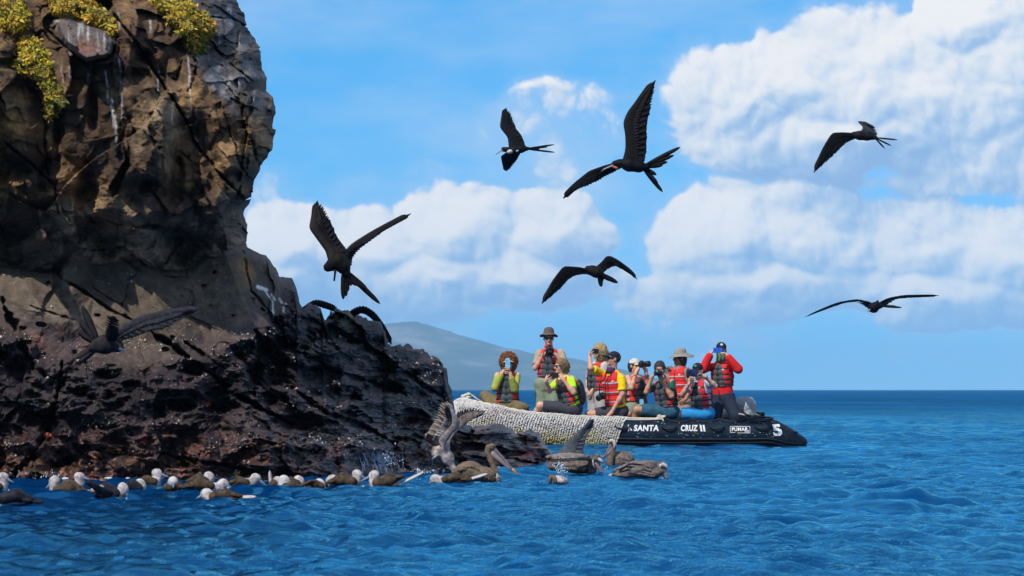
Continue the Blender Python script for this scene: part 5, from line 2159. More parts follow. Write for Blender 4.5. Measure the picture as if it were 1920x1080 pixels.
    p.legwear('shorts', C_BLUE, .90, .034)
    p.hair(H_DARK, (.081, .102, .100), .0, .004, 60)
    p.cap(C_NAVY, .05, .075, badge=mat('badge_green', (0.10, 0.28, 0.10), .6))
    bracelet(p, p.arms['b'][1], p.arms['b'][2], .95, V_STRAP, .034)
    y = p.hands[1][1][1]
    phone('large navy phone held slanting by the person in bright blue shorts', at(1299.5, 699.5, y - .02), (1, .1, -.14), (.14, 0, 1), .085, .056, B_CASE)
    # black hat brim or bag seen behind the phone
    MB().ball(at(1290, 700, y + .14), (.03, 0, 0), (0, .05, 0), (0, 0, .085), 12, 8).build('hood', C_NAVY, p.root)

    # 10 -- red jacket, kneeling at the stern, bright blue phone
    p = Person(69.95, 'kneeling person in a red jacket and navy trousers holding a bright blue phone', (1336, 685), (1371, 684), (1355, 746), 'b', (1352.5, 656), (0, -1, -.02), 'fair', .175, head_dy=-.03)
    p.arm('a', (1318, 692), (1331, 666), (1335.5, 657.5), -1, -1, g=(.7, .1, 0), thumb=1)
    p.arm('b', (1384, 692), (1365, 669), (1357.5, 660), -1, -1, g=(-.7, .1, 0), thumb=-1)
    p.leg('a', (1342, 783), (1338, 786), -1, 1, .40)
    p.leg('b', (1380, 781), (1392, 784), -1, 1, .40)
    p.body()
    p.shirt('jacket', C_JRED, 1.0, .022, -.02, .026, .92)
    p.vest('grey', .35)
    p.legwear('trousers', C_NVPANT, 1.0, .034, True)
    for sd in 'ab':
        a, e, w = p.arms[sd]
        MB().tube([e + (w - e) * .84, w + (w - e) * .06], [.050, .040], 10).build('cuff', C_NAVY, p.root)
    p.hair(H_DARK, (.081, .102, .100), .0, .004, 60)
    p.cap(C_NAVY, .02, .05, badge=M_PRINT)
    m = fab('gaiter', (0.02, 0.12, 0.22), .6)
    T = NT(m.node_tree)
    f = T.ss(T.noise(T.n('ShaderNodeTexCoord').outputs['Object'], 16.0, 2.0), .5, .56)
    T.put(m.node_tree.nodes['Principled BSDF'].inputs['Base Color'], T.mix(f, (0.015, 0.06, 0.20), (0.16, 0.34, 0.04)))
    MB().tube([p.loc(0, .02, -.02), p.loc(0, .026, -.06), p.loc(0, .012, -.12), p.S + p.u * .06 + p.f * .02], [.074, .084, .080, .088], 14).build('neck_gaiter', m, p.root)
    MB().tube([p.Hp + p.u * (p.L * .26) + p.f * .165, p.Hp + p.u * (p.L * .0) + p.f * .16 + p.r * .02, p.Hp - p.u * .03 + p.f * .15 + p.r * .03], .010, 5).build('zip_flap', V_STRAP, p.root)
    y = (p.hands[0][1][1] + p.hands[1][1][1]) / 2 - .02
    phone('bright blue phone before the face of the kneeling person in red', at(1346, 657, y), (1, 0, -.03), (0, 0, 1), .078, .043, B_CASE2)


build_people()


def build_motor():
    root = empty('outboard_motor', tuple(at(1400, 800, 70.4)), 'outboard motor under a creased grey canvas cover at the stern', 'outboard motor')
    c = np.array(at(1398, 764, 70.4))
    fl = Field(c - .45, c + .45, .012)
    sl, P = fl.grid(fl.lo, fl.lo + fl.h * (fl.n - 1))
    q = P - c
    wz = np.interp(q[..., 2], [-.22, -.1, .05, .14, .20], [.21, .23, .215, .15, .06])
    q0 = q[..., 0] + .02 - .10 * np.clip(q[..., 2] - .02, 0, 1)
    d = (np.sqrt((q0 / (wz * 1.0)) ** 2 + (q[..., 1] / (wz * 1.15)) ** 2) - 1) * .17
    d = np.maximum(d, np.abs(q[..., 2] + .015) - .205 + .25 * np.abs(q0) ** 2)
    # slack folds of the canvas
    d += .015 * fbm(np.stack([P[..., 0] * 3 + P[..., 2] * 3, P[..., 1] * 3, P[..., 2] * 8 - P[..., 0] * 6], -1), 3, mode='ridge') + .008 * fbm(P * 9, 3)
    fl.f = d
    fl.build('cover', M_GREY, root)
    MB().tube([at(1386, 772, 70.15), at(1393, 778, 70.13), at(1400, 783, 70.13)], .008, 5).tube([at(1390, 768, 70.14), at(1399, 776, 70.13), at(1406, 783, 70.13)], .008, 5).build('drawstring', V_STRAP, root)
    MB().tube([at(1404, 785, 70.45), at(1408, 800, 70.45), at(1412, 830, 70.45), at(1414, 850, 70.45)], [.10, .09, .07, .06], 12, squash=(1, .6)).build('leg', M_BLACK, root)
    # second cover, low and pale, behind the kneeling legs
    r2 = empty('kit_bag', tuple(at(1362, 786, 70.5)), 'pale grey bag lying behind the legs of the kneeling person', 'bag')
    fl = Field(np.array(at(1362, 777, 70.5)) - .3, np.array(at(1362, 777, 70.5)) + .3, .012)
    fl.ell(at(1362, 778, 70.5), (.19, .16, .11), None, .02)
    fl.noise(.014, 8, 3)
    fl.build('bag', M_GREY, r2)


build_motor()
build_stern_gear()


# ------------------------------------------------------------------ birds
def feather_mat(name, c, rough=.55, var=.35):
    return mat('feather_' + name, c, rough, var, 22.0, .4, 60.0, .09)


FE_BLACK, FE_BROWNB, FE_WHITE = feather_mat('black', (0.0045, 0.0045, 0.007)), feather_mat('brown_black', (0.0085, 0.0065, 0.0065)), feather_mat('white', (0.47, 0.45, 0.44), .7, .15)
FE_BOOBY, FE_BOOBYD, FE_PALE = feather_mat('booby_brown', (0.066, 0.045, 0.029), .6, .6), feather_mat('booby_dark', (0.018, 0.018, 0.026)), feather_mat('booby_pale', (0.40, 0.365, 0.355), .8, .45)
FE_PEL, FE_PELD, FE_PELG = feather_mat('pelican_grey_brown', (0.135, 0.108, 0.098), .6, .5), feather_mat('pelican_dark', (0.035, 0.033, 0.038), .6), feather_mat('pelican_silver', (0.36, 0.31, 0.29), .65, .6)
FE_SLATE2 = feather_mat('grey_slate', (0.030, 0.030, 0.036), .8, .4)
FE_DUSK = feather_mat('dusky', (0.022, 0.019, 0.021), .8, .4)
FE_SLATE, FE_PELB = feather_mat('slate', (0.022, 0.027, 0.036), .6, .3), feather_mat('pelican_nape', (0.110, 0.030, 0.012), .6)
FE_PELS = feather_mat('pelican_slate', (0.062, 0.070, 0.082), .6, .35)
FE_PELM = feather_mat('pelican_mid', (0.185, 0.155, 0.142), .65, .5)
FE_FLT = feather_mat('pelican_flight', (0.25, 0.205, 0.17), .65, .4)
FE_TAUPE = feather_mat('pelican_taupe', (0.15, 0.108, 0.076), .6, .3)
BILL_BLUE, BILL_GREY, BILL_PINK = mat('bill_blue', (0.10, 0.155, 0.22), .45), mat('bill_grey', (0.16, 0.15, 0.16), .45, .3), mat('bill_pouch', (0.235, 0.165, 0.165), .5, .3)
BILL_ORANGE, POUCH_RED, BILL_STEEL = mat('bill_orange', (0.42, 0.20, 0.065), .5), mat('throat_red', (0.62, 0.12, 0.035), .5), mat('bill_steel', (0.22, 0.24, 0.27), .4)
EYE_DARK = mat('bird_eye', (0.01, 0.009, 0.008), .1, 0, 10, 0)


def poly3(pts, Y, dy):
    """pixel polyline -> points in place; depth runs from Y to Y+dy along it"""
    out = []
    n = len(pts)
    for i, p in enumerate(pts):
        d = p[2] if len(p) > 2 else dy * i / (n - 1)
        out.append(np.array(at(p[0], p[1], Y + d)))
    return np.array(out)


def along(P, t):
    d = np.concatenate([[0], np.cumsum(np.linalg.norm(np.diff(P, axis=0), axis=1))])
    s = np.clip(t, 0, 1) * d[-1]
    return np.array([np.interp(s, d, P[:, k]) for k in range(3)])


def smooth_line(P, n=40):
    """rounded polyline"""
    t = np.linspace(0, 1, n)
    Q = np.array([along(P, a) for a in t])
    for _ in range(3):
        Q[1:-1] = .25 * Q[:-2] + .5 * Q[1:-1] + .25 * Q[2:]
    return Q


def feather(mb, a, b, w, nrml, bend=0.0, sharp=.35, thick=.0025):
    """one blade from a to b, half width w, thin lens section with a raised shaft"""
    a, b = np.array(a), np.array(b)
    d = b - a
    L = np.linalg.norm(d)
    if L < 1e-6:
        return
    d = d / L
    s = np.cross(d, nrml)
    s /= max(np.linalg.norm(s), 1e-9)
    n = np.cross(s, d)
    V, Fc = [], []
    prof = ((0, .55), (.3, .95), (.62, 1.0), (.82, .85), (.94, sharp + .12), (1.0, .06))
    for t, q in prof:
        c = a + d * L * t + s * bend * L * t * t
        V += [c - s * w * q, c + n * thick, c + s * w * q, c - n * thick]
    for i in range(len(prof) - 1):
        o = 4 * i
        for k in range(4):
            Fc.append((o + k, o + (k + 1) % 4, o + 4 + (k + 1) % 4, o + 4 + k))
    Fc += [(3, 2, 1, 0), tuple(4 * (len(prof) - 1) + k for k in range(4))]
    mb.add(V, Fc)


def wing(root, lead, trail, Y, dy, m, mf, n=24, name='wing', separate=9, cover=.55, thick=.022, seed=1, droop=0.0, wscale=1.0):
    """feathered wing between a leading edge (shoulder > tip) and a trailing edge (tip > body)"""
    rng = random.Random(seed)
    Ld = smooth_line(poly3(lead, Y, dy))
    Tr = smooth_line(poly3(trail[::-1], Y, dy))
    mid = along(Ld, .45) - along(Tr, .3)
    nn = nrm(np.cross(Ld[-1] - Ld[0], mid))
    if nn[1] > 0:
        nn = -nn
    # arm and coverts: a closed lens-shaped sheet
    nu, nv = 22, 7
    Vt, Vb = [], []
    for i in range(nu):
        t = i / (nu - 1)
        a = along(Ld, t * .95)
        b = along(Tr, t * .95)
        ch = (b - a)
        cv = cover * (1 - .45 * t)
        for j in range(nv):
            q = j / (nv - 1)
            h = thick * math.sqrt(max(0.0, 1 - (2 * q - 1) ** 2)) ** .8 * (1 - .75 * t) * (1.25 - .5 * q)
            p = a + ch * cv * q + nn * droop * math.sin(q * 1.5)
            Vt.append(p + nn * h)
            Vb.append(p - nn * h * .55)
    mb = MB()
    Fc = []
    for lay in (0, 1):
        o = lay * nu * nv
        for i in range(nu - 1):
            for j in range(nv - 1):
                q = (o + i * nv + j, o + i * nv + j + 1, o + (i + 1) * nv + j + 1, o + (i + 1) * nv + j)
                Fc.append(q if lay else q[::-1])
    mb.add(Vt + Vb, Fc)
    w = mb.build(name, m, root)
    # rows of covert feathers over the arm
    mb = MB()
    for row, (c0, c1, cnt) in enumerate(((.10, .42, n), (.28, .66, n))):
        for i in range(cnt):
            t = (i + .5) / cnt
            a = along(Ld, max(0, t * .86 - .02)) * (1 - c0) + along(Tr, t * .9) * c0
            b = along(Ld, t * .90) * (1 - c1) + along(Tr, t) * c1
            wd = 1.0 * np.linalg.norm(along(Tr, min(1, t + .5 / cnt)) - along(Tr, max(0, t - .5 / cnt))) * wscale
            feather(mb, a, b + nn * 0, wd, nn, sharp=.5)
            mb.v = mb.v
    mb.build('covert_feathers', m, w, kind='stuff')
    # flight feathers
    rest = MB()
    for i in range(n):
        t = (i + .5) / n
        tr = .70 * t if t < .5 else .35 + .50 * (t - .5) / .5
        a = along(Ld, tr) * .88 + along(Tr, t * .8) * .12
        b = along(Tr, t)
        if t > .9:
            b = b * (1 - (t - .9) * 6) + along(Ld, min(1, t + .02)) * (t - .9) * 6
        b = b + (b - a) * rng.uniform(-.01, .035)
        wd = (.85 * np.linalg.norm(along(Tr, min(1, t + .5 / n)) - along(Tr, max(0, t - .5 / n))) * wscale + .006) * (1 - .62 * max(0, t - .55) / .45)
        off = -nn * (.004 + .0015 * (i % 2))
        if i >= n - separate:
            f = MB()
            feather(f, a + off, b + off, wd, nn, rng.uniform(-.02, .02), .2)
            f.build('feather', mf, w)
        else:
            feather(rest, a + off, b + off, wd, nn, rng.uniform(-.02, .02), .75)
    rest.build('flight_feathers', mf, w, kind='stuff')
    return w


def tail(root, base, tips, Y, m, w0=.02, dys=None):
    b = np.array(at(base[0], base[1], Y))
    for i, tp in enumerate(tips):
        d = tp[2] if len(tp) > 2 else 0
        f = MB()
        t = np.array(at(tp[0], tp[1], Y + d))
        o = b + (t - b) * .02 + np.array((0, .004 * i, 0))
        feather(f, o, t, w0, np.array((0, -1, 0)), 0.0, .4, .004)
        f.build('tail_feather', m, root)


def frigate(label, Y, spine, radii, m, bill=None, bill_m=None):
    """spine: pixel points from the head to the tail base"""
    P = poly3(spine, Y, 0)
    root = empty('frigatebird', tuple(P[len(P) // 2]), label, 'bird', 'black frigatebirds in flight')
    fl = Field(P.min(0) - .16, P.max(0) + .16, .010)
    for i in range(len(P) - 1):
        fl.cone(P[i], P[i + 1], radii[i], radii[i + 1], .02)
    fl.noise(.004, 22, 3)
    fl.build('body', m, root)
    if bill:
        B = poly3(bill, Y - .10, 0)
        n = len(B)
        MB().tube(B, [.017 - .011 * i / (n - 1) for i in range(n)], 8).build('bill', bill_m or BILL_STEEL, root)
    return root


def build_frigates():
    # 1: small one with a white breast
    Y = 80.0
    r = frigate('frigatebird with a white breast patch, wings held up and down, smallest of the upper birds', Y, [(944, 280), (951, 281), (964, 281.5), (978, 279.5), (990, 278.5)], [.045, .050, .085, .070, .035], FE_BLACK, [(942, 281), (936, 285), (930.5, 289), (929.3, 291)])
    MB().ball(at(957, 284, Y - .035), (.075, 0, .012), (0, .06, 0), (.0, 0, .045)).build('breast', FE_WHITE, r)
    MB().ball(at(969, 283, Y - .045), (.05, 0, .012), (0, .045, 0), (.0, 0, .028)).build('flank', FE_WHITE, r)
    wing(r, [(954, 276), (952, 258), (937, 239), (939.5, 219), (948.5, 200.5)], [(948.5, 200.5), (958, 212), (964.5, 230), (968, 242), (978, 254), (983.5, 268), (986, 276)], Y, .15, FE_BLACK, FE_BLACK, 22, seed=2)
    wing(r, [(950, 285), (939, 293), (941.5, 308), (949.5, 322)], [(949.5, 322), (957, 317), (965, 306), (972.5, 294), (978, 284)], Y + .1, .5, FE_BLACK, FE_BLACK, 18, seed=3)
    tail(r, (985, 279), [(1040, 271), (1027, 275.5), (1012, 279), (1015, 282), (1041, 285.7)], Y, FE_BLACK, .018)
    # 2: the big male in the middle
    Y = 66.0
    r = frigate('largest frigatebird with a red throat, one wing straight up and one swept down', Y, [(1153, 307), (1163, 306), (1179, 308.5), (1198, 312), (1212, 313)], [.050, .062, .108, .092, .05], FE_BLACK, [(1150, 310), (1140, 314), (1131, 318), (1127.8, 321.5)])
    MB().ball(at(1153, 314, Y - .035), (.062, 0, -.022), (0, .03, 0), (.006, 0, .020)).build('throat', POUCH_RED, r)
    wing(r, [(1167, 300), (1173, 280), (1172, 249), (1167.5, 231), (1176, 209.5), (1198.5, 181), (1230, 149)], [(1230, 149), (1228.5, 165), (1222.5, 189), (1215.5, 217), (1211.5, 237), (1213, 260), (1211.5, 285), (1209, 303)], Y, .1, FE_BROWNB, FE_BLACK, 28, seed=4)  # browner coverts on both wings put their sheen into the colour
    wing(r, [(1166, 302), (1136, 309.5), (1107, 319), (1083, 342), (1054, 373.5)], [(1054, 373.5), (1068.5, 361.5), (1090, 352), (1112, 341), (1136, 328), (1157, 318), (1168, 313)], Y + .05, .7, FE_BROWNB, FE_BLACK, 26, seed=5)
    tail(r, (1204, 313), [(1276, 275.5), (1264, 291), (1252, 303.5), (1243, 310), (1231, 328), (1234, 345), (1242.5, 360)], Y, FE_BROWNB, .034)
    # 3: right, seen before the big cloud
    Y = 78.0
    r = frigate('frigatebird gliding before the big right hand cloud, one long wing hanging down', Y, [(1601, 253), (1612, 254), (1626, 256), (1642, 258.5)], [.06, .085, .075, .035], FE_BROWNB)
    wing(r, [(1606, 249.5), (1582, 247.8), (1560, 248.5), (1544, 274), (1525.5, 325)], [(1525.5, 325), (1548.5, 305), (1566, 286), (1584, 268), (1604, 259)], Y, -.4, FE_BROWNB, FE_BROWNB, 24, seed=6)
    wing(r, [(1615, 250), (1619, 239), (1607, 227.5, 1.3), (1626, 231, 1.5), (1641, 237, 1.7)], [(1641, 237, 1.7), (1645, 250, 1.2), (1640, 256, .3)], Y, 1.7, FE_BROWNB, FE_BLACK, 14, seed=7, thick=.015)
    tail(r, (1640, 258), [(1683, 262.3), (1671.5, 273.5), (1659, 278.5)], Y, FE_BLACK, .016)
    # 4: low centre
    Y = 70.0
    r = frigate('brownish black frigatebird seen from behind with arched wings low over the boat', Y, [(1102, 504), (1110, 507), (1119, 510.5), (1127, 515)], [.05, .085, .095, .06], FE_BROWNB)
    wing(r, [(1106, 505), (1087, 500.5), (1056.5, 498.5), (1038, 522), (1015.5, 571)], [(1015.5, 571), (1030, 560), (1043, 548.5), (1054, 536), (1064, 523.5), (1077, 516.5), (1098, 513.5), (1113, 516)], Y, -.35, FE_BROWNB, FE_BLACK, 26, seed=8)
    wing(r, [(1113, 503), (1126, 493), (1138.5, 478), (1157, 487.5), (1178, 503), (1196, 524)], [(1196, 524), (1182, 514), (1166.5, 503), (1156.5, 496), (1143, 501.5), (1134, 508.5), (1130, 514)], Y, .6, FE_BROWNB, FE_BLACK, 24, seed=9)
    tail(r, (1123, 512), [(1127.5, 538), (1130, 528), (1134, 523), (1148, 526.5), (1158.5, 530.3)], Y, FE_BLACK, .040)
    # 5: far right, edge on
    Y = 82.0
    r = frigate('frigatebird coming head on with flat outstretched wings, low at the right', Y, [(1634, 579), (1638, 577), (1644, 573), (1650, 574)], [.06, .10, .08, .05], FE_BLACK, [(1632, 580), (1628, 583), (1627, 585)])
    MB().ball(at(1645.5, 567.5, Y), (.03, 0, 0), (0, .045, 0), (0, 0, .05)).build('head', FE_BLACK, r)
    wing(r, [(1637, 574), (1621, 564, .3), (1606.5, 560.5, .4), (1576, 565.5, .3), (1537, 581.5, .1), (1505, 596.5, 0)], [(1505, 596.5, .2), (1537, 584.5, .6), (1576, 569.5, .9), (1607, 565.5, 1.0), (1624, 571, .9), (1636, 579, .4)], Y, 0, FE_BLACK, FE_BLACK, 22, seed=10, thick=.012)
    wing(r, [(1644, 574), (1655, 563, .3), (1666, 558, .4), (1689, 554, .3), (1725, 554, .1), (1763.5, 554.5, 0)], [(1763.5, 554.5, .2), (1724, 557.5, .6), (1692, 559, .9), (1674, 563, 1.0), (1658, 575, .9), (1646, 580, .4)], Y, 0, FE_BLACK, FE_BLACK, 22, seed=11, thick=.012)
    tail(r, (1650, 574), [(1691, 576.5), (1680, 574)], Y + .2, FE_BLACK, .022)
    # 6: left, over the rock
    Y = 57.0
    r = frigate('frigatebird banking steeply over the rocky point with a deeply forked tail', Y, [(615, 501), (623, 496), (634, 490), (643, 499), (649, 511)], [.062, .085, .115, .10, .06], FE_BROWNB)
    MB().tube(poly3([(629, 505), (628, 515), (626.5, 527)], Y - .08, 0), [.020, .014, .012], 6).build('leg', FE_BROWNB, r)
    wing(r, [(616, 494), (611, 472), (579, 428), (583.5, 404), (594.5, 374.5)], [(594.5, 374.5), (605, 385), (612, 397), (622.5, 420), (628.5, 438), (641, 455), (650, 468), (655, 490)], Y, .3, FE_BROWNB, FE_BLACK, 27, seed=12)  # wing glint painted in here too, as browner coverts
    wing(r, [(642, 482), (649, 468), (666, 455.5), (704.5, 433.5), (773, 398.5)], [(773, 398.5), (727, 425), (699, 443), (674, 463), (662, 480), (656, 502)], Y + .1, 1.0, FE_BROWNB, FE_BLACK, 24, seed=13)
    tail(r, (644, 505), [(643.5, 561.5), (649, 556), (653, 546), (659, 536), (668, 536), (678, 540), (690, 544.5), (713, 570)], Y, FE_BROWNB, .036)
    # 7: mostly hidden behind the point
    Y = 53.0
    r = frigate('frigatebird half hidden behind the jagged rocky point, only its wings showing', Y, [(636, 596), (646, 596), (660, 597), (668, 597)], [.06, .09, .08, .04], FE_BLACK)
    wing(r, [(640, 590), (628, 577), (608, 569), (590, 565.5), (560, 588)], [(560, 588), (590, 569.5), (608, 573), (626, 580), (640, 598)], Y, .4, FE_BLACK, FE_BLACK, 18, seed=14, thick=.003)
    wing(r, [(648, 590), (660, 582), (680, 576), (699, 587), (716, 610), (735.5, 648)], [(735.5, 648), (715.5, 613.5), (699.5, 593), (681, 581.5), (668, 589), (655, 600)], Y, -.3, FE_BLACK, FE_BLACK, 20, seed=15, thick=.003)
    tail(r, (665, 597), [(691, 604.5), (684, 605)], Y, FE_BLACK, .02)
    # 8: dark bird low before the cliff
    Y = 41.2
    r = frigate('dark frigatebird flapping close before the brown rock face, blue grey wing raised to the right', Y, [(221, 652), (212, 649), (197, 646), (183, 648), (176, 650)], [.045, .055, .095, .07, .04], FE_DUSK, [(223, 653), (230, 656.5), (234.5, 659)])
    wing(r, [(209, 640), (218, 619), (238, 604), (262, 592), (290, 585), (320, 580.5), (378, 577.5)], [(378, 577.5), (352, 594), (328, 604), (310, 614), (284, 617), (259, 627), (233, 635), (214, 645)], Y, .4, FE_SLATE2, FE_SLATE2, 28, seed=16)
    wing(r, [(200, 640), (203, 620, -.3), (206, 600, -.5), (214, 592, -.7)], [(214, 592, -.7), (219, 606, -.6), (219, 622, -.4), (213, 640, 0)], Y, -.6, FE_DUSK, FE_DUSK, 12, seed=17, separate=0)
    tail(r, (186, 646), [(153.5, 573), (148, 600), (146, 622), (165, 655), (142, 672), (150, 678)], Y, FE_DUSK, .036)


build_frigates()


# ------------------------------------------------------------------ birds on the water
def y_of(row):
    return H * F / (row - HZ)


def ride(root, c, L):
    """let a floating bird ride on the swell where it sits"""
    xs = np.array([c[0] + L * q for q in (-.4, -.2, 0, .2, .4)])
    z = np.mean([wave(xs, np.full(5, c[1] + d), .1)[0].max() for d in (-.25, -.1, 0)])
    root.location.z += float(max(0.0, z)) * .9 + .012


def booby(label, wl, x0, x1, top, head, bill, tail_tip=None, dark=False, up=0.0, front=False, sit=0.0, chest=None, flip_wing=None, pale=None):
    """blue footed booby afloat: x0 chest column, x1 rear column, top row of the back, wl waterline row"""
    Y = y_of(wl)
    k = Y / F
    c = np.array(at((x0 + x1) / 2, wl, Y)) + np.array((0, 0, .015))
    root = empty('booby', tuple(c), label, 'bird', 'boobies afloat before the rock')
    L = abs(x1 - x0) * k
    hgt = (wl - top) * k
    d = 1 if x1 > x0 else -1
    hd = np.array(at(head[0], head[1], Y - (.06 if front else .0)))
    bt = np.array(at(head[0] + 1.2 * (bill[0] - head[0]), head[1] + 1.2 * (bill[1] - head[1]), Y - (.16 if front else .03)))
    ch = np.array(at(x0 + d * .14 * abs(x1 - x0), wl, Y)) if chest is None else np.array(at(chest[0], chest[1], Y))
    hv = nrm(bt - hd)
    fl = Field(np.minimum(np.minimum(hd, ch), c - L * .6) - .12, np.maximum(np.maximum(hd, ch), c + L * .6) + .12, .0075)
    fl.ell(c + np.array((0, 0, hgt * .12)), (L * .42, .085, max(.04, hgt * .40)), None, .02)
    nk = .45 * ch + .55 * hd + np.array((-d * .012, 0, 0))
    fl.cone(ch + np.array((d * .01, 0, .0)), nk, .054, .039, .04)
    fl.cone(nk, hd - np.array((0, 0, .005)), .039, .037, .02)
    fl.ell(hd, (.053, .043, .044), np.stack([hv, nrm(np.cross(hv, (0, 0.3, 1))), nrm(np.cross(hv, np.cross(hv, (0, 0.3, 1))))]), .02)
    fl.noise(.0025, 45, 2)
    fl.build('body', pale or FE_PALE, root)
    # folded brown wings over the back
    fl = Field(c - np.array((L * .75, .22, .1)), c + np.array((L * .75, .22, hgt + .12)), .0085)
    a = np.array(at(x0 + d * .22 * abs(x1 - x0), wl - .34 * (wl - top), Y))
    b = np.array(at(x0 + d * .55 * abs(x1 - x0), top + .42 * (wl - top), Y))
    e = np.array(at(x1, wl - .30 * (wl - top) if flip_wing is None else flip_wing, Y))
    for s in (-1, 1):
        o = np.array((0, s * .055, 0))
        r = max(.042, hgt * .50)
        fl.cone(a + o, b + o, r * .85, r, .02)
        fl.cone(b + o, e + o * .6, r, .012, .02)
    fl.noise(.006, 24, 3, seed=wl)
    w = fl.build('wings', FE_BOOBYD if dark else FE_BOOBY, root)
    mb = MB()
    rng = random.Random(int(wl * 10))
    for i in range(7):
        t = .15 + .8 * i / 7
        p = a + (e - a) * t * .8 + np.array((0, -.085, rng.uniform(-.01, .02)))
        q = p + (e - a) * .32 + np.array((0, .02, -.012))
        feather(mb, p, q, .022, np.array((0, -1, .3)), 0, .4, .004)
    mb.build('wing_feathers', FE_BOOBYD if dark else FE_BOOBY, w, kind='stuff')
    # bill
    n = 5
    pts = [hd + hv * .030 + (bt - hd - hv * .030) * (i / (n - 1)) for i in range(n)]
    MB().tube(pts, [.020, .017, .012, .008, .003], 8).build('bill', BILL_BLUE, root)
    sd = nrm(np.cross(hv, (0, 0, 1)))
    for q in (-1, 1):
        MB().ball(hd + hv * .028 + sd * .034 * q + np.array((0, 0, .008)), (.007, 0, 0), (0, .007, 0), (0, 0, .007), 6, 5).build('eye', EYE_DARK, root)
    if tail_tip:
        f = MB()
        tp = np.array(at(tail_tip[0], tail_tip[1], Y))
        o = np.array(at(x0 + d * .80 * abs(x1 - x0), wl - .16 * (wl - top), Y))
        for i in range(4):
            feather(f, o + np.array((0, .03 * (i - 1.5), 0)), tp + np.array((0, .022 * (i - 1.5), .006 * (i % 2))), .016, np.array((0, -1, .4)), 0, .3, .004)
        f.build('tail', FE_WHITE if not dark else FE_BOOBYD, root)
    ride(root, c, L)
    return root


def build_boobies():
    booby('booby at the left edge with a pale neck and dark blue bill turned right', 922, 12, -44, 903, (6, 897), (23, 906), None)
    booby('dark winged booby at the left edge showing its white belly on the water', 946, -8, 62, 921, (-22, 925), (-36, 932), (82, 944), True, pale=FE_WHITE)
    booby('booby with upright white neck and blue bill pointing down to the left', 931, 96, 162, 905, (102, 904), (88.5, 916), (168, 924))
    booby('booby behind its neighbour with grey head and bill pointing right', 922, 152, 106, 903, (149, 896.5), (166, 901), None)
    r = booby('dark booby with half raised wing and pale stripes between two pale necked boobies', 937, 226, 176, 910, (231, 918), (238, 931), (196, 938), True)
    Y = y_of(937)
    wing(r, [(212, 921), (196, 914), (182, 909), (160, 903)], [(160, 903), (180, 922), (194, 938), (206, 936)], Y - .1, -.2, FE_BOOBYD, FE_BOOBYD, 12, seed=31, separate=4, thick=.012)
    MB().ball(at(182, 917, Y - .12), (.06, 0, .02), (0, .03, 0), (-.01, 0, .03)).build('pale_patch', FE_PALE, r)
    booby('booby with long pale neck and slim bill pointing right over dark folded wing', 915, 300, 254, 902, (294.5, 895), (314, 901.5), (246, 913))
    booby('booby facing the viewer with white breast between brown sides', 926, 306, 346, 908, (324.5, 909), (325, 919), None, front=True, chest=(325, 925), pale=FE_WHITE)
    booby('brown backed booby with its bill dipped into a small splash', 920, 412, 340, 901, (419, 909), (434, 918), (367, 921))
    booby('nearest booby with white bowed head, brown back and white tail', 938, 384, 454, 922, (386.5, 928), (371, 936), (480, 935))
    booby('booby with bowed pale head and blue bill touching the water to the right', 914, 472, 430, 902, (480, 901.5), (497, 914), None)
    booby('booby seen from behind with its white tail standing straight up', 919, 522, 506, 904, (521, 905), (527, 912), (505.5, 886), chest=(518, 917))
    booby('white necked booby with blue bill laid over its neighbour', 920, 526, 566, 907, (533, 902), (556, 911), None, pale=FE_WHITE)
    r = booby('booby with brown wings raised like a roof over its white breast', 918, 610, 574, 904, (599, 909), (604, 917), None, chest=(598, 916), pale=FE_WHITE)
    Y = y_of(918)
    wing(r, [(596, 908), (589, 900), (583, 899), (563, 912)], [(563, 912), (576, 911), (586, 910), (596, 913)], Y - .06, -.1, FE_BOOBY, FE_BOOBY, 9, seed=33, separate=3, thick=.02)
    wing(r, [(592, 903), (600, 898), (608, 902), (617, 913)], [(617, 913), (608, 914), (600, 912), (594, 909)], Y + .06, .1, FE_BOOBY, FE_BOOBY, 9, seed=34, separate=3, thick=.02)
    booby('booby of the facing pair on the left, crossing bills with its partner', 915, 674, 614, 892, (670, 893), (686, 902), (612, 909))
    booby('booby of the facing pair on the right with a long raised tail', 916, 694, 758, 892, (701, 893), (678, 904), (794, 888.5), flip_wing=895)
    booby('booby swimming left with its white face low and brown back arched', 910, 820, 886, 893, (815, 904), (805.5, 912), (914, 895))
    booby('pale headed booby right beside the pelican with the long bill', 905, 932, 896, 896, (926, 894), (940, 899), None, pale=FE_WHITE)
    booby('dark wet booby with drooping wings just left of the slim billed booby', 925, 268, 234, 904, (263, 911), (270, 919), None, True)
    booby('brown booby half hidden behind the brown backed one, head turned away', 917, 396, 350, 899, (392, 902), (399, 906), None)
    booby('booby with a whitish rump wedged between the roof winged bird and the crossing pair', 914, 616, 648, 899, (622, 903), (614, 909), (659, 904))
    booby('booby low in the water behind the one with the upright tail', 914, 566, 528, 901, (560, 904), (569, 910), None)


build_boobies()


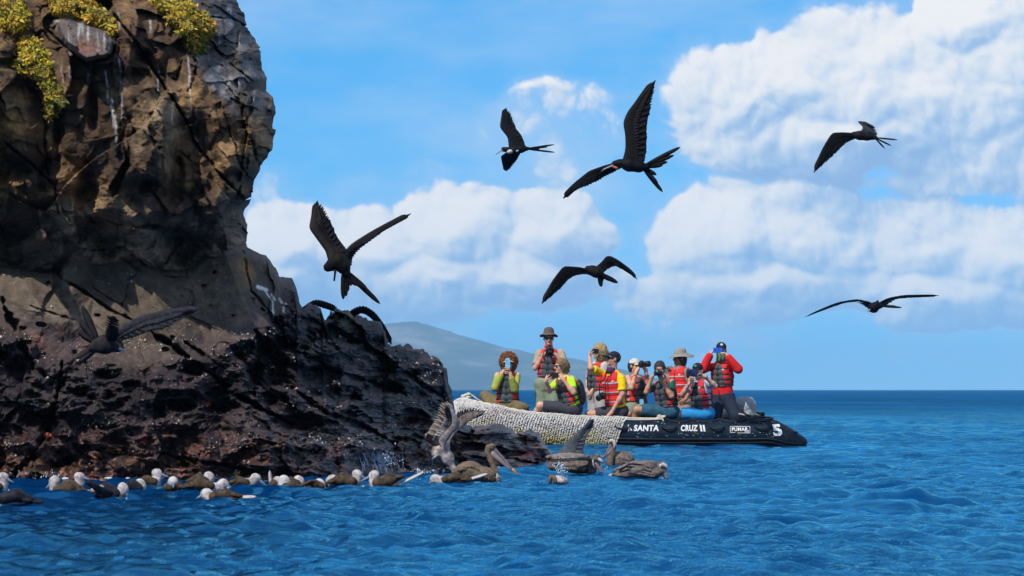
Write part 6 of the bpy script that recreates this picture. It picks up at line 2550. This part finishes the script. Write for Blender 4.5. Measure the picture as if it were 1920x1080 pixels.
def pel_body(label, Y, ells, cones, m, h=.010):
    c = np.array([e[0][:2] for e in ells] + [q[0] for q in cones] + [q[1] for q in cones])
    P = [np.array(at(x, y, Y)) for x, y in c]
    root = empty('pelican', tuple(P[0]), label, 'bird', 'brown pelicans feeding before the boat')
    P = np.array(P)
    fl = Field(P.min(0) - .3, P.max(0) + .3, h)
    for (px, py, *dd), rad, ang in ells:
        a = math.radians(ang)
        R = np.array([[math.cos(a), 0, math.sin(a)], [0, 1, 0], [-math.sin(a), 0, math.cos(a)]])
        fl.ell(at(px, py, Y), rad, R, .03)
    for p, q, ra, rb in cones:
        fl.cone(at(p[0], p[1], Y), at(q[0], q[1], Y), ra, rb, .03)
    fl.noise(.006, 26, 3, seed=Y)
    fl.build('body', m, root)
    ride(root, np.array(root.location), .3)
    return root


def pel_head(root, Y, path, radii, m, bill, pouch=.03, up=(0, 0, 1), tip_m=None, crown=None, nape=None, eye=None):
    """neck and head as one swept form, long bill with its pouch"""
    P = poly3(path, Y, 0)
    fl = Field(P.min(0) - .12, P.max(0) + .12, .008)
    for i in range(len(P) - 1):
        fl.cone(P[i], P[i + 1], radii[i], radii[i + 1], .015)
    fl.noise(.003, 40, 2)
    hd = fl.build('neck', m, root)
    B = poly3(bill, Y, 0)
    n = 9
    pts = [along(B, i / (n - 1)) for i in range(n)]
    MB().tube(pts, [.024, .022, .019, .017, .015, .014, .013, .012, .006], 8, squash=(.8, 1)).build('bill', BILL_GREY, root)
    if tip_m:
        MB().tube([along(B, .80), along(B, .9), along(B, 1.0), along(B, 1.0) + np.array((.0, 0, -.015))], [.0155, .0145, .009, .004], 8).build('bill_tip', tip_m, root)
    d = nrm(B[-1] - B[0])
    dn = np.array((0, 0, -1.0))
    dn = nrm(dn - d * (dn @ d)) if abs(d[2]) < .96 else nrm(np.array((1.0, 0, 0)))
    mb = MB()
    q = [along(B, t) + dn * pouch * s for t, s in ((.0, .7), (.15, 1.1), (.32, 1.0), (.5, .8), (.7, .5), (.9, .25))]
    mb.tube(q, [pouch * .8, pouch * 1.0, pouch * .9, pouch * .68, pouch * .42, pouch * .2], 10, squash=(1, .6))
    mb.build('pouch', BILL_PINK, root)
    if eye:
        MB().ball(at(eye[0], eye[1], Y - .038), (.009, 0, 0), (0, .008, 0), (0, 0, .009), 6, 5).build('eye', EYE_DARK, root)
    if crown:
        C = poly3(crown, Y - .022, 0)
        MB().tube(C, [.014] + [.021] * (len(C) - 2) + [.012], 8).build('crown', FE_WHITE, root)
    if nape:
        C = poly3(nape, Y, 0)
        MB().tube(C, [.020] + [.030] * (len(C) - 2) + [.020], 8).build('nape', FE_PELB, root)
    return hd


def layered(root, rows, Y, w, m, dz=-.1, name='back_feathers', seed=2):
    """shingled feathers on a folded wing: each row is a polyline of roots and an offset to the tips (pixels)"""
    mb = MB()
    rng = random.Random(seed)
    for pts, (ox, oy), n in rows:
        P = poly3(pts, Y + dz, 0)
        k = Y / F
        n = int(n * 1.7)
        for i in range(n):
            a = along(P, (i + rng.uniform(.2, .8)) / n)
            b = a + np.array((ox * k, .05, -oy * k)) * rng.uniform(.8, 1.15)
            feather(mb, a, b, w * rng.uniform(.8, 1.1), np.array((0, -1, .35)), rng.uniform(-.05, .05), .5, .006)
    return mb.build(name, m, root, kind='stuff')


def build_pelicans():
    # A: diving in, both wings raised
    Y = 47.0
    r = pel_body('pelican plunging head first beside the rock with both broad wings raised', Y, [((826, 848), (.13, .10, .085), 52)], [((812, 832), (838, 862), .060, .075), ((838, 862), (850, 882), .070, .030), ((850, 882), (853, 893), .032, .024), ((812, 832), (801, 820), .05, .03)], FE_PELG)
    wing(r, [(833, 846), (838, 826), (853, 808), (863, 799), (858, 782), (838, 752)], [(838, 752), (824, 756), (820, 775), (811, 795), (800, 814), (796, 823), (814, 833)], Y - .06, -.3, FE_PELG, FE_FLT, 22, seed=41, separate=10, cover=.42, thick=.03, wscale=1.05)
    w = wing(r, [(838, 836), (846, 820), (861, 805), (881, 789), (897, 780), (912, 771)], [(912, 771), (900, 766), (886, 763.5), (873, 766), (861.5, 770), (855, 785), (846, 805), (836, 826)], Y + .12, .5, FE_PEL, FE_PELD, 20, seed=42, separate=10, cover=.45, thick=.025, wscale=.62)
    tail(r, (808, 828), [(788, 837), (791, 842), (797, 846)], Y, FE_PELG, .025)
    MB().tube(poly3([(822, 852), (811, 860), (810, 872)], Y - .1, 0), [.018, .012, .010], 6).build('foot', BILL_STEEL, r)
    # B: sitting, big bill to the right
    Y = y_of(905)
    r = pel_body('pelican sitting on the water with its long bill slanting down to the right', Y, [((892, 893), (.21, .12, .085), -6), ((878, 884), (.13, .11, .08), 8), ((910, 896), (.12, .10, .075), 0)], [((880, 884), (853, 887), .055, .018)], FE_TAUPE)
    layered(r, [([(868, 876), (884, 873), (898, 880)], (-9, 12), 7), ([(878, 879), (896, 882), (910, 890)], (-6, 14), 7), ([(856, 882), (872, 878), (884, 884)], (-8, 7), 6), ([(890, 888), (906, 890), (918, 897)], (-10, 9), 6)], Y, .030, FE_TAUPE, -.115)
    pel_head(r, Y, [(933, 901), (929, 884), (921, 864), (914, 848), (917, 840), (923, 838)], [.036, .030, .027, .028, .036, .036], FE_TAUPE, [(925, 840), (940, 856), (956, 874), (969, 889)], .034, tip_m=BILL_ORANGE, eye=(926, 837))
    # C: wing thrown up, white crown
    Y = y_of(889)
    r = pel_body('pelican with one wing thrown straight up and white crowned head in the water', Y, [((1080, 876), (.21, .12, .085), -8), ((1055, 876), (.17, .12, .06), 5)], [((1090, 872), (1112, 884), .07, .04), ((1050, 875), (1030, 870), .05, .03)], FE_PEL)
    wing(r, [(1045, 850), (1066, 824), (1097, 797), (1105, 787), (1115, 785)], [(1115, 785), (1116, 795), (1110, 805), (1104, 808), (1098, 822), (1094, 843), (1092, 858)], Y + .12, .2, FE_PELS, FE_PELS, 20, seed=43, separate=6, cover=.7, thick=.025, wscale=.8)
    wing(r, [(1106, 858), (1090, 853), (1069, 850), (1046, 850.5), (1019, 856)], [(1019, 856), (1022, 864), (1036, 866, -.4), (1056, 864, -.5), (1078, 862, -.4), (1098, 862, -.1)], Y - .12, -.25, FE_PELM, FE_PELD, 18, seed=44, separate=6, cover=.8, thick=.03)
    layered(r, [([(1040, 868), (1060, 871), (1085, 870)], (-9, 8), 8), ([(1050, 876), (1075, 878), (1100, 880)], (-10, 6), 8)], Y, .019, FE_PELM, -.12)
    pel_head(r, Y - .1, [(1108, 886), (1107, 872), (1111, 861), (1119, 858), (1123, 862)], [.034, .033, .036, .040, .036], FE_PEL, [(1120, 863), (1126, 874), (1129.5, 884), (1132, 894)], .030, crown=[(1115, 858), (1121, 859.5), (1127, 864), (1130, 868)], nape=[(1117, 856), (1109, 862), (1106, 872), (1109, 882)], eye=(1122, 866))
    MB().tube(poly3([(1111, 862), (1111.5, 870), (1116, 878)], Y - .16, 0), [.010, .012, .007], 6).build('neck_stripe', FE_WHITE, r)
    # D: upright head with bill resting on its breast, behind
    Y = y_of(877)
    r = pel_body('pelican behind the others holding its white head high with bill pressed down', Y, [((1163, 868), (.17, .12, .11), 6)], [((1150, 868), (1144, 874), .07, .05), ((1172, 866), (1186, 872), .07, .03)], FE_PEL)
    layered(r, [([(1152, 858), (1164, 856), (1176, 860)], (8, 10), 7), ([(1156, 866), (1168, 865), (1180, 868)], (7, 8), 6)], Y, .020, FE_PELM, -.12)
    pel_head(r, Y - .12, [(1143, 877), (1144, 866), (1149, 852), (1151, 838), (1150, 830), (1147, 828)], [.045, .036, .028, .026, .032, .034], FE_TAUPE, [(1147, 831), (1142, 841), (1136, 851), (1129, 861)], .032, crown=[(1142, 829), (1146, 825.5), (1150.5, 827), (1152.5, 833), (1151, 842)], eye=(1146.5, 832))
    # E: swimming to the right, head bent down
    Y = y_of(898)
    r = pel_body('pelican swimming at the right with ruffled back and bill tucked down', Y, [((1196, 882), (.22, .13, .080), 14), ((1222, 890), (.14, .11, .06), 12), ((1185, 893), (.22, .10, .035), 0)], [((1190, 876), (1152, 884), .06, .015)], FE_PEL)
    layered(r, [([(1184, 867), (1200, 868), (1216, 874)], (-12, 8), 9), ([(1178, 872), (1200, 875), (1222, 882)], (-13, 7), 10), ([(1174, 878), (1196, 881), (1226, 889)], (-14, 5), 10), ([(1172, 873), (1182, 868), (1190, 866)], (-18, 9), 6), ([(1182, 885), (1204, 888), (1230, 893)], (-13, 3), 9)], Y, .019, FE_PELM, -.12)
    tail(r, (1166, 884), [(1150, 885), (1152, 888.5), (1156, 890)], Y, FE_PELD, .03)
    tail(r, (1164, 893), [(1141, 891), (1144, 893.5)], Y, FE_PELG, .022)
    pel_head(r, Y - .02, [(1228, 893), (1231, 882), (1236, 873), (1242, 871), (1246, 874)], [.045, .036, .034, .036, .034], FE_PEL, [(1245, 876), (1248, 884), (1251, 892), (1254, 903)], .034, nape=[(1230, 885), (1233, 875), (1238, 869.5), (1243, 868)], crown=[(1236.5, 879), (1238, 872.5), (1243, 870), (1248, 873), (1251, 879)], eye=(1246, 877))
    # F: nearly under water, only the wing bend and tail showing
    Y = y_of(909)
    r = pel_body('small bird nearly under water with a curled wing tip, splashing before the pelicans', Y, [((1052, 904), (.075, .07, .040), 0), ((1045, 900), (.05, .05, .035), 0)], [((1054, 902), (1062, 906), .03, .012)], FE_PALE, .008)
    del r['group']
    pts = poly3([(1041, 908), (1041, 900), (1038, 894.5), (1034, 893), (1031.5, 897), (1031, 908)], Y - .05, 0)
    MB().tube(pts, [.020, .024, .024, .022, .020, .018], 8).build('wing_bend', FE_TAUPE, r)


build_pelicans()


# ------------------------------------------------------------------ shrubs on the cliff
def leaf_material(name):
    m = bpy.data.materials.new(name)
    m.use_nodes = True
    T = NT(m.node_tree)
    bs = m.node_tree.nodes['Principled BSDF']
    T.put(bs.inputs['Base Color'], T.n('ShaderNodeVertexColor', layer_name='Col').outputs[0])
    bs.inputs['Roughness'].default_value = .6
    bs.inputs['Specular IOR Level'].default_value = .3
    return m


def shrub(label, poly, n, seed, tone):
    """leafy tuft rooted on the rock; poly: its outline in photograph pixels"""
    rng = np.random.RandomState(seed)
    poly = np.array(poly, dtype=float)
    lo, hi = poly.min(0), poly.max(0)
    pts = rng.uniform(lo - 4, hi + 4, (n * 6, 2))
    sd = poly_sd(pts[:, 0], pts[:, 1], [tuple(p) for p in poly])
    nz = perlin(np.stack([pts[:, 0] / 13, pts[:, 1] / 13, np.full(len(pts), seed * 1.7)], -1))
    keep = sd + 7 * nz > rng.uniform(-3, 6, len(pts)) * .5
    pts, sd, nz = pts[keep][:n], sd[keep][:n], nz[keep][:n]
    n = len(pts)
    # depth from the rock behind
    from_px = np.array([surf_point(CLIFF, x, y)[0][1] for x, y in pts[:: max(1, n // 60)]])
    base = np.median(from_px)
    Yc = np.array([np.interp(0, [0, 1], [base, base])] * n) if False else None
    sub = pts[:: max(1, n // 60)]
    idx = np.argmin(((pts[:, None, :] - sub[None]) ** 2).sum(-1), 1)
    Yb = np.minimum(from_px[idx], base + .25)
    bulge = np.clip(sd / 22, 0, 1) ** .6
    Yp = Yb - .04 - .34 * bulge * rng.uniform(.15, 1.0, n)
    C = world_of(pts[:, 0], pts[:, 1], Yp)
    root = empty('shrub', tuple(C.mean(0)), label, 'shrub', 'shrubs growing on the cliff')
    # leaves
    d = rng.normal(size=(n, 3)) * np.array((.8, .5, .55)) + np.array((0, -.35, -.35)) + nz[:, None] * np.array((.4, 0, .2))
    d /= np.linalg.norm(d, axis=1)[:, None]
    s = np.cross(d, rng.normal(size=(n, 3)) * .6 + np.array((0, -1, .6)))
    s /= np.linalg.norm(s, axis=1)[:, None]
    u = np.cross(s, d)
    L = (.018 + .050 * rng.rand(n) ** 1.6)[:, None]
    W = L * rng.uniform(.16, .28, n)[:, None]
    V = np.stack([C, C + d * L * .5 + s * W + u * W * .4, C + d * L - u * L * .2, C + d * L * .5 - s * W + u * W * .4], 1).reshape(-1, 3)
    q = np.arange(n * 4).reshape(n, 4)
    t = (pts[:, 1] - lo[1]) / (hi[1] - lo[1])
    green = np.array((0.11, 0.14, 0.012))
    yel = np.array((0.60, 0.47, 0.025))
    ora = np.array((0.62, 0.27, 0.03))
    a = np.clip(tone[0] + tone[1] * t + .55 * perlin(np.stack([pts[:, 0] / 24, pts[:, 1] / 24, np.full(n, seed * 3.1)], -1)) + rng.normal(size=n) * .16, 0, 1)[:, None]
    o = np.clip(tone[2] + .8 * perlin(np.stack([pts[:, 0] / 17, pts[:, 1] / 17, np.full(n, seed * 5.3)], -1)) + rng.normal(size=n) * .2, 0, 1)[:, None]
    col = green * (1 - a) + yel * a
    col = col * (1 - o * .75) + ora * o * .75
    dead = rng.rand(n) < .09
    col[dead] = np.array((0.17, 0.11, 0.06))
    col *= rng.uniform(.55, 1.25, n)[:, None]
    mesh_obj('foliage', V, q, MATS.setdefault('shrub_leaf', None) or MATS.update(shrub_leaf=leaf_material('shrub_leaf')) or MATS['shrub_leaf'], root, False, attr={'Col': np.repeat(col, 4, 0)}, kind='stuff')
    mb = MB()
    r2 = random.Random(seed)
    k = np.array(world_of(np.array([pts[:, 0].mean()]), np.array([lo[1] + .35 * (hi[1] - lo[1])]), np.array([base + .12])))[0]
    for i in range(26):
        e = C[r2.randrange(n)] + np.array((0, .06, 0))
        m_ = (k + e) / 2 + np.array((r2.uniform(-.05, .05), -.05, r2.uniform(-.02, .08)))
        mb.tube([k, m_, e], [.010, .007, .003], 5)
    for i in range(34):                                   # dry twigs poking out of the leaves
        e = C[r2.randrange(n)]
        o = e + np.array((r2.uniform(-.12, .12), -.06 - r2.random() * .08, r2.uniform(-.10, .10)))
        mb.tube([e + np.array((0, .05, 0)), (e + o) / 2 + np.array((0, 0, .015)), o], [.0045, .0035, .0015], 4)
    mb.build('stem', mat('shrub_wood', (0.09, 0.065, 0.045), .9), root)


def build_shrubs():
    shrub('yellow green shrub at the top left corner of the cliff', [(-90, -40), (30, -40), (48, 0), (58, 30), (50, 60), (28, 66), (8, 54), (-20, 40), (-90, 30)], 4200, 3, (.62, -.1, .12))
    shrub('long orange and yellow shrub over the pale boulder', [(80, -30), (150, -30), (165, -5), (188, 8), (205, 28), (220, 50), (217, 66), (205, 62), (190, 46), (160, 42), (140, 30), (112, 34), (92, 24)], 3600, 5, (.55, .1, .42))
    shrub('round bushy shrub turning from orange to deep green at its foot', [(272, -8), (300, -10), (345, -14), (372, 14), (402, 40), (400, 64), (388, 76), (384, 100), (368, 106), (350, 90), (338, 70), (318, 44), (300, 20)], 4600, 7, (.78, -.85, .26))
    shrub('hanging green shrub trailing down the left of the cliff', [(36, 74), (62, 68), (84, 88), (97, 120), (100, 150), (118, 170), (122, 195), (106, 212), (98, 228), (86, 220), (86, 190), (80, 160), (58, 146), (36, 136), (22, 118), (38, 104)], 4200, 9, (.68, -.75, .08))


build_shrubs()


# ------------------------------------------------------------------ barnacles, crabs and spray on the shore
def build_shore_details():
    rng = np.random.RandomState(12)
    PX, PY, V, rough, hgt = SHELF['PX'], SHELF['PY'], SHELF['V'], SHELF['rough'], SHELF['hgt']
    P = V * 1.0
    clump = fbm(np.stack([PX / 70, PY / 34, PX * 0 + 5], -1), 4)
    dens = sstep(clump, .02, .34) * sstep(hgt, 12, 60) * (sstep(rough, .02, .4) + .25)
    band = sstep(np.abs(PY - np.interp(PX, [0, 150, 300, 460, 600, 830], [640, 650, 650, 640, 640, 690]) + 10 * clump), 36, 8)
    dens = np.clip(dens + .7 * band * sstep(clump, -.25, .2), 0, 1) * sstep(PX, -60, 0) * (PX < 850)
    w = dens.ravel()
    pick = rng.choice(len(w), 1900, p=w / w.sum())
    C = V.reshape(-1, 3)[pick] + rng.normal(size=(1900, 3)) * .008
    r = rng.gamma(2.0, .0024, 1900)[:, None] + .0028
    octa = np.array([(1, 0, 0), (-1, 0, 0), (0, 1, 0), (0, -1, 0), (0, 0, 1), (0, 0, -1)], dtype=float)
    VV = (C[:, None, :] + octa[None] * r[:, None] * rng.uniform(.7, 1.3, (1900, 6, 1))).reshape(-1, 3)
    tri = np.array([(0, 2, 4), (2, 1, 4), (1, 3, 4), (3, 0, 4), (2, 0, 5), (1, 2, 5), (3, 1, 5), (0, 3, 5)])
    T_ = (tri[None] + 6 * np.arange(1900)[:, None, None]).reshape(-1, 3)
    mesh_obj('barnacles', VV, T_, mat('barnacle', (0.40, 0.34, 0.29), .75, .5, 40.0), None, False, kind='stuff')
    # red crabs
    mc = mat('crab_red', (0.42, 0.055, 0.02), .4, .3)
    ml = mat('crab_pale', (0.30, 0.30, 0.40), .4, .3)
    for px, py, lab in ((385, 758, 'red crab beside the long fissure in the rock'), (97, 816, 'orange red crab above the waterline at the left'), (267, 828, 'red crab on the dark rock right above the boobies')):
        c, i = surf_point(SHELF, px, py)
        c = np.array(c) + np.array((0, -.03, 0))
        root = empty('crab', tuple(c), lab, 'crab', 'red crabs on the rock')
        MB().ball(c, (.030, 0, 0), (0, .016, .004), (0, 0, .022), 10, 6).build('shell', mc, root)
        for s in (-1, 1):
            for k in range(4):
                a = -.5 + k * .36
                m_ = c + np.array((s * .042, -.014, .022 * math.sin(a) + .012))
                e = c + np.array((s * .062, .006, .055 * math.sin(a) - .01))
                MB().tube([c + np.array((s * .02, 0, .01 * math.sin(a))), m_, e], [.005, .005, .002], 5).build('leg', mc, root)
            MB().ball(c + np.array((s * .026, -.022, -.022)), (.011, 0, 0), (0, .008, 0), (0, 0, .009), 7, 5).build('claw', ml, root)
    # water thrown up against the rock, and drips round the birds
    mw = mat('spray_water', (0.45, 0.55, 0.66), .2, .1, 10, 0)
    mb_c, mb_r = [], []
    for (cx, cy, sx, sy, n, Y0, up) in ((712, 862, 26, 14, 420, 46.0, 1), (775, 885, 40, 4, 220, 46.6, 1), (1052, 880, 12, 11, 120, 42.2, 1), (1137, 880, 3, 7, 24, 47.5, 1), (425, 917, 12, 4, 40, 39.8, 1), (75, 942, 70, 5, 36, 36.0, 1), (640, 913, 60, 3, 50, 41.3, 1), (60, 890, 60, 6, 70, 42.6, 1), (350, 893, 90, 3, 60, 43.2, 1)):
        x = rng.normal(cx, sx * .6, n)
        y = rng.normal(cy, sy * .6, n)
        Yp = Y0 + rng.uniform(-.25, .1, n)
        mb_c.append(world_of(x, y, Yp))
        mb_r.append(rng.gamma(1.5, .0022, n) + .0016)
    for bx, by in [(12, 921), (40, 944), (103, 930), (150, 921), (226, 936), (299, 914), (325, 925), (412, 919), (390, 937), (474, 913), (527, 919), (600, 917), (671, 914), (696, 915), (818, 909), (928, 904), (1115, 888), (1144, 877), (1245, 898), (930, 905)]:
        mb_c.append(world_of(rng.normal(bx, 9, 12), rng.normal(by, 1.2, 12), np.full(12, y_of(by) - .05)))
        mb_r.append(rng.gamma(1.4, .0020, 12) + .0014)
    C = np.concatenate(mb_c)
    r = np.concatenate(mb_r)[:, None]
    n = len(C)
    st = rng.uniform(.7, 1.8, (n, 1, 1)) * np.array((0, 0, 1)) + np.array((1, 1, 0))
    VV = (C[:, None, :] + octa[None] * st * r[:, None]).reshape(-1, 3)
    T_ = (tri[None] + 6 * np.arange(n)[:, None, None]).reshape(-1, 3)
    mesh_obj('spray', VV, T_, mw, None, True, kind='stuff')
    # thin foam where the swell meets the rock
    mb = MB()
    r3 = random.Random(21)
    for k in range(420):
        px = r3.uniform(-30, 1062)
        yy = float(foot_depth(px)) - abs(r3.gauss(0, .16)) - .02
        if r3.random() > .35 + .65 * max(0, mnoise.noise(Vector((px / 45.0, 1.7, 0)))) * 1.6:
            continue
        x = (px - 960) / F * yy
        z = float(wave(np.array([x]), np.array([yy]), .1)[0][0]) + .006
        a, b = r3.uniform(.01, .055), r3.uniform(.006, .022)
        mb.ball((x, yy, z), (a, 0, 0), (0, b, 0), (0, 0, r3.uniform(.006, .014)), 7, 4)
    mb.build('foam', mat('sea_foam', (0.62, 0.66, 0.70), .8, .2), None, kind='stuff')
    # rills of white water draining off the wet rock
    mb = MB()
    r2 = random.Random(8)
    for k in range(34):
        x, y = r2.gauss(708, 18), r2.uniform(842, 866)
        pts = []
        for j in range(7):
            p, i = surf_point(SHELF, x, y)
            pts.append(np.array(p) + np.array((0, -.015, 0)))
            x += r2.uniform(-1.0, 3.2)
            y += r2.uniform(2.5, 5.5)
        mb.tube(pts, [.004, .006, .0075, .006, .0075, .006, .003], 5)
    mb.build('rills', mw, None, kind='stuff')


build_shore_details()
